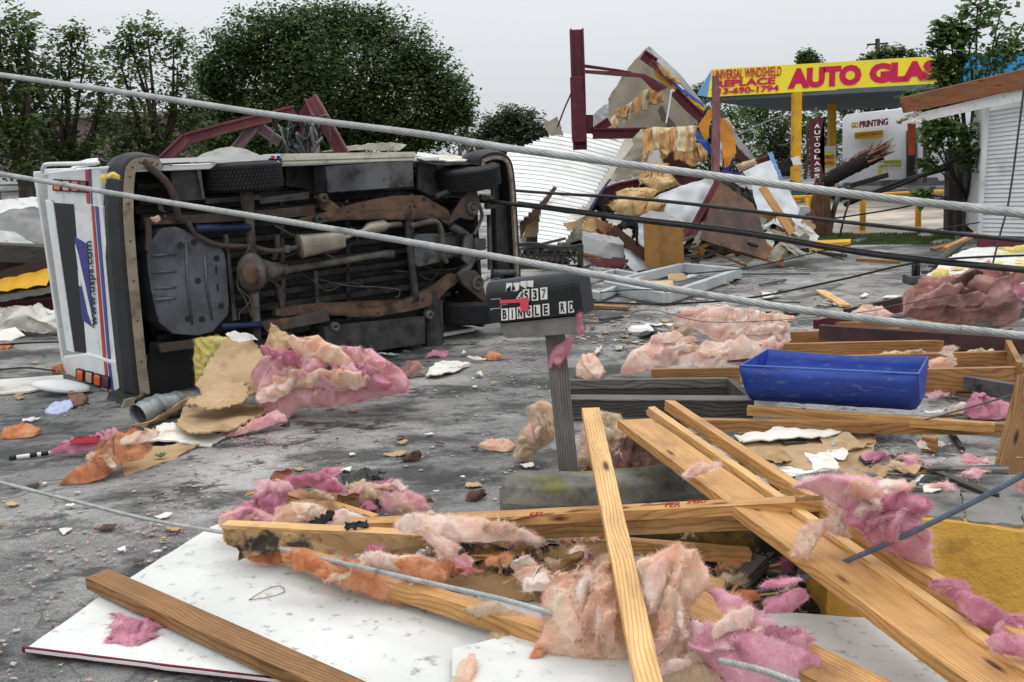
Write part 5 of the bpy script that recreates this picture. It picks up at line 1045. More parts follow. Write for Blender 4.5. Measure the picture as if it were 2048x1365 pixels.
# rubble heap coloured dark for the shaded recess, with loose strips in it
fluff('rubble_heap', [(1040,560),(1050,470),(1130,400),(1260,380),(1400,350),(1500,380),(1600,440),(1620,505),(1540,512),(1480,505),(1300,540),(1160,548)], mat('recess_dark_rubble', S(60,54,50), S(34,32,32), 6, .95, 0, 1, 12, c3=S(120,110,98), s3=7, t3=.66), None, tilt=52, D=16.6, h=.35, s=.06, R=.4, seed=40, fibres=0, freq=4, amp=.25)
bpy.context.view_layer.update(); rh = bpy.data.objects['rubble_heap']; tag(rh, 'heap of small rubble darkened as the shaded recess of the collapsed building', 'rubble', None, 'stuff')
del rh['category']; rh['category'] = 'rubble'
rn = random.Random(77); scrap_m = [SHEETW, SHEETG, BEIGE, GYPS, CREAM, MAROON2, TANBOX, CARD]
for k in range(90):
    x = rn.uniform(1150,1620); yb0 = 545-(x-1170)*.1; y = rn.uniform(430, yb0); DD = 15.9-(y-430)*.006
    c = P(x, y, DD); a = rn.uniform(0, pi)
    if 1270 < x < 1385 and y > 420: continue
    L_ = rn.uniform(.15,.55); W2 = rn.uniform(.05,.2); e = Vector((cos(a), rn.uniform(-.4,.4), sin(a)*.7)).normalized(); f_ = e.cross(Vector((rn.uniform(-.4,.4),-1,rn.uniform(-.2,.8)))).normalized()
    pts = [c-e*L_/2-f_*W2/2, c+e*L_/2-f_*W2*.3, c+e*L_*.45+f_*W2/2, c-e*L_*.4+f_*W2*.6]
    build(crumple(pts, .008, 3, .03, 4, .02, k), 'scrap_strip', scrap_m[k % 8], label='small torn strip of sheet or board in the rubble of the collapsed building', cat='scrap', group='torn strips in the rubble heap')
# white frame on the ground
fr = empty('window_frame', G(1345,590), 'pale grey metal window frame lying on the asphalt', 'window frame')
c4 = [G(1212,572,.1), G(1332,596,.1), G(1478,546,.1), G(1366,535,.1)]
FRM = mat('frame_grey', S(186,190,190), S(160,166,166), 2, .45, .1, .05, 20, c3=S(110,104,96), s3=5, t3=.66)
for i in range(4): build(MB().bar(c4[i], c4[(i+1)%4], .09, .13), 'frame_bar', FRM, fr, bevel=.008)
build(crumple([G(1240,570,.04),G(1330,590,.04),G(1350,580,.04),G(1345,560,.05),G(1300,563,.04)], .02, 3, .01), 'ply_filler', mat('pale_ply', S(206,180,140), S(180,150,110), 4), fr)
fr = empty('window_frame', G(1200,560), 'second grey frame half hidden behind the mailbox', 'window frame')
c4 = [G(1110,575,.08), G(1200,592,.08), G(1290,556,.08), G(1230,545,.08)]
for i in range(4): build(MB().bar(c4[i], c4[(i+1)%4], .08, .1), 'frame_bar', FRM, fr, bevel=.008)
sheet('cardboard_scrap', ZD((905,960),(1060,955),(1120,1005),(1000,1035),(905,1020)), 13.4, CARD, 'small brown cardboard inside the window frame', 'cardboard', .5, 0, .01, .03)
# ---------------------------------------------------------------- bench
bn = empty('garden_bench', G(1105,565), 'black cast iron garden bench with scrolled back', 'bench')
BD = 13.6
def BP(*q): return [P(x, y, BD) for x, y in ZA(*q)]
build(MB().poly(BP((150,1055),(240,1045),(330,1050),(430,1075),(560,1078),(700,1065),(700,1100),(560,1112),(440,1115),(330,1080),(150,1085)), .06), 'top_rail', IRON, bn, bevel=.006)
build(MB().poly(BP((660,1065),(712,1062),(712,1260),(664,1260)), .07), 'post', IRON, bn); build(MB().poly(BP((150,1230),(700,1240),(700,1280),(150,1275)), .06), 'lower_rail', IRON, bn)
sm = MB()
for k in range(10):
    x = 175+k*52
    (q,) = BP((x,1165)); 
    pts = [q+Vector((cos(t)*.055*(1+t*.03), 0, sin(t)*.05*(1+t*.03)))*(.5+t/9) for t in [j*.5 for j in range(16)]]
    sm.tube(pts, .011, 5)
    for a in (0.6,1.8,3.2,4.6):
        sm.poly([q+Vector((cos(a)*.03,-.02,sin(a)*.03)), q+Vector((cos(a+.4)*.075,-.02,sin(a+.4)*.075)), q+Vector((cos(a)*.11,-.02,sin(a)*.11)), q+Vector((cos(a-.4)*.075,-.02,sin(a-.4)*.075))], .012)
build(sm, 'scrollwork', IRON, bn)
build(MB().poly([G(1035,575,.42),G(1168,572,.42),G(1168,566,.42)+Y*.4,G(1040,566,.42)+Y*.4], -.04, -Z), 'seat', IRON, bn)
for x in (1045,1160):
    q = P(x,555,BD); build(MB().bar((q.x,BD,0),(q.x,BD,q.z+.2),.05,.05), 'leg', IRON, bn); build(MB().bar((q.x,BD-.4,0),(q.x,BD-.4,.42),.05,.05), 'leg', IRON, bn)
# ---------------------------------------------------------------- behind and left of the van
ibeam([P(318,330,13), P(372,278,13.2), P(455,255,13.4), P(545,233,13.6), P(588,222,13.8)], .11, .12, MAROON2, 'bent_beam', 'long bent faded maroon beam arching up behind the van')
ibeam([P(470,300,13.5), P(512,250,13.6), P(560,285,13.7)], .10, .1, mat('mauve_metal', S(130,104,108), S(100,80,84), 2, .6), 'bent_beam', 'short mauve bracket shaped beam behind the van')
ibeam([P(622,196,13.2), P(650,245,13.1), P(688,312,13)], .13, .12, MAROON2, 'bent_beam', 'bright maroon beam leaning right behind the van sill')
build(MB().poly(D3([(598,225),(612,206),(622,230),(622,312),(598,312)], 13.4, 0), .1), 'bent_beam', MAROON, label='dark upright maroon beam stub left of the bright leaning one', cat='steel beam')
build(MB().tube([P(630,312,13), P(632,240,13.1)], .06, 8), 'conduit', SHEETG, label='grey conduit upright between the maroon beams', cat='pipe')
rn = random.Random(5)
for k in range(16):
    x = rn.uniform(555,625); pts = [P(x, 308, 12.8)]
    for j in range(4): x += rn.uniform(-22,26); pts.append(P(x, 305-rn.uniform(8,75), 12.8+rn.uniform(-.2,.2)))
    wire('loose_wire', pts, .012 if k % 3 else .02, FG if k % 2 else DKW, 'one of the tangled wires springing up behind the van sill', group='tangled wires behind the van')
sheet('fallen_roofing', [(378,322),(400,308),(430,297),(462,291),(490,296),(520,308),(545,322)], 12.6, mat('grey_membrane', S(176,174,168), S(150,148,142), 1.5, .7, 0, .3, 10), 'grey fallen roofing mound behind the van', 'roofing', .5, 0, .02, .06, 1.5)
sheet('debris_board', [(640,305),(720,300),(800,302),(812,290),(780,285),(700,292)], 13.5, CREAM, 'pale debris strip just above the van sill', 'board', 0,0,.02,.04)
lw = 11.6
sheet('white_tarp', [(-40,405),(20,398),(60,390),(100,398),(100,425),(40,430),(-40,440)], lw+.6, WHITEP, 'white tarp on top of the wreck left of the van', 'tarp', .6, 0, .01, .06, 2)
sheet('grey_tarp', [(-40,438),(20,424),(70,416),(110,420),(112,470),(82,489),(50,476),(-40,468)], lw+.1, mat('grey_tarp', S(140,138,136), S(108,107,106), 1.2, .55, 0, .1, 10), 'grey tarp draped below the white tarp left of the van', 'tarp', .6, 0, .01, .09, 2.2)
sheet('tarp_lining', [(-40,462),(30,466),(70,486),(84,492),(50,500),(-40,490)], lw+.05, WHITEP, 'white underside edge of the grey tarp', 'tarp', .3, 0, .01, .06, 2)
beam('dark_timber', P(-60,500,lw), P(130,512,lw), .2, .26, DARKW, 'upper dark brown timber left of the van', up=-Y, rag=.02); beam('dark_timber', P(-60,568,lw-.1), P(120,520,lw-.1), .1, .3, flat('dark_brown2', S(60,42,36)), 'lower dark brown timber above the yellow roofing', up=-Y)
def corr(px4, nw, depth, m, name, label, cat, D):
    A, B, C_, D_ = [P(x, y, D) for x, y in px4]
    def f(u, v):
        p = (A.lerp(B,u)).lerp(D_.lerp(C_,u), v); return p+Vector((0,-.25*v,abs(sin(u*nw*pi))*depth-.0))
    return build(MB().grid(f, nw*6, 2, .006), name, m, label=label, cat=cat)
corr([(-40,565),(112,530),(112,566),(-40,588)], 4, .02, YELP, 'corrugated_roofing', 'yellow corrugated roof edge left of the van', 'roofing', lw-.2)
sheet('metal_flashing', [(-40,598),(110,572),(112,584),(-40,612)], lw-.2, SHEETG, 'grey flashing under the yellow roof edge', 'flashing', 0,0,.02,.01)
ibeam([P(-40,618,lw), P(130,604,lw)], .09, .1, MAROON, 'steel_beam', 'maroon beam low at the left edge behind the crumpled board')
build(MB().poly(D3([(-60,490),(125,505),(125,640),(-60,655)], lw+.3, 0), .2), 'dark_void_sheet', flat('dark_brown2', S(60,42,36)), label='dark sheet painting the unlit void under the tarps at the left edge', cat='void backing')  # dark sheet stands in for the unlit void below the flashing
fluff('crumpled_board', [(-30,672),(-30,620),(40,612),(60,620),(80,608),(100,622),(118,618),(122,662),(80,668),(40,662),(10,676)], GYPS, 'crumpled cream board heap left of the van', tilt=60, h=.14, s=.022, R=.12, seed=44, fibres=0, freq=5, amp=.09, cat='board')
sheet('sheet_metal', [(-30,672),(30,655),(50,672),(20,682),(-30,682)], 10.6, GYPS, 'white board corner at the left edge of the asphalt', lean=.8, amp=.03)
sheet('flat_board', [(-40,762),(130,745),(142,768),(60,780),(-40,790)], 0, GYPS, 'x', 'board') if 0 else build(MB().poly([G(-40,762,.02),G(126,750,.02),G(128,768,.02),G(60,782,.02),G(-40,790,.02)], .015, Z), 'flat_board', GYPS, label='long pale board flat on the asphalt left of the van corner', cat='board')
# ================================================================== right side: shed, fence, broken pole
sh = empty('white_shed', G(2010,470), 'white lap sided shed with torn brown fascia at the right edge', 'shed')
SDD = 17.0
SIDING = mat('lap_siding', S(206,208,208), S(190,192,194), .8, .6, 0, .08, 12, c3=S(150,150,146), s3=2.2, t3=.68, e3=.1)
mb = MB(); nl = 30
tl, tr_, bl, br = P(1974,215,SDD), P(2130,190,SDD-.4), P(1956,470,SDD), P(2130,476,SDD-.4)
for i in range(nl):
    a0, a1 = i/nl, (i+1)/nl; q = [tl.lerp(bl,a0), tr_.lerp(br,a0), tr_.lerp(br,a1), tl.lerp(bl,a1)]
    q[2] -= Y*.03; q[3] -= Y*.03; mb.poly(q, .02)
build(mb, 'lap_siding', SIDING, sh)
build(MB().poly([P(1974,212,SDD+.1),P(2130,190,SDD-.3),P(2130,478,SDD-.3),P(1957,472,SDD+.1)], 2.5), 'wall', SIDING, sh)
build(MB().bar(P(1973,214,SDD-.06), P(1958,472,SDD-.06), .07, .07, up=Y), 'corner_trim', SIDING, sh)
fp = ZF((62,345),(64,318),(640,182),(760,152),(760,250),(640,278),(75,392))
build(MB().poly([P(x,y,SDD-.5) for x,y in fp], .12), 'fascia_board', STAINW, sh, bevel=.005)
wf = ZF((130,396),(640,276),(760,250),(760,305),(640,332),(460,367),(300,400),(175,428),(150,415))
build(MB().poly([P(x,y,SDD-.42) for x,y in wf], .1), 'soffit_board', WHITEP, sh)
for k, q in enumerate((((80,402),(145,385),(160,410),(120,430)), ((95,415),(150,405),(150,432),(105,436)), ((30,432),(80,418),(80,426),(32,440)))):
    build(crumple([P(x,y,SDD-.4-.05*k) for x,y in ZF(*q)], .05, 3, .04, 8, .04, k), 'splinter', GYPS if k < 2 else BROWNW, sh)
build(MB().poly([P(x,y,SDD+.2) for x,y in ZF((88,440),(122,442),(120,530),(116,590),(92,590))], .06), 'hanging_board', mat('red_brown_wood', S(140,62,34), S(110,44,24), 3, .7), sh)
fn = empty('plank_fence', G(1925,462), 'weathered grey vertical plank fence beside the white shed', 'fence')
for k in range(8):
    x = 1893+k*9.0; y0 = 300+rn.uniform(-5,5); y1 = 464; d = 19.2
    beam('plank', P(x-2, y1, d), P(x+1.5, y0, d), 8.4*d/FPX, .03, DARKW if k % 2 else GREYW, up=-Y, parent=fn)
bp = empty('broken_pole', G(1645,470), 'dark charred broken pole leaning over a splintered stump', 'utility pole')
pts = [P(1638,372,19.5), P(1680,347,19.4), P(1730,322,19.3), P(1762,306,19.2)]
vs = MB(); vs.tube(spline(pts,8), [.14+.03*N3(Vector((k*.9,0,0))) for k in range(25)], 12); build(vs, 'leaning_shaft', CHAR, bp, smooth=True)
vs = MB()
for k in range(26):
    p = P(1756+rn.uniform(-8,8), 308+rn.uniform(-12,12), 19.2+rn.uniform(-.12,.12)); d = (pts[3]-pts[2]).normalized()
    vs.tube([p-d*.15, p+d*rn.uniform(.05,.3)+Vector((0,0,rn.uniform(-.06,.06)))], [.03,.004], 4)
for k in range(16):
    t = rn.random(); p = pts[1].lerp(pts[3], t)+Z*.16; vs.tube([p, p+Vector((rn.uniform(.05,.3),0,rn.uniform(.02,.18)))], [.02,.003], 4)
build(vs, 'splinters', SPLINT, bp)
st = MB(); s0, s1 = G(1640,474), P(1642,362,19.4)
for k in range(12):
    a = 2*pi*k/12; o = Vector((cos(a)*.13, sin(a)*.13, 0)); st.tube([s0+o, s0.lerp(s1,.5)+o*1.05, s1+o*.8+Z*rn.uniform(-.25,.2)], [.07,.06,.015], 6)
build(st, 'stump', SPLINT, bp)
wire('pipe', [G(1660,465), P(1668,420,19.6), P(1680,385,19.6), P(1686,380,19.8)], .05, FG, 'bent grey conduit beside the splintered stump', 'pipe')
wire('pipe', [G(1678,478), P(1690,430,19.0), P(1700,400,19.0)], .02, RUST2, 'thin rusty rod right of the grey conduit', 'rod')
beam('dark_rail', P(1612,392,22), P(1655,372,22), .1, .1, BLACKC, 'short dark bar left of the broken pole'); beam('dark_rail', P(1700,372,21), P(1775,350,21), .12, .1, BLACKC, 'dark bar end pointing right under the broken pole')
sh_ = sheet('awning_fragment', [(1580,360),(1640,378),(1640,392),(1583,390)], 23, flat('teal_dark', S(52,84,88)), 'dark teal scrap behind the yellow rail', 'scrap', 0,0,.05,.1)
fluff('tangled_cable', [(1662,395),(1680,375),(1705,380),(1700,395),(1680,402)], BLACKC, 'coil of black cable under the broken pole', tilt=60, D=19.8, h=.15, s=.05, R=.15, seed=3, fibres=200, flen=.3, fw=.008, cat='cable')
# ================================================================== debris field right of centre
wsh = [(1855,552),(1905,510),(1960,492),(2090,486),(2090,562),(2010,564),(1900,560)]
build(crumple([G(x,y,.28) for x,y in wsh], .02, 5, .03, 2, .03, 4), 'fallen_ceiling_sheet', WHITEP, label='white sheet with yellow wool scraps in front of the shed', cat='sheet')
for k, (q, lb) in enumerate((( [(1860,552),(1870,540),(1890,541),(1902,556),(1885,562),(1868,562)], 'yellow wool clump at the left corner of the white sheet'), ([(1990,538),(2010,530),(2060,540),(2080,556),(2040,556),(2000,555)], 'yellow wool clump on the white sheet right of the guy cord'), ([(1990,498),(2030,494),(2080,496),(2080,504),(2020,504)], 'flat yellow wool strip at the back of the white sheet'))):
    fluff('insulation_tuft', q, INS['yellow'], lb, z=.3, tilt=40, h=.1, s=.025, R=.1, seed=50+k, fibres=200, flen=.05, fw=.002, zmin=.3)
rn = random.Random(8)
for k in range(26):
    p = G(rn.uniform(1880,2060), rn.uniform(505,558), .315); a = rn.uniform(0,6); s_ = rn.uniform(.03,.1)
    q = [p+Vector((cos(a+t)*s_*rn.uniform(.5,1), sin(a+t)*s_*rn.uniform(.5,1), 0)) for t in (0,1.3,2.6,3.9,5.2)]
    build(crumple(q, .01, 2, .01, 8, .01, k), 'wool_crumb', INS['yellow'], label='small yellow wool crumb scattered on the white sheet', cat='insulation', group='yellow crumbs on the white sheet')
beam('maroon_beam', P(1958,484,14.8), P(2100,492,14.6), .2, .16, MAROON, 'dark maroon beam lying at the foot of the white shed')
for a, b_, w_, m, lb in (((1850,545,13.6),(1900,505,15.0),.1,GREYW,'grey plank running back from the two bottles'), ((1862,535,13.8),(1925,488,15.6),.08,DARKW,'darker plank beside the grey one behind the bottles'), ((1865,500,16.2),(1935,480,16.6),.12,BROWNW,'short brown plank left of the shed corner'), ((1890,498,16),(1952,468,16.4),.08,PINE2,'thin tan plank leaning at the shed corner'),
    ((1800,525,14.6),(1712,520,14.9),.07,BROWNW,'brown stick lying alone on the asphalt'), ((1745,508,17),(1862,506,17),.1,PINE,'pale plank on the asphalt beyond the brown stick'), ((1600,500,18),(1690,512,16),.08,DARKW,'dark plank leaning on the yellow kerb')):
    beam('plank', P(*a), P(*b_), w_, .05, m, lb, rag=.01)
for k, x in enumerate((1827,1835.5)):
    bt = empty('bottle', G(x,560,.0), ('left' if k == 0 else 'right')+' one of two dark bottles with red caps', 'bottle'); c = P(x, 552, 13.0); c = Vector((c.x, 13.0, c.z))
    M_ = Matrix.Translation(c); build(MB().lathe([(.026,0),(.028,.02),(.028,.14),(.022,.17),(.012,.19),(.012,.21)], M_, 16), 'glass', flat('cola_dark', (.012,.008,.007), .15, spec=.8), bt, smooth=True)
    build(MB().lathe([(.014,.205),(.014,.232)], M_, 12), 'cap', flat('cap_red', S(150,40,44)), bt)
build(MB().poly(D3([(1822,554),(1860,554),(1860,580),(1822,580)], 12.9, 0), .3), 'dark_box', UNDER2, label='small dark box under the two bottles', cat='box', bevel=.01)
fluff('insulation_mound', ZE((785,650),(850,610),(950,590),(1000,575),(1100,540),(1250,480),(1350,450),(1450,425),(1570,440),(1650,500),(1700,560),(1720,620),(1700,700),(1780,800),(1760,860),(1680,900),(1500,905),(1300,880),(1100,860),(950,850),(790,810),(800,730)), INS['dirty'], 'big dirty rose wool mound behind the joists', z=.25, tilt=48, h=.30, s=.0105, R=.28, seed=60, fibres=2600, flen=.06, freq=5, amp=.10, fw=.0012, folds=8, fmats=[INS['dirty'], INS['hot'], INS['dirty'], INS['brown']])
fluff('insulation_batt', ZE((1690,600),(1730,610),(1800,640),(1826,660),(1826,690),(1720,680)), INS['rose'], 'small pink wool end right of the dirty mound', z=.3, tilt=40, h=.1, s=.02, R=.08, seed=61, fibres=200, flen=.05)
# dark purlins + joists (wide face to the viewer)
def joist(x0, y0, x1, y1, z, hgt, m, lb, th=.045, name='joist', cat='joist', **k):
    """(x0,y0)-(x1,y1): top edge in the photograph at height z"""
    a, b_ = G(x0,y0,z), G(x1,y1,z); a.z -= hgt/2; b_.z -= hgt/2; return beam(name, a, b_, th, hgt, m, lb, cat, **k)
joist(1690,618,1806,593,.22,.09,flat('dark_brown2', S(60,42,36)),'dark maroon purlin left of the dirty wool mound')
joist(1630,640,1810,606,.16,.09,MAROON,'lower maroon purlin running to the dirty wool mound')
joist(1640,650,2060,676,.30,.13,mat('dark_purlin', S(84,58,56), S(60,42,42), 3),'long dark purlin on top of the joists', th=.08)
joist(1580,664,1800,656,.20,.12,JOIST,'topmost short joist at the back of the row')
joist(1640,645,1990,640,.1,.1,JOIST,'joist mostly hidden under the dirty mound')
joist(1440,690,2045,677,.24,.15,JOIST,'second joist, crossing behind the trough', group=None)
joist(1660,712,2030,702,.22,.15,JOIST,'third joist with pale wool lying along its top')
joist(1303,738,1480,734,.20,.15,JOIST,'joist end left of the blue trough'); joist(1850,738,2100,732,.24,.17,JOIST,'nearest joist right of the blue trough')
joist(2010,668,2040,725,.28,.12,JOIST,'cross block tying the joist ends at the right'); joist(1955,650,2055,610,.3,.1,GREYW,'grey board crossing the joist ends at the right', th=.06)
for k,(q,m,z,lb) in enumerate((
 ([(1345,650),(1352,636),(1385,625),(1410,630),(1470,630),(1530,634),(1578,648),(1582,680),(1570,692),(1520,690),(1480,690),(1440,686),(1400,664),(1380,652)], 'pale', .12, 'pale pink wool roll left of the joist ends'),
 ([(1350,645),(1370,640),(1395,650),(1380,672),(1352,682),(1338,676)], 'tan', .10, 'grey cream frayed end of the pale wool roll'),
 ([(1240,745),(1262,712),(1300,690),(1350,684),(1400,700),(1450,690),(1520,684),(1575,690),(1560,704),(1500,716),(1455,720),(1450,738),(1400,734),(1350,728),(1300,738),(1260,750)], 'pale', .06, 'long frayed pale salmon wool strip left of the blue trough'),
 ([(1735,715),(1790,702),(1830,708),(1900,712),(1960,706),(1990,708),(1985,722),(1900,722),(1800,722)], 'tan', .14, 'thin beige wool lying between the joists'),
 ([(1880,708),(1900,700),(1915,696),(1900,712)], 'pale', .24, 'little wisp of pale wool on the third joist'),
 ([(1855,722),(1880,716),(1915,728),(1905,736),(1860,738)], 'salmon', .16, 'salmon wool scrap at the right end of the trough'),
 ([(1155,755),(1150,735),(1165,712),(1185,708),(1200,725),(1210,745),(1200,758),(1170,758)], 'salmon', .0, 'small salmon wool lump right of the mailbox post'),
 ([(1925,828),(1932,805),(1950,792),(1975,798),(2000,802),(2020,815),(2025,835),(1990,840),(1950,838)], 'hot', .08, 'dusty pink wool lump right of the trough'),
 ([(1855,590),(1900,585),(1990,600),(2040,612),(2000,620),(1900,610)], 'dirty', .2, 'pale fringe of dirty wool behind the mound'),
 ([(1700,628),(1720,618),(1760,616),(1790,632),(1740,640),(1712,640)], 'pale', .3, 'white pink wool scrap on the dark purlin'))):
    fluff('insulation_batt', q, INS[m], lb, z=z, tilt=34, h=.13 if k in (0,2) else .08, s=.010, R=.09, seed=70+k, fibres=900 if k in (0,2) else 260, flen=.05, freq=7, amp=.05, zmin=max(.006, z-.05), folds=5 if k in (0,2) else 1, fmats=[INS[m], INS['salmon' if m == 'pale' else m]])
# ---- blue trough (half of a barrel, lying open side up)
tr = empty('blue_trough', G(1660,820), 'blue plastic half barrel trough on the lumber', 'trough')
A = G(1478,731,.44); B = G(1838,748,.44); C2 = G(1534,698,.44); E2 = G(1858,713,.44)
prof = [(0,0),(.0,-.25),(.03,-.52),(.10,-.76),(.22,-.95),(.36,-1.04),(.50,-1.07),(.64,-1.04),(.78,-.95),(.90,-.76),(.97,-.52),(1,-.25),(1,0)]
mb = MB(); dep = .28; U_ = 40; vs = []
def bp_(u, i, t, ins=0):
    a, d = prof[i]; n_ = A.lerp(B,u); f_ = C2.lerp(E2,u); a2 = a+(.5-a)*ins; d2 = d*(1-ins)
    e_ = min(u,1-u)/.06; e_ = 1 if e_ > 1 else sqrt(max(0,1-(1-e_)**2)); k_ = .80+.20*e_
    rib = .008*math.exp(-((u-.33)/.012)**2)+.008*math.exp(-((u-.66)/.012)**2)
    a2 = .5+(a2-.5)*(1-(1-k_)*min(1,-d2*1.6)); c = n_.lerp(f_, a2); c.z += d2*dep*(k_+rib*3)+t - .02*sin(pi*u)*(1 if d > -.1 else 0); return c
m_ = len(prof)
for j in range(U_+1):
    u = j/U_; bulge = 1-.03*(1 if j in (0,U_) else 0)
    for i in range(m_): 
        p = bp_(u, i, .004*N3(Vector((u*4,i*.5,0)))); vs.append(p)
fs = [(j*m_+i, j*m_+i+1, (j+1)*m_+i+1, (j+1)*m_+i) for j in range(U_) for i in range(m_-1)]
vi = []
for j in range(U_+1):
    u = .012+.976*j/U_
    for i in range(m_): vi.append(bp_(u, i, .0, .03))
n0 = len(vs); vs += vi; fs += [(n0+j*m_+i, n0+(j+1)*m_+i, n0+(j+1)*m_+i+1, n0+j*m_+i+1) for j in range(U_) for i in range(m_-1)]
for j in range(U_): 
    for i in (0, m_-1): fs.append((j*m_+i, (j+1)*m_+i, n0+(j+1)*m_+i, n0+j*m_+i))
mb.add(vs, fs)
build(mb, 'barrel_half', BARREL, tr, smooth=True)
for u, nm in ((0,'end_wall'),(1,'end_wall')):
    o = [bp_(u, i, 0) for i in range(m_)]; ax = (B-A).normalized()*(1 if u == 0 else -1); c = sum(o, Vector())/m_
    build(MB().poly(o, .012, -ax), nm, BARREL, tr, bevel=.004)
build(MB().tube([A,B], .007, 6), 'cut_rim', flat('rim_blue', S(80,110,190)), tr)
# ---- weathered planter frames
pf = empty('planter_frame', G(1330,830), 'weathered dark timber frame between the mailbox post and the blue trough', 'timber frame')
fa, fb = G(1140,795,.16), G(1505,797,.16); ba, bb = G(1140,760,.16), G(1456,756,.16)
def sub(a, b_, hgt, th, m): a, b_ = a.copy(), b_.copy(); a.z -= hgt/2; b_.z -= hgt/2; beam('frame_board', a, b_, th, hgt, m, up=Z, parent=pf)
sub(fa, fb, .13, .12, DARKW); sub(ba, bb, .07, .05, GREYW); sub(ba-Z*.075, bb-Z*.075, .07, .04, DARKW); sub(bb+Vector((.01,0,0)), fb+Vector((.0,.05,0)), .12, .05, DARKW)
sub(fa+Z*.004, fb+Z*.004, .012, .135, GREYW)
# boards near the trough
joist(1388,838,2016,846,.14,.075,JOIST,'long board lying below the blue trough', th=.06); joist(1495,812,1990,846,.17,.06,PINE2,'thinner board resting under the blue trough', th=.06)
beam('board', P(2062,760,5.2), P(2008,978,4.9), .14, .05, BROWNW, 'upright board leaning at the right edge', up=-Y); beam('board', P(2085,760,5.35), P(2020,975,5.05), .06, .09, PINE, 'second edge of the leaning board pair at the right edge', up=-Y)
joist(1845,872,1875,876,.1,.09,JOIST,'stub under the long board'); joist(1930,752,2040,770,.2,.1,UNDER2,'dark grey box rail right of the trough')
build(crumple([G(1480,862,.03),G(1560,858,.05),G(1750,868,.03),G(1745,940,.02),G(1600,938,.02),G(1470,905,.02)], .012, 5, .03, 2.5, .03, 4), 'fallen_board', CARD, label='large torn tan board sheet below the trough', cat='board')
build(crumple([G(1470,870,.07),G(1560,858,.09),G(1690,864,.07),G(1660,876,.07),G(1560,872,.08),G(1490,884,.06)], .008, 4, .03, 5, .03, 9), 'paper_strip', GYPS, label='curled white paper strip on the torn tan board', cat='paper')
for k in range(6): 
    y = 925+k*4; build(crumple([G(1500+k*6,y,.012),G(1720,y+18-k,.012),G(1722,y+22-k,.012),G(1502+k*6,y+4,.012)], .004, 4, .006, 5, .006, k), 'lath_strip', GYPS, label='one of the thin pale laths along the front of the torn tan board', cat='strip', group='pale laths below the torn tan board')
# ================================================================== mailbox on its leaning post
mbx = empty('mailbox', G(1142,1005), 'black mailbox with white stick-on lettering on a leaning wooden post', 'mailbox')
MD = 5.35
BLn, BRn, TLn = P(984,647,MD), P(1152,629.5,MD-.20), P(982,572,MD)      # near side: bottom-left, bottom-right
ax = (BRn-BLn).normalized(); LEN = (BRn-BLn).length
upm = (P(983,565,MD)-BLn); upm = (upm-ax*upm.dot(ax)).normalized(); dpt = upm.cross(ax).normalized()
if dpt.y < 0: dpt = -dpt
WB, HB = .165, .225
def MP(u, d, h): return BLn+ax*u+dpt*d+upm*h
pr = [(0,0),(0,HB-WB*.5)]+[(WB/2-cos(t)*WB/2, HB-WB/2+sin(t)*WB/2) for t in [pi*k/14 for k in range(1,14)]]+[(WB,HB-WB*.5),(WB,0)]
def loft(us, sc, mbo, th=0):
    k = len(pr); vs = []
    for u, s_ in zip(us, sc):
        for d, h in pr: vs.append(MP(u, WB/2+(d-WB/2)*s_, (h-HB*.45)*s_+HB*.45))
    mbo.add(vs, [(i*k+j, i*k+(j+1)%k, (i+1)*k+(j+1)%k, (i+1)*k+j) for i in range(len(us)-1) for j in range(k)]+[tuple(range(k)), tuple((len(us)-1)*k+j for j in range(k))])
m1 = MB(); loft([-.012,0,0,.012,LEN*.99], [.97,.99,1.02,1.0,1.0], m1); build(m1, 'box_shell', BLACKMB, mbx, bevel=.0015)
m1 = MB(); loft([LEN*.985,LEN*.99,LEN+.035,LEN+.045], [1.03,1.06,1.06,1.0], m1); dor = build(m1, 'door', BLACKMB, mbx, bevel=.003)
build(MB().tube([MP(LEN+.05,WB*.5,HB*.9),MP(LEN+.07,WB*.5,HB*.94),MP(LEN+.05,WB*.5,HB*1.0)], .005, 6), 'latch', FG, dor)
build(MB().tube(spline([MP(-.01,WB*.3,HB*.95),MP(-.01,WB*.3,HB*1.13),MP(.01,WB*.3,HB*1.03),MP(.05,WB*.3,HB*1.05),MP(.07,WB*.3,HB*.98)],5), .002, 5), 'wire_clip', FG, mbx)
# side coordinates from the picture: x 0..1 along, y metres up
def side(px, py, o=.003):
    return PL(px, py, MP(0,-o,0), dpt)
ZM = cv(960,540,8.5333)
def tile(q, ch, tag_, ink=INK, tone=WHT):
    pts = ZM(*q); par = build(MB().poly([side(x,y,.0018) for x,y in pts], .0015), 'letter_tile', tone, mbx)
    if ch:
        (x0,y0),(x1,y1),(x2,y2),(x3,y3) = pts   # bl, br, tr, tl
        f = lambda a, b_: (x0+(x1-x0)*a+(x3-x0)*b_, y0+(y1-y0)*a+(y3-y0)*b_)
        text_on(ch, side(*f(.42 if ch == 'I' else .2,.1),.0025), side(*f(.6 if ch == 'I' else .8,.1),.0025), side(*f(.42 if ch == 'I' else .2,.9),.0025), .0004, 'letter', ink, par, .0008, .035)
def tl_(x, y, w_, h_): return ((x,y),(x+w_,y-w_*.09),(x+w_-6,y-h_-w_*.09),(x-6,y-h_))
for x, y, w_, ch in ((365,868,115,'B'),(500,856,105,'I'),(632,838,110,'N'),(775,818,112,'G'),(918,806,112,'L'),(1072,786,112,'E'),(1355,752,118,'R'),(1506,736,118,'D')): tile(tl_(x,y,w_,200), ch, 'x')
for x, y, w_, ch in ((735,545,110,'5'),(883,532,112,'3'),(1034,514,118,'7')): tile(tl_(x,y,w_,205), ch, 'x', ink=flat('ink_grey', S(110,110,112)) if ch == '7' else INK)
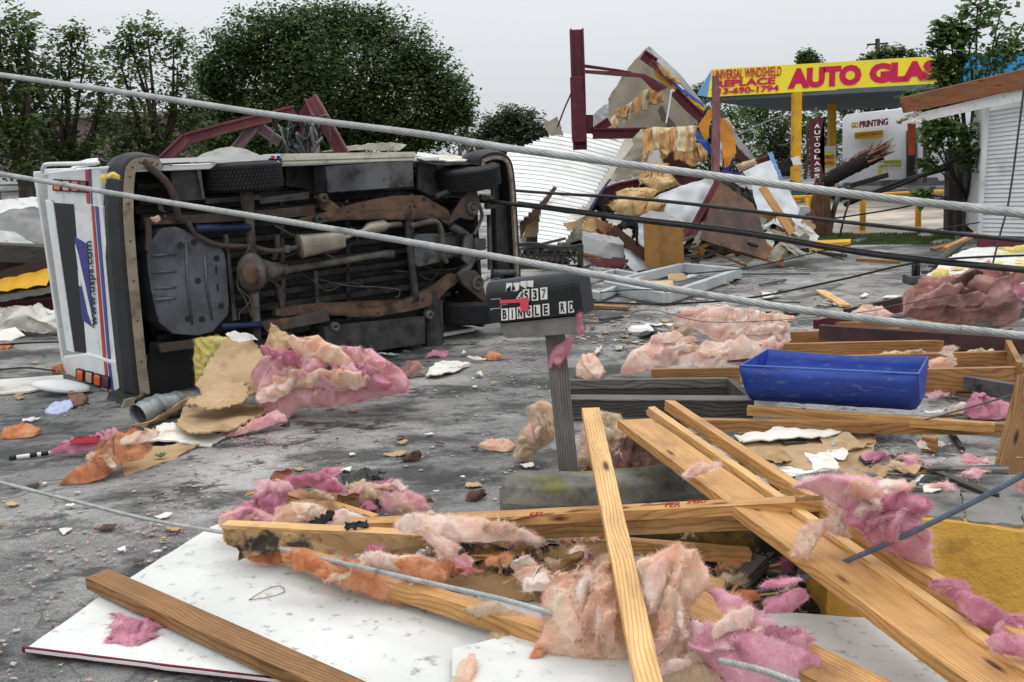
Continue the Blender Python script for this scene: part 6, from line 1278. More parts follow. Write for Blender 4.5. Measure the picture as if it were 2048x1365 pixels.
tile(((612,500),(722,490),(716,368),(680,390)), '3', 'x')
for x, y in ((440,375),(565,368)): tile(((x,y),(x+98,y-10),(x+110,y-150),(x+8,y-145)), '', 'x')
tile(((690,270),(790,325),(795,188),(685,200)), '', 'x'); tile(((805,285),(905,300),(912,182),(806,190)), '', 'x')
for q in (((450,330),(520,270),(528,365),(448,372)), ((566,300),(585,265),(600,350),(570,355)), ((640,345),(655,335),(660,352),(645,360))):
    build(MB().poly([side(x,y,.004) for x,y in ZM(*q)], .001), 'torn_patch', INK, mbx)
fl_ = MB(); fl_.poly([side(x,y,.014) for x,y in ZM((335,520),(660,503),(705,488),(820,475),(832,500),(822,700),(690,708),(682,560),(340,580))], .003)
build(fl_, 'flag', REDFLAG, mbx, bevel=.001)
fm = MB(); 
for q in (((345,495),(352,520)),((185,505),(345,492)),((362,600),(470,588)),((360,600),(355,660)),((180,668),(355,656)),((180,668),(205,690))): 
    (a, b_) = ZM(*q); fm.bar(side(*a,.004), side(*b_,.004), .002, .002, dpt)
build(fm, 'paint_scratch', WHT, mbx)
# board under the box and the post
bq = [side(x,y,-.02) for x,y in ZM((345,920),(1655,790),(1690,1085),(1400,1110),(480,1170),(430,1160),(345,1020))]
build(MB().poly(bq, .11, None), 'base_board', mat('weathered_ply', S(128,126,122), S(104,102,100), 7, .85, 0, .3, 40, c3=S(84,80,76), s3=6, t3=.62), mbx, bevel=.003)
p_t, p_b = P(1107,658,MD+.10), G(1142,1012); p_b = P(1141,1000,MD+.02); p_b2 = P(1138,1010,5.28)
beam('post', P(1108,652,MD+.03), P(1143,1003,MD-.05), .105, .10, GREYW, up=-Y, parent=mbx, bevel=.005, rag=.006)
for q, k, m, D_, lb in (([(1097,742),(1099,712),(1112,690),(1130,678),(1142,676),(1143,700),(1130,716),(1118,738),(1108,728)],1,'hot',MD-.04,'pink wool tuft snagged high on the mailbox post'),
    ([(1153,632),(1164,628),(1166,645),(1169,664),(1160,667),(1158,650)],2,'hot',MD-.25,'pink wool ribbon hanging from the mailbox door')):
    fluff('insulation_tuft', q, INS[m], lb, tilt=82, D=D_, h=.035, s=.007, R=.03, seed=80+k, fibres=420, flen=.035, freq=14, amp=.02)
fluff('insulation_tuft', [(1115,1015),(1126,990),(1128,962),(1140,958),(1150,975),(1152,992),(1172,1006),(1190,1016),(1150,1022)], INS['rose'], 'pink white wool tuft at the foot of the mailbox post', tilt=70, D=5.05, h=.06, s=.008, R=.05, seed=83, fibres=800, flen=.06, freq=12, amp=.03)
# kerb stone log
ks = MB(); pts = [G(1010,985,.13), G(1080,990,.13), G(1250,985,.13), G(1390,965,.13), G(1500,960,.13)]
c = spline(pts,6); n = len(c); prf = [(-.15,-.13),(-.16,.0),(-.13,.08),(-.06,.11),(.06,.11),(.13,.08),(.16,0),(.15,-.13)]; vs = []
for i, p in enumerate(c):
    d = (c[min(i+1,n-1)]-c[max(i-1,0)]).normalized(); s_ = d.cross(Z).normalized(); e_ = min(1, .55+i*.25)
    for a, b_ in prf: q = p+s_*a*e_+Z*b_*(e_ if b_ > 0 else 1); vs.append(q+Vector((N3(q*6),N3(q*6+X*9),N3(q*6+Y*9)))*.012)
ks.add(vs, [(i*8+j, i*8+(j+1)%8, (i+1)*8+(j+1)%8, (i+1)*8+j) for i in range(n-1) for j in range(8)]+[tuple(range(8)), tuple((n-1)*8+j for j in range(8))])
build(ks, 'kerb_stone', CONC, label='mossy rounded concrete kerb behind the mailbox post', cat='kerb', bevel=.01)
# ================================================================== yellow stucco retaining wall (curves away to the left) and dark hollow
topz = .36
W0 = [(1630,1042),(1650,1039),(1670,1037),(1700,1034),(1850,1040),(1950,1052),(2060,1068),(2200,1090),(2500,1140),(3000,1230)]
vs = []; 
tpz = [G(x,y,topz) for x,y in W0]; c = spline(tpz,6); wb = MB(); k = len(c)
for p in c:
    hk = min(1, .15+c.index(p)/14)
    for o, zz in ((0,.0),(.0,.12*hk),(.0,.24*hk),(.0,topz*hk),(.16,topz*hk+.004),(.16,0)):
        q = Vector((p.x, p.y+o-(.20*(1-zz/topz) if o == 0 else 0), zz)); vs.append(q+Vector((0,N3(q*7)*.008,N3(q*5)*.006)))  # face leans forward, shaped to catch more sky light
wb.add(vs, [(i*6+j, i*6+(j+1)%6, (i+1)*6+(j+1)%6, (i+1)*6+j) for i in range(k-1) for j in range(6)]+[tuple(range(6)), tuple((k-1)*6+j for j in range(6))])
build(wb, 'yellow_wall', STUCCO, label='low yellow stucco wall at the lower right', cat='wall', smooth=False)
pv = MB()
cap = [(1800,985),(1880,990),(1960,1003),(2048,1022),(2200,1045)]
for i, (a, b_) in enumerate((((1690,1030,1000),(1825,1040,1006)), ((1828,1038,984),(1930,1050,992)), ((1934,1052,1000),(2048,1064,1020)), ((2052,1066,1022),(2200,1090,1045)))):
    build(crumple([G(a[0],a[1]-12,topz+.012), G(b_[0],b_[1]-12,topz+.012), G(b_[0]-10,b_[2]-14,topz+.012), G(a[0]-12,a[2]-14,topz+.012)], .03, 4, .012, 6, .012, i), 'cap_slab', CONC2, label='broken grey concrete cap slab along the top of the yellow wall', cat='slab', group='cap slabs on the yellow wall')
build(MB().poly([G(1600,1034,topz-.02),G(1700,1026,topz-.02),G(1860,1030,topz-.02),G(2200,1075,topz-.02),G(3000,1210,topz-.02),G(3000,1000,topz-.02),G(2250,960,topz-.02),G(1700,935,topz-.06),G(1590,950,topz-.1)], .3, Z), 'terrace', bpy.data.materials['asphalt'], kind='structure')
fluff('wet_soil', [(1290,1190),(1300,1120),(1420,1090),(1560,1095),(1700,1130),(1800,1180),(1880,1240),(1700,1232),(1560,1225),(1450,1212)], mat('wet_soil', (.012,.012,.011), (.03,.028,.025), 9, .5, 0, 1, 22, c3=(.09,.085,.07), s3=22, t3=.68, e3=.03), 'wet black soil in the hollow below the yellow wall', tilt=0, h=.04, s=.03, R=.1, seed=90, fibres=0, freq=9, amp=.02, cat='soil')
bpy.data.objects['wet_soil']['kind'] = 'stuff'
fluff('shaded_bank', [(1240,1080),(1260,1020),(1400,1000),(1560,1010),(1625,1040),(1640,1120),(1600,1150),(1500,1110),(1400,1090),(1300,1095)], mat('shaded_bank_tone', S(84,74,54), S(44,40,36), 5, .9, 0, 1, 22, c3=S(150,116,50), s3=3, t3=.58, e3=.08), 'added bank in a shaded dark colour under the long stud left of the yellow wall', tilt=35, h=.08, s=.03, R=.12, seed=92, fibres=0, freq=6, amp=.03, cat='soil')  # invented bank; its dark brown-yellow colour paints the shaded wall stretch
bpy.data.objects['shaded_bank']['kind'] = 'stuff'
rn = random.Random(91)
# ================================================================== white painted panels
sheetpts = [(448,1044),(428,1052),(190,1200),(50,1296),(92,1312),(330,1332),(590,1362),(760,1420),(1300,1460),(1300,1290),(1080,1260),(800,1180),(640,1100)]
wpz = .035
pn = empty('painted_plywood', G(600,1250), 'large white painted panel with a maroon edge at the lower left', 'panel')
build(crumple([G(x,y,wpz) for x,y in ((448,1044),(425,1052),(190,1200),(50,1298),(330,1334),(590,1364),(1000,1440),(1600,1440),(1400,1250),(1150,1160),(900,1080),(700,1050))], .012, 5, .004, 1.5, .003, 3), 'painted_face', WHITEP, pn)
e = MB(); q = [G(x,y,wpz-.008) for x,y in ((46,1299),(330,1335),(590,1366),(1000,1442))]
for a, b_ in zip(q, q[1:]): e.bar(a, b_, .012, .022)
build(e, 'maroon_edge', mat('maroon_carpet_edge', S(112,24,44), S(84,18,34), 20, .9, 0, .6, 80), pn)
fc_ = [(1080,1258),(1440,1200),(1520,1222),(1700,1232),(1760,1238),(1830,1262),(1900,1300),(2010,1380),(2120,1470),(900,1470),(905,1330),(960,1290)]
build(crumple([G(x,y,.075) for x,y in ((905,1300),(1080,1256),(1300,1215),(1500,1218),(1640,1228),(1760,1238),(1850,1272),(1960,1340),(2150,1470),(900,1470))], .012, 5, .012, 1.2, .004, 5), 'painted_plywood', WHITEP, label='second white panel under the crossed planks at the bottom right', cat='panel')
# marks on the panel: torn paper outline, scuffs are in the paint
wire('torn_paper_edge', [G(x,y,.042) for x,y in ((498,1200),(530,1180),(560,1172),(568,1185),(530,1196),(498,1200))], .0018, BROWNW, 'thin torn paper outline stuck on the white panel', 'paper', seg=2)
# ================================================================== foreground timber
beam('board', G(196,1158,.075), G(860,1462,.085), .115, .055, BROWNW, 'brown weathered board lying across the lower left of the white panel', bevel=.005, rag=.01)
beam('leaning_stud', P(1181,822,4.75), P(1312,1440,2.75), .088, .040, PINE, 'long pale stud crossing in front of everything right of the mailbox post', up=(Z-Y*.4).normalized(), rag=.004, bevel=.003)
upp = Vector((.12,-.15,1)).normalized()
beam('wide_plank', G(1268,846,.42), G(2030,1400,.30), .20, .045, PINE2, 'wide knotty plank running diagonally to the lower right corner', up=upp, rag=.01)
beam('stud', G(1301,822,.44), G(2085,1372,.31), .048, .05, PINE, 'narrow stud lying along the upper side of the wide plank', up=upp, rag=.015)
beam('stud', G(1340,812,.46), G(2110,1330,.33), .055, .06, PINE2, 'outer stud of the diagonal bundle, farthest from the wide plank', up=upp, rag=.015)
beam('long_stud', G(700,1052,.20), G(1690,1004,.42), .085, .045, PINE2, 'long stud lying across the pile under the brown paper', bevel=.003, rag=.01); beam('long_stud', G(820,1068,.15), G(1680,1030,.33), .05, .085, PINE, 'lower stud carried alongside the long stud', rag=.01)
beam('wrapped_stud', G(450,1062,.17), G(1010,1092,.2), .07, .085, KRAFTC and PINE, 'thick stud with kraft paper face at the left of the pile', rag=.01)
beam('short_stud', G(570,990,.14), G(745,1046,.14), .09, .06, PINE2, 'short stud end poking through pink wool behind the kraft stud', rag=.008)
beam('orange_stud', G(575,1108,.12), G(1090,1268,.1), .075, .07, PINE2, 'orange stud running down to the white panel below the steel rod', rag=.01)
beam('lower_plank', G(1372,1205,.16), G(1820,1430,.16), .15, .045, PINE2, 'plank with black edge coming out from under the salmon wool', up=Vector((-.1,-.2,1)).normalized(), rag=.01)
beam('short_stud', G(1255,1092,.14), G(1500,1112,.12), .07, .055, PINE2, 'short stud below the long stud, right of the leaning stud', rag=.008)
beam('wood_stub', G(1455,1185,.03), G(1525,1115,.10), .085, .06, GREYW, 'splintered stub leaning in the dark hollow', rag=.03); beam('short_stud', G(1405,1168,.1), G(1450,1172,.1), .09, .03, PINE, 'pale stud end next to the splintered stub')
beam('metal_angle', G(520,1150,.02), G(600,1100,.02), .02, .02, UNDER2, 'thin dark metal strip under the orange wool') if 0 else None
# ---- kraft paper pieces
def paper(q, z, lb, m=KRAFT, D=None, amp=.02, th=.003, name='kraft_paper', lift=0, rag=.02, seed=1, cuts=5, sc=5):
    pts = []
    for t in q:
        pts.append(G(t[0], t[1], t[2] if len(t) > 2 else z))
    return build(crumple(pts, th, cuts, amp, sc, rag, seed), name, m, label=lb, cat='paper')
paper([(447,1060,.215),(560,1062,.215),(750,1072,.225),(880,1084,.225),(990,1090,.235),(1020,1100,.2),(1000,1114,.15),(900,1116,.14),(720,1112,.13),(600,1108,.13),(560,1104,.13),(520,1112,.12),(485,1112,.09),(480,1122,.07),(476,1100,.12),(455,1088,.16)], .2, 'torn brown kraft paper with burnt stain on the thick left stud', KRAFT, amp=.008, seed=2)
paper([(960,1042,.30),(1080,1028,.32),(1250,1016,.35),(1420,1000,.39),(1500,1012,.36),(1480,1026,.34),(1280,1040,.29),(1120,1050,.26),(950,1056,.24)], .3, 'brown kraft paper with red letters wrapped over the long stud', KRAFTC, amp=.006, seed=3)
paper([(1590,992,.45),(1640,988,.46),(1672,990,.46),(1676,1040,.33),(1620,1046,.32),(1590,1040,.33)], .4, 'kraft paper end wrapped round the right end of the long stud', KRAFTC, amp=.006, seed=4)
for k, (s_, a, b_, c_) in enumerate((('FIBER',(1010,1040,.322),(1075,1034,.338),(1008,1030,.345)), ('GLAS',(1120,1030,.335),(1190,1023,.352),(1118,1018,.362)), ('INSUL',(1330,1012,.372),(1420,1004,.395),(1328,1000,.40)))):
    text_on(s_ if 0 else ('R' if k == 0 else 'EFI' if k == 1 else 'FER'), G(*a), G(*b_), G(*c_), .004, 'printed_letters', REDINK, None, .0006, .03) if 0 else None
for k, (q, m, lb) in enumerate(((
 [(1000,1095,.14),(1080,1092,.15),(1180,1098,.15),(1260,1104,.14),(1250,1118,.1),(1150,1112,.1),(1060,1112,.09)], KRAFT, 'burnt kraft roll right of the thick left stud'),
 ([(880,1120,.10),(960,1110,.13),(1060,1118,.14),(1130,1140,.12),(1170,1170,.08),(1140,1190,.05),(1060,1185,.06),(960,1165,.06),(900,1150,.06)], KRAFT, 'large stained kraft sheet in the middle of the pile'),
 ([(1000,1150,.1),(1080,1160,.12),(1160,1175,.11),(1150,1205,.05),(1040,1200,.05),(900,1180,.05),(860,1160,.06)], KRAFTC, 'lower kraft fold above the orange stud'),
 ([(1160,1125,.17),(1215,1118,.18),(1235,1140,.16),(1210,1168,.12),(1150,1160,.12)], KRAFTR, 'kraft scrap covered in red print left of the leaning stud'),
 ([(1090,1095,.17),(1160,1086,.19),(1215,1082,.2),(1225,1115,.14),(1180,1125,.12),(1080,1120,.12)], KRAFT, 'folded kraft flap left of the leaning stud'),
 ([(925,1108,.15),(1000,1112,.17),(1090,1130,.15),(1160,1158,.12),(1150,1168,.1),(1060,1140,.12),(960,1122,.12)], KRAFTR, 'red printed kraft roll across the middle sheet'),
 ([(580,1000,.2),(650,1000,.21),(700,1020,.2),(760,1040,.18),(740,1046,.16),(660,1024,.16),(600,1012,.16)], KRAFT, 'dark torn kraft strip over the short stud in the pink wool'),
 ([(610,1052,.2),(660,1022,.22),(672,1028,.2),(640,1058,.17)], INK, 'black tar paper strip in front of the short stud'),
 ([(690,1045,.26),(735,1042,.26),(736,1054,.24),(690,1057,.24)], INK, 'black tar paper square on the long stud'),
 ([(1150,1030,.1),(1165,1030,.1),(1160,1062,.05),(1148,1075,.03),(1145,1050,.06)], GYPS, 'white paper curl hanging below the long stud'))):
    if isinstance(q[0], tuple) and len(q[0]) == 3: paper(q, .1, lb, m, amp=.022 if k not in (6,7,8) else .008, seed=10+k, sc=7)
paper([(680,955,.03),(730,940,.08),(775,945,.07),(740,958,.05),(770,962,.03),(700,968,.03)], .03, 'crumpled black tar paper on the asphalt behind the pink wool', UNDER, amp=.03, seed=33)
# red print on the wrapped kraft face
for s_, x0, x1, yy, z0 in (('R',985,1000,1044,.318),('EFI',1060,1085,1034,.335),('FER',1330,1362,1014,.365),('INSU',1375,1412,1007,.385)):
    text_on(s_, G(x0,yy,z0), G(x1,yy-2,z0+.01), G(x0+3,yy-9,z0+.02), .012, 'red_print', REDINK, bpy.data.objects['kraft_paper.001'], .001, .03)
# ================================================================== insulation, foreground
FL = [
 # outline, colour, z, tilt, h, seed, fibres, label
 ([(1070,1290),(1092,1255),(1085,1215),(1100,1175),(1150,1190),(1165,1160),(1215,1150),(1240,1170),(1250,1230),(1262,1310),(1245,1330),(1200,1325),(1150,1318),(1110,1305)], 'salmon', .05, 42, .17, 1, 3000, 'big salmon wool clump left of the leaning stud at the bottom'),
 ([(1270,1340),(1285,1240),(1270,1180),(1275,1130),(1310,1115),(1350,1098),(1390,1105),(1415,1140),(1420,1170),(1400,1195),(1375,1210),(1372,1290),(1380,1340),(1330,1370)], 'salmon', .05, 46, .17, 2, 2800, 'tall salmon wool clump right of the leaning stud at the bottom'),
 ([(1375,1255),(1420,1262),(1470,1258),(1540,1275),(1600,1290),(1640,1330),(1650,1370),(1560,1390),(1470,1380),(1420,1330),(1380,1300)], 'rose', .08, 30, .13, 3, 2200, 'dusty rose wool lying on the lower plank at the bottom edge'),
 ([(1425,1300),(1330,1330),(1320,1370),(1420,1400),(1480,1380),(1440,1340)], 'tan', .05, 25, .08, 4, 700, 'dirty tan wool under the rose wool at the bottom edge'),
 ([(1415,1180),(1450,1185),(1490,1210),(1560,1265),(1610,1285),(1625,1310),(1580,1300),(1500,1250),(1440,1215)], 'rose', .2, 25, .06, 5, 700, 'rose wool strip along the upper edge of the lower plank'),
 ([(1590,975),(1610,955),(1650,955),(1700,955),(1760,962),(1800,978),(1815,1000),(1825,1030),(1845,1060),(1850,1100),(1858,1150),(1840,1140),(1800,1110),(1750,1090),(1720,1060),(1690,1050),(1700,1020),(1660,1000),(1640,985),(1610,978)], 'rose', .34, 62, .17, 6, 3000, 'large rose wool batt draped over the yellow wall'),
 ([(1648,1000),(1690,1010),(1700,1040),(1680,1060),(1700,1075),(1670,1070),(1650,1050),(1660,1030)], 'pale', .42, 60, .06, 7, 700, 'frayed pale end of the rose batt at the stud end'),
 ([(1580,1115),(1600,1060),(1620,1040),(1650,1042),(1652,1062),(1640,1080),(1615,1120)], 'salmon', .38, 45, .04, 8, 500, 'salmon wool flap lying on the wide plank'),
 ([(1365,950),(1385,932),(1420,928),(1445,926),(1430,938),(1400,950),(1380,956)], 'pale', .44, 30, .03, 9, 300, 'pink wool shred on the upper part of the wide plank'),
 ([(1885,1182),(1920,1180),(1960,1200),(2020,1235),(2080,1265),(2080,1300),(2040,1290),(2000,1260),(1950,1240),(1910,1205)], 'hot', .3, 40, .06, 10, 900, 'rose wool ribbon along the foot of the yellow wall'),
 ([(1970,1280),(2010,1270),(2060,1280),(2090,1290),(2090,1320),(2030,1312),(1985,1305)], 'rose', .36, 30, .05, 11, 500, 'small rose wool piece on the studs at the right edge'),
 ([(440,1054),(445,1030),(480,1016),(520,1020),(548,1034),(560,1052),(500,1056)], 'pink', .1, 55, .10, 12, 1100, 'hot pink wool lump behind the left end of the kraft stud'),
 ([(500,1015),(530,990),(560,965),(600,952),(640,950),(672,965),(700,985),(660,985),(610,968),(575,985),(570,1005),(590,1030),(560,1040),(530,1030)], 'hot', .1, 45, .09, 13, 1200, 'pink wool arch round the short stud end'),
 ([(545,1052),(548,1020),(590,1005),(640,1012),(680,1035),(700,1050),(640,1056)], 'salmon', .12, 50, .09, 14, 900, 'cream salmon wool left of the black strip'),
 ([(630,1055),(650,1030),(690,1020),(740,1040),(690,1056)], 'pale', .14, 45, .06, 15, 500, 'pale wool between the black strip and the long stud'),
 ([(690,985),(740,968),(780,978),(820,985),(850,1000),(862,1020),(820,1030),(780,1028),(740,1015),(700,1000)], 'pink', .04, 38, .08, 16, 1200, 'pink wool spread behind the long stud, left of the mailbox'),
 ([(720,978),(740,968),(765,985),(755,1002),(730,998)], 'tan', .12, 38, .04, 17, 300, 'small cream wool curl on the pink spread'),
 ([(790,1045),(830,1035),(900,1035),(960,1045),(1030,1060),(1080,1075),(1030,1082),(960,1084),(900,1084),(850,1072),(800,1062)], 'pale', .24, 34, .07, 18, 1600, 'torn pale wool with stringy fibres on top of the kraft stud'),
 ([(840,1060),(880,1072),(920,1095),(905,1120),(885,1110),(860,1085)], 'pale', .22, 55, .03, 19, 900, 'stringy white wool hanging over the burnt kraft paper'),
 ([(600,1110),(650,1118),(700,1135),(760,1150),(800,1165),(850,1180),(880,1195),(870,1210),(830,1210),(770,1200),(700,1175),(640,1150),(590,1130),(570,1112)], 'orange', .05, 35, .08, 20, 1900, 'long orange wool roll along the orange stud'),
 ([(492,1118),(510,1108),(550,1100),(580,1100),(600,1118),(560,1128),(520,1124)], 'orange', .05, 35, .05, 21, 500, 'orange wool end below the torn kraft corner'),
 ([(720,1115),(760,1105),(800,1120),(850,1118),(900,1130),(880,1160),(840,1155),(790,1140),(740,1130)], 'pale', .14, 35, .06, 22, 900, 'pale pink wool between the kraft stud and steel rod'),
 ([(790,1130),(830,1118),(880,1130),(890,1160),(850,1165),(810,1150)], 'orange', .16, 35, .06, 23, 600, 'salmon red wool fold beside the pale pink wool'),
 ([(1085,1225),(1082,1200),(1100,1175),(1125,1172),(1128,1195),(1108,1215)], 'rose', .1, 50, .05, 24, 500, 'lilac wool tuft at the upper left of the big salmon clump'),
 ([(925,1222),(960,1212),(1010,1218),(1080,1240),(1060,1262),(1000,1240),(950,1232)], 'tan', .09, 25, .035, 25, 500, 'dirty wool shreds along the orange stud end'),
 ([(970,1285),(990,1268),(1020,1272),(1010,1290),(980,1292)], 'tan', .05, 25, .03, 26, 250, 'grey wool bit at the tip of the orange stud'),
 ([(212,1280),(222,1262),(245,1245),(218,1228),(240,1230),(270,1240),(300,1238),(332,1250),(300,1262),(312,1272),(280,1290),(250,1292)], 'hot', .036, 2, .012, 27, 1100, 'flat hot pink wool patch on the lower left of the white panel'),
 ([(910,1365),(920,1330),(945,1310),(955,1330),(940,1370)], 'salmon', .08, 8, .02, 28, 300, 'thin salmon wool smear at the bottom edge left of the clump'),
 ([(1060,1310),(1068,1298),(1090,1300),(1082,1314)], 'orange', .08, 12, .02, 29, 120, 'tiny salmon tuft left of the big salmon clump'),
 # behind the post
 ([(1030,915),(1035,880),(1060,845),(1055,815),(1080,803),(1108,812),(1112,850),(1108,880),(1080,895),(1060,920),(1040,925)], 'tan', .0, 62, .13, 30, 1500, 'tall cream wool piece left of the mailbox post'),
 ([(955,895),(975,880),(1010,880),(1035,895),(1010,905),(975,898)], 'salmon', .0, 30, .04, 31, 300, 'flat salmon scrap left of the cream wool piece'),
 ([(1150,930),(1165,850),(1200,828),(1240,832),(1255,860),(1270,890),(1250,940),(1200,945)], 'tan', .0, 50, .12, 32, 1200, 'dusty pink grey wool behind the leaning stud'),
 ([(1225,930),(1235,880),(1280,870),(1320,900),(1370,950),(1330,965),(1260,960)], 'brown', .0, 35, .08, 33, 500, 'dark leafy brown clump left of the wide plank'),
 # by the van
 ([(505,785),(505,748),(530,725),(580,708),(640,700),(700,696),(745,702),(775,725),(800,740),(820,765),(815,785),(780,790),(740,800),(700,810),(660,815),(600,815),(570,842),(540,830),(520,810)], 'pink', .0, 52, .24, 34, 3600, 'large pink wool heap on the asphalt in front of the van'),
 ([(430,880),(445,865),(500,850),(560,828),(575,840),(520,858),(470,872)], 'pink', .0, 20, .05, 35, 600, 'thin pink wool tail trailing from the large heap'),
 ([(795,745),(815,725),(840,722),(845,738),(825,752),(805,760)], 'dirty', .0, 40, .07, 36, 400, 'dusty wool lump at the right end of the large heap'),
 ([(615,738),(650,728),(700,730),(715,745),(690,756),(650,750)], 'brown', .30, 50, .04, 37, 300, 'brown dirty band on top of the large pink heap'),
 ([(392,770),(388,720),(390,678),(430,672),(462,676),(450,700),(430,715),(425,750),(405,765)], 'yellow', .1, 72, .06, 38, 900, 'bright yellow wool hanging beside the van'),
 ([(185,935),(200,905),(240,885),(290,880),(305,895),(280,918),(240,925),(210,955),(175,965),(120,972),(150,950)], 'orange', .0, 24, .09, 39, 1400, 'orange tan wool heap on the asphalt left of the boards'),
 ([(100,905),(130,890),(180,878),(250,870),(250,880),(200,895),(140,908)], 'hot', .03, 25, .05, 40, 700, 'hot pink wool wrapped round the metal tube'),
 ([(0,878),(10,860),(50,850),(85,862),(70,872),(20,880)], 'orange', .0, 14, .03, 41, 400, 'flat salmon wool patch at the left edge'),
 ([(102,748),(110,735),(126,730),(128,748)], 'orange', .0, 40, .05, 42, 200, 'orange wool bit by the corner of the van'),
 ([(-10,700),(10,684),(30,690),(15,700)], 'orange', .0, 30, .04, 43, 200, 'salmon wool bit at the left edge near the boards'),
 ([(850,715),(870,702),(900,706),(890,716)], 'hot', .0, 14, .03, 44, 200, 'flat pink wool smear right of the van'),
 ([(930,998),(940,985),(965,980),(972,992),(950,1004)], 'brown', .0, 25, .03, 45, 200, 'dusty mauve wool scrap left of the mossy kerb'),
 ([(800,925),(815,912),(840,905),(845,912),(830,925)], 'brown', .0, 30, .035, 46, 250, 'dark mauve wool roll on the open asphalt'),
 ([(960,715),(985,708),(1010,715),(990,722)], 'orange', .0, 20, .04, 47, 200, 'orange brown wool scrap beyond the open asphalt'),
 ([(1600,925),(1620,915),(1650,920),(1660,930),(1625,935)], 'hot', .0, 14, .02, 48, 150, 'small pink tuft on the grey terrace') ,
 ([(1795,938),(1808,925),(1828,928),(1832,938),(1812,942)], 'hot', .33, 20, .03, 49, 200, 'small pink tuft right of the torn tan board'),
 ([(1340,1085),(1345,1055),(1385,1050),(1400,1075),(1370,1088)], 'pale', .1, 60, .04, 50, 400, 'pink wool scrap hanging below the long stud'),
]
for q, m, z, tl_a, h, sd_, nf, lb in FL:
    big = nf > 1500
    ALT = dict(pink=['salmon','pink','pale','hot'], salmon=['salmon','pale'], rose=['rose','hot','pale'], pale=['pale','salmon'], hot=['hot','rose'], orange=['orange','salmon'], tan=['tan','pale'])
    fluff('insulation_batt' if nf > 600 else 'insulation_tuft', q, INS[m], lb, z=z, folds=(9 if nf > 3200 else 6 if nf > 2000 else 4 if nf > 1000 else 2 if nf > 600 else 0), fmats=[INS[x] for x in ALT.get(m,[m])], tilt=tl_a, h=h, s=.009 if nf > 600 else .007, R=max(.03, h*.9), seed=100+sd_, fibres=int(nf*1.4), flen=.045 if h > .05 else .025, freq=7 if big else 11, amp=.05 if big else .02, zmin=max(.004, min(z-.02, .3)) if z > .1 else max(.004, z*.9), aniso=(1.25,.8), jag=.02)
# ---- filling of the pile: shreds, splinters, paper curls and dark scraps between the boards
rn = random.Random(314)
HEAP = [(620,1075),(800,1055),(1000,1062),(1180,1060),(1235,1085),(1235,1170),(1150,1185),(1000,1165),(900,1145),(760,1110)]
HOLE = [(1280,1120),(1420,1070),(1600,1090),(1640,1160),(1560,1215),(1440,1215),(1400,1150),(1300,1130)]
ARCH = [(450,1040),(560,960),(700,960),(860,1010),(870,1035),(700,1050)]
def pick(Q):
    while True:
        x, y = rn.uniform(min(q[0] for q in Q), max(q[0] for q in Q)), rn.uniform(min(q[1] for q in Q), max(q[1] for q in Q))
        if inpoly(x, y, Q): return x, y
for k in range(230):
    Q = HEAP if k % 5 < 3 else (HOLE if k % 5 == 3 else ARCH); x, y = pick(Q); zz = rn.uniform(.05,.17) if Q is HEAP else rn.uniform(.02,.08); p = G(x,y,zz); t_ = k % 6; a = rn.uniform(0,pi)
    e = Vector((cos(a), sin(a)*.8, rn.uniform(-.2,.25))).normalized()
    if t_ in (0,1):
        L_ = rn.uniform(.06,.28); beam('splinter', p-e*L_/2, p+e*L_/2, rn.uniform(.006,.022), rn.uniform(.003,.010), (PINE,PINE2,DARKW)[k%3], 'loose wood splinter in the foreground timber pile', rag=.008, group='wood splinters in the timber pile', bevel=.0008, seed=k)
    elif t_ in (2,3):
        L_ = rn.uniform(.05,.16); W2 = L_*rn.uniform(.3,.7); f_ = e.cross(Z).normalized(); u_ = Vector((0,-rn.uniform(.0,.6),rn.uniform(.2,.9))).normalized()*W2
        build(crumple([p-e*L_/2, p+e*L_/2-f_*W2*.2, p+e*L_*.4+u_, p-e*L_*.3+u_*1.1], .0015, 3, .03, 11, .02, k), 'paper_curl', (KRAFT,KRAFTR,UNDER,KRAFTC,GYPS,KRAFT)[(k//6)%6], label='torn curl of kraft or tar paper in the foreground timber pile', cat='paper', group='paper curls in the timber pile')
    else:
        r_ = rn.uniform(12,34); fluff('insulation_tuft', [(x+cos(q)*r_*rn.uniform(.6,1.3), y+sin(q)*r_*.6*rn.uniform(.6,1.3)) for q in [j*pi/5 for j in range(10)]], INS[rn.choice(('pale','pink','salmon','hot','orange','tan'))], 'small torn wool tuft stuck in the foreground timber pile', z=zz, tilt=35, h=.035, s=.007, R=.03, seed=600+k, fibres=260, flen=.05, freq=13, amp=.03, zmin=max(.004,zz-.03), group='wool tufts in the timber pile', jag=.03)
# ================================================================== torn board pieces in front of the van
sheet('drywall_board', [(390,770),(412,735),(440,690),(462,673),(500,680),(530,705),(522,740),(510,785),(470,795),(420,792)], 7.05, CARD, 'large tan board standing against the van', 'board', .7, 0, .012, .03, 3, 5, .02, 61)
sheet('drywall_board', [(528,720),(532,685),(545,655),(562,660),(590,672),(585,695),(568,702),(545,718)], 7.2, CARD, 'folded tan board piece right of the tall board', 'board', .3, 0, .01, .06, 8, 4, .02, 62)
sheet('drywall_board', [(370,812),(380,795),(440,775),(490,768),(500,790),(470,808),(420,820)], 6.8, CARD, 'curled tan board in front of the tall board', 'board', .9, 0, .012, .05, 5, 5, .03, 63)
sheet('drywall_board', [(355,850),(368,815),(420,812),(500,805),(535,828),(480,850),(410,868),(372,862)], 6.45, CARD, 'lower tan board sheet with torn white edge', 'board', 1.6, 0, .012, .03, 4, 5, .02, 64)
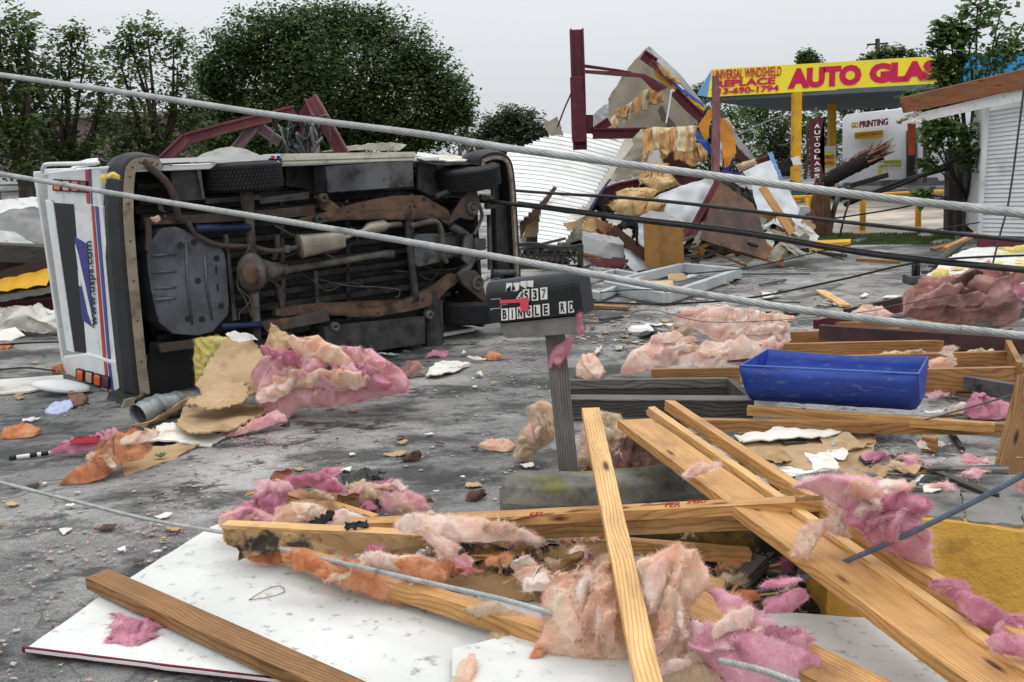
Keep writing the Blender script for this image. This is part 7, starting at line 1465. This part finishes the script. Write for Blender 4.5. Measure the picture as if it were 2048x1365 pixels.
build(crumple([G(365,850,.06),(G(450,872,.03)),G(420,890,.02),G(300,880,.04),(G(285,872,.04)),G(330,848,.05)], .012, 4, .02, 4, .02, 65), 'drywall_board', GYPS, label='white board face lying left of the lower tan board', cat='board')
build(crumple([G(295,895,.02),G(420,878,.02),G(350,915,.01),G(300,935,.01),G(250,950,.008),G(240,925,.01)], .01, 4, .012, 4, .02, 66), 'drywall_board', CARD, label='flat tan board under the orange wool heap', cat='board')
build(crumple([G(262,850,.05),G(300,845,.06),G(375,795,.14),G(372,812,.08),G(330,840,.03),G(290,856,.02)], .01, 4, .02, 4, .01, 67), 'drywall_board', CARD, label='narrow tan board edge behind the duct elbow', cat='board')
sheet('paper_scrap', [(452,668),(470,662),(500,668),(515,678),(480,684),(460,680)], 7.0, GYPS, 'white torn paper on top of the tall tan board', 'paper', .2, 0, .006, .02, 6)
# galvanised duct elbow
dc = spline([G(276,832,.085), G(296,822,.10), G(318,812,.10), G(338,812,.095), G(356,806,.09)], 6); vs = []; nn = len(dc); K = 22
db = MB().tube(dc, [.085 if i % 4 else .093 for i in range(nn)], K, cap=False); db.v = [Vector((v.x, v.y, max(v.z,.003))) for v in db.v]
dm = MB().shell(db.v, db.f, .004); build(dm, 'duct_elbow', mat('galvanised_duct', S(150,154,154), S(112,116,116), 7, .45, .35, .2, 40, c3=S(80,82,82), s3=5, t3=.62), label='galvanised duct elbow at the foot of the van bumper', cat='duct', smooth=True)
# tubes
tb_ = empty('metal_tube', G(150,900), 'striped metal tube poking out of hot pink wool', 'tube')
a, b_ = G(18,917,.02), G(110,905,.02); build(MB().tube([a,b_],.014,10), 'white_tube', WHT, tb_, smooth=True)
for t in (0,.45,.7): build(MB().tube([a.lerp(b_,t), a.lerp(b_,t+.16)],.0152,10), 'black_band', INK, tb_, smooth=True)
build(MB().tube([G(150,880,.04),G(300,862,.05)],.02,8), 'ribbed_tube', label='black tube lying behind the hot pink wool', m=BLACKC, cat='tube', smooth=True) if 0 else build(MB().tube([G(150,884,.04),G(300,864,.05)],.018,8), 'black_tube', BLACKC, label='black tube lying behind the hot pink wool', cat='tube', smooth=True)
sheet('red_flap', [(140,892),(150,876),(200,872),(195,884),(160,890)], 6.3, flat('crimson', S(150,16,44)), 'crimson plastic flap at the end of the black tube', 'plastic', .4, 0, .006, .02, 5)
sheet('cloth_scrap', [(88,822),(110,805),(140,800),(145,815),(120,828)], 6.9, flat('bluish_cloth', S(178,186,214)), 'crumpled bluish white cloth on the asphalt by the van', 'cloth', .9, 0, .01, .03, 8)
sheet('brown_scrap', [(138,812),(138,790),(168,786),(175,806),(150,812)], 7.1, mat('brown_card', S(128,98,84), S(100,76,64), 4), 'small brown box scrap by the van corner', 'cardboard', .4, 0, .03, .02, 6)
foam = empty('foam_tray', G(1282,668), 'white foam tray alone on the asphalt beyond the mailbox', 'tray')
c = G(1282,668,.0); fb_ = MB(); pf_ = []
for s_, z_ in ((.8,.0),(1,.035),(1.06,.04),(.97,.055),(.8,.075)):
    for k in range(20):
        a = 2*pi*k/20; ca, sa = cos(a), sin(a); ca = math.copysign(abs(ca)**.45, ca); sa = math.copysign(abs(sa)**.45, sa); pf_.append(c+Vector((ca*.125*s_, sa*.11*s_, z_)))
fb_.add(pf_, [(i*20+k, i*20+(k+1)%20, (i+1)*20+(k+1)%20, (i+1)*20+k) for i in range(4) for k in range(20)]+[tuple(range(20)), tuple(80+k for k in range(20))]); build(fb_, 'tray_body', flat('foam_white', S(236,236,232)), foam)
# leaves sprig
sp_ = MB(); c0 = G(322,915,.02)
for k in range(12):
    a = random.Random(k).uniform(0,6); d = Vector((cos(a), sin(a), .5)).normalized(); s2 = d.cross(Z).normalized(); sp_.add([c0, c0+d*.025+s2*.012, c0+d*.055, c0+d*.025-s2*.012], [(0,1,2,3)])
build(sp_, 'leaf_sprig', flat('fresh_leaf', (.05,.14,.03)), label='small green leaf sprig on the flat tan board', cat='leaves', norm=False)
rn = random.Random(2718)
for k in range(90):
    Q = ((1500,655,2040,700),(1480,700,2040,760),(1860,770,2010,850),(1500,870,1990,930),(1180,860,1340,960),(1700,930,2040,985))[k%6]
    x, y = rn.uniform(Q[0],Q[2]), rn.uniform(Q[1],Q[3]); zz = (.06,.05,.03,.03,.03,.37)[k%6]; p = G(x,y,zz); t_ = (k//6)%3
    if t_ == 0: fluff('insulation_tuft', [(x+cos(q)*26*rn.uniform(.5,1.4), y+sin(q)*9*rn.uniform(.5,1.4)) for q in [j*pi/5 for j in range(10)]], INS[rn.choice(('pale','pink','tan','dirty','hot'))], 'small torn wool tuft among the boards around the blue trough', z=zz, tilt=30, h=.045, s=.010, R=.04, seed=1600+k, fibres=160, flen=.05, freq=11, amp=.03, zmin=max(.004,zz-.03), group='wool tufts around the blue trough', jag=.04)
    elif t_ == 1:
        a = rn.uniform(-.5,.5)+(0 if rn.random() < .7 else pi/2); e = Vector((cos(a), sin(a), rn.uniform(-.05,.1))); L_ = rn.uniform(.12,.6); beam('loose_stick', p-e*L_/2, p+e*L_/2, rn.uniform(.012,.05), rn.uniform(.01,.03), (BROWNW,DARKW,JOIST,GREYW)[k%4], 'loose stick among the boards around the blue trough', rag=.01, group='loose sticks around the blue trough', seed=k, bevel=.001)
    else:
        sz = rn.uniform(.05,.16); a0 = rn.uniform(0,6); q = [p+Vector((cos(a0+t)*sz*rn.uniform(.5,1.4), sin(a0+t)*sz*rn.uniform(.4,1), rn.uniform(0,.05))) for t in (0,1.2,2.5,3.7,5)]
        build(crumple(q, .005, 3, sz*.3, 9, sz*.15, k), 'crumpled_scrap', (GYPS,KRAFTC,UNDER,CARD,KRAFT)[k%5], label='crumpled scrap of paper or board around the blue trough', cat='scrap', group='crumpled scraps around the blue trough')
# ================================================================== ground scatter: countable scraps + litter
rn = random.Random(21)
kinds = [('paper_scrap', GYPS, 'small torn white paper or board scrap on the asphalt', 'paper', 'white scraps scattered on the asphalt', (.015,.05)),
         ('board_scrap', CARD, 'small torn tan board scrap on the asphalt', 'board', 'tan board scraps scattered on the asphalt', (.02,.07)),
         ('dead_leaf', mat('dead_leaf', S(96,70,60), S(64,48,44), 5, .9), 'curled dark dead leaf or tar scrap on the asphalt', 'leaf', 'dark dead leaves on the asphalt', (.02,.06))]
spots = []
for k in range(120):
    r_ = rn.random()
    if r_ < .45: x, y = rn.uniform(1180,1680), rn.uniform(560,690)
    elif r_ < .75: x, y = rn.uniform(560,1130), rn.uniform(700,1000)
    elif r_ < .9: x, y = rn.uniform(0,420), rn.uniform(960,1150)
    else: x, y = rn.uniform(0,100), rn.uniform(690,860)
    spots.append((x,y))
for k, (x, y) in enumerate(spots):
    nm, m, lb, ct_, gp, (s0_, s1_) = kinds[(k*7) % 3]
    sz = rn.uniform(s0_, s1_); p = G(x, y, .012); a0 = rn.uniform(0,6); q = []
    nn = rn.choice((4,5,6))
    for j in range(nn):
        a = a0+2*pi*j/nn; rr = sz*rn.uniform(.35,1); q.append(p+Vector((cos(a)*rr*1.3, sin(a)*rr, rn.uniform(0,.012))))
    build(crumple(q, .005, 3, sz*.25, 14, sz*.15, k), nm, m, label=lb, cat=ct_, group=gp)
for k in range(64):
    rr_ = random.Random(900+k); Q = ((1185,575,1560,655),(1560,590,1800,660),(1180,640,1450,720),(560,700,960,760),(1500,860,1980,985),(1170,540,1500,580))[k%6]
    x, y = rr_.uniform(Q[0],Q[2]), rr_.uniform(Q[1],Q[3]); zz = .35 if k%6 == 4 and y > 925 else .02; p = G(x,y,zz); a0 = rr_.uniform(0,6); sz = rr_.uniform(.06,.26)*(.6 if y > 690 else 1); ws = rr_.uniform(.25,.8)
    ca, sa = cos(a0), sin(a0); q = [p+Vector((u*ca-v*sa*ws, u*sa+v*ca*ws, rr_.uniform(0,.04)))*1 for u, v in ((-sz,-sz*.5),(sz*.8,-sz*.6),(sz,sz*.3),(0,sz*.6),(-sz*.9,sz*.4))]
    build(crumple(q, .008, 3, sz*.15, 7, sz*.12, k), 'torn_sheet', (GYPS,SHEETG,CARD,UNDER,WHITEP,FRM,mat('brown_card', S(128,98,84), S(100,76,64), 4))[k%7], label='torn flat sheet scrap lying among the debris on the asphalt', cat='scrap', group='torn sheet scraps on the asphalt')
# sticks and battens right of the mailbox
for k, (a, b_, wd_, m, lb) in enumerate((
 ((1183,612),(1258,616),.10,JOIST,'short brown batten right of the mailbox'), ((1180,596),(1210,590),.08,PINE,'tiny pale batten near the window frame'),
 ((1478,549),(1620,548),.03,FG,'thin pale rod lying beyond the window frame'), ((1640,582),(1690,612),.12,PINE,'pale flat board lying alone on the light slab'), ((1200,640),(1245,634),.05,DARKW,'thin dark stick right of the foam tray'),
 ((1520,570),(1570,560),.04,GREYW,'grey sliver on the asphalt beyond the salmon wool'), ((905,738),(935,728),.06,GYPS,'small white batten end right of the pink heap'))):
    beam('batten', G(a[0],a[1],.03), G(b_[0],b_[1],.03), wd_, .03, m, lb, rag=.01)
sheet('white_board_scrap', [(850,748),(880,722),(930,720),(925,735),(880,750)], 8.3, GYPS, 'white torn board right of the large pink heap', 'board', 1.8, 0, .01, .03, 5)
sheet('pink_plastic', ZD((855,1270),(865,1232),(905,1245),(960,1230),(968,1265),(910,1262)), 12.1, flat('magenta', S(190,60,130)), 'magenta plastic shred beyond the mailbox', 'plastic', .3, 0, .006, .03, 8)
mb = MB(); rn = random.Random(99)
for k in range(17000):
    r_ = rn.random()
    x, y = rn.uniform(-60,2100), 545+rn.random()**.8*835
    if r_ < .30: x, y = rn.uniform(1150,1750), rn.uniform(535,720)
    elif r_ < .42: x, y = rn.uniform(540,1120), rn.uniform(680,800)
    elif r_ < .5: x, y = rn.uniform(-40,430), rn.uniform(680,1150)
    if N3(Vector((x*.007, y*.016, 5))) < -.10: continue
    p = G(x, y, .004); d = p.y; s_ = (.0025+.016*rn.random()**4)*(1 if y > 700 else 2.2); a0 = rn.uniform(0,6)
    q = [p+Vector((cos(a0+t)*s_*rn.uniform(.5,1.5), sin(a0+t)*s_*rn.uniform(.5,1.2), rn.uniform(0,.006))) for t in (0,1.6,3.1,4.6)]
    mb.add(q, [(0,1,2,3)])
build(mb, 'grit_and_crumbs', mat('crumb', S(200,190,176), S(70,56,50), 40, .9, 0, 0, c3=S(196,120,130), s3=30, t3=.60), kind='stuff', label='fine white and brown crumbs strewn over the asphalt', cat='litter', norm=False)
# splatter of pink wool bits on the terrace and the asphalt
mb = MB()
for cx_, cy_, rx, ry, n_, z_ in ((1640,905,170,40,500,.0),(1900,940,120,40,300,.34),(560,900,120,40,200,0),(250,1060,200,60,250,0),(1060,720,90,18,240,0),(620,1000,60,20,120,0),(340,1065,50,20,90,0),(1300,620,130,40,260,0),(500,880,90,26,200,0)):
    for k in range(n_//2):
        p = G(cx_+rn.gauss(0,.5)*rx, cy_+rn.gauss(0,.5)*ry, z_+.008); a = rn.uniform(0,6); L_ = rn.uniform(.006,.03); d = Vector((cos(a), sin(a), rn.uniform(0,.3)))
        s2 = d.cross(Z).normalized()*rn.uniform(.001,.007); mb.add([p-s2, p+s2, p+d*L_+s2*.5, p+d*L_-s2*.5], [(0,1,2,3)])
build(mb, 'wool_shreds', INS['hot'], kind='stuff', label='tiny pink wool shreds strewn round the piles', cat='litter', norm=False)
# ================================================================== cables
rope('guy_cable', [P(0,150,3.0)+(P(0,150,3.0)-P(280,190,2.7))*5,P(0,150,3.0),P(280,190,2.7),P(560,232,2.45),P(840,268,2.25),P(1040,300,2.1),P(1450,355,1.95),P(1780,398,1.85),P(2048,426,1.8),P(2120,438,1.78),P(2120,438,1.78)+(P(2120,438,1.78)-P(1780,398,1.85))*7], .0078, STEELR, 'upper thick strand steel cable crossing the whole picture', 8, .17)
rope('guy_cable', [P(0,348,3.0)+(P(0,348,3.0)-P(280,396,2.75))*5,P(0,348,3.0),P(280,396,2.75),P(560,441,2.45),P(840,488,2.2),P(1100,533,2.05),P(1400,588,1.95),P(1700,634,1.87),P(2048,672,1.8),P(2120,680,1.78),P(2120,680,1.78)+(P(2120,680,1.78)-P(1700,634,1.87))*6], .0075, STEELR, 'lower thick strand steel cable passing in front of the van', 8, .17)
rope('wire_rope', [G(-60,948,.27),G(0,965,.26),G(150,1003,.23),G(300,1040,.20),G(462,1068,.17)], .010, STEELR, 'thin steel rope running from the left edge to the kraft stud', 6, .12)
rope('wire_rope', [G(562,1098,.17),G(700,1130,.22),G(830,1160,.24),G(1000,1198,.24),G(1120,1232,.2)], .0105, STEELR, 'steel rope emerging from under the kraft stud toward the salmon wool', 6, .12)
rope('wire_rope', [G(1440,1322,.24),G(1520,1340,.27),G(1600,1368,.27)], .0115, STEELR, 'short steel rope end in the rose wool at the bottom', 6, .12)
rope('ribbed_cable', [P(1430,1198,3.9),P(1500,1188,3.8),P(1620,1150,3.6),P(1760,1094,3.4),P(1900,1028,3.25),P(2000,976,3.15),P(2110,915,3.05)], .0098, STEELB, 'bluish ribbed cable curving up to the right edge', 20, 9, .006)
wire('black_cable_bundle', [P(700,352,14),P(1035,382,11.5),P(1300,400,9.8),P(1650,440,8.6),P(2048,482,7.6),P(2130,490,7.4)], .018, BLACKC, 'upper black cable bundle sagging in front of the collapsed building')
wire('black_cable_bundle', [P(700,375,12),P(1035,410,10),P(1250,438,9.2),P(1480,466,8.4),P(1750,510,7.7),P(2048,541,7.0),P(2130,550,6.9)], .023, BLACKC, 'lower thicker black cable bundle sagging in front of the collapsed building')
rope('lashing_wire', [P(1035,404,9.95),P(1250,432,9.15),P(1480,460,8.35),P(1750,504,7.65),P(2130,544,6.85)], .008, DKW, 'thin wire lashed along the lower black bundle', 3, .8, .05)
for pts, r_, lb in (
 ([(1175,604,9.8),(1330,608,9.6),(1500,596,9.3),(1680,560,9.0),(1860,522,8.7),(2120,508,8.4)], .011, 'black wire crossing the asphalt toward the shed'),
 ([(1380,548,12),(1500,535,11.5),(1700,490,11),(1900,455,10.5),(1960,445,10.3)], .008, 'thin black wire rising toward the shed'),
 ([(1200,585,10.2),(1300,580,10),(1450,598,9.6),(1600,606,9.4)], .006, 'thin slack wire looping below the window frame'),
 ([(1230,640,8.8),(1300,620,8.8),(1430,645,8.6),(1700,628,8.4),(1900,590,8.0)], .003, 'very thin wire over the salmon wool'),
 ([(2055,120,9),(2040,240,9.5),(2018,400,10),(2000,470,10.3),(1985,530,10.6)], .010, 'grey guy cord hanging down in front of the shed'),
 ([(1700,400,20),(1790,375,19),(1900,325,18),(1960,300,17.5)], .03, 'black service cable from the broken pole to the fence'),
 ([(1690,410,20),(1800,365,19),(1900,335,18.2)], .05, 'thick black service cable below the first one'),
 ([(1650,440,20),(1780,420,19),(1900,395,18)], .018, 'thin black cable crossing the pale forecourt'),
 ([(1465,275,22),(1530,245,24),(1590,225,28)], .015, 'thin grey cable under the canopy'),
 ([(1500,305,22),(1512,262,23)], .012, 'short grey drop wire under the canopy'),
 ([(1530,262,24),(1555,290,24),(1580,285,25),(1588,272,26)], .015, 'slack looping wire under the canopy'),
 ([(1430,520,17),(1490,500,17),(1560,520,16.5),(1700,505,17)], .008, 'thin wire along the yellow kerb'),
 ([(1850,840,5.7),(1930,818,5.5),(2060,780,5.2)], .006, 'grey wire strung past the right end of the trough'),
 ([(1115,255,17.3),(1128,220,17.3),(1142,188,17.3)], .015, 'short cable from the beige flap to the tall column'),
 ([(1332,248,17.2),(1338,215,17.2),(1343,180,17.2)], .016, 'white cord hanging inside the gable'),
 ([(0,690,10),(60,686,10),(120,684,9.6)], .010, 'black hose on the asphalt left of the van'), ([(-20,742,8.6),(50,736,8.7),(110,742,8.6)], .008, 'second black hose nearer on the asphalt left of the van')):
    wire('hanging_wire' if 'hose' not in lb else 'hose', [P(*q) for q in pts], r_, (WHT if 'white' in lb else FG if 'grey' in lb else DKW), lb)
for o in bpy.data.objects:
    if o.parent is None and o.type == 'MESH' and 'kind' not in o and 'label' not in o: print('UNLABELLED', o.name)
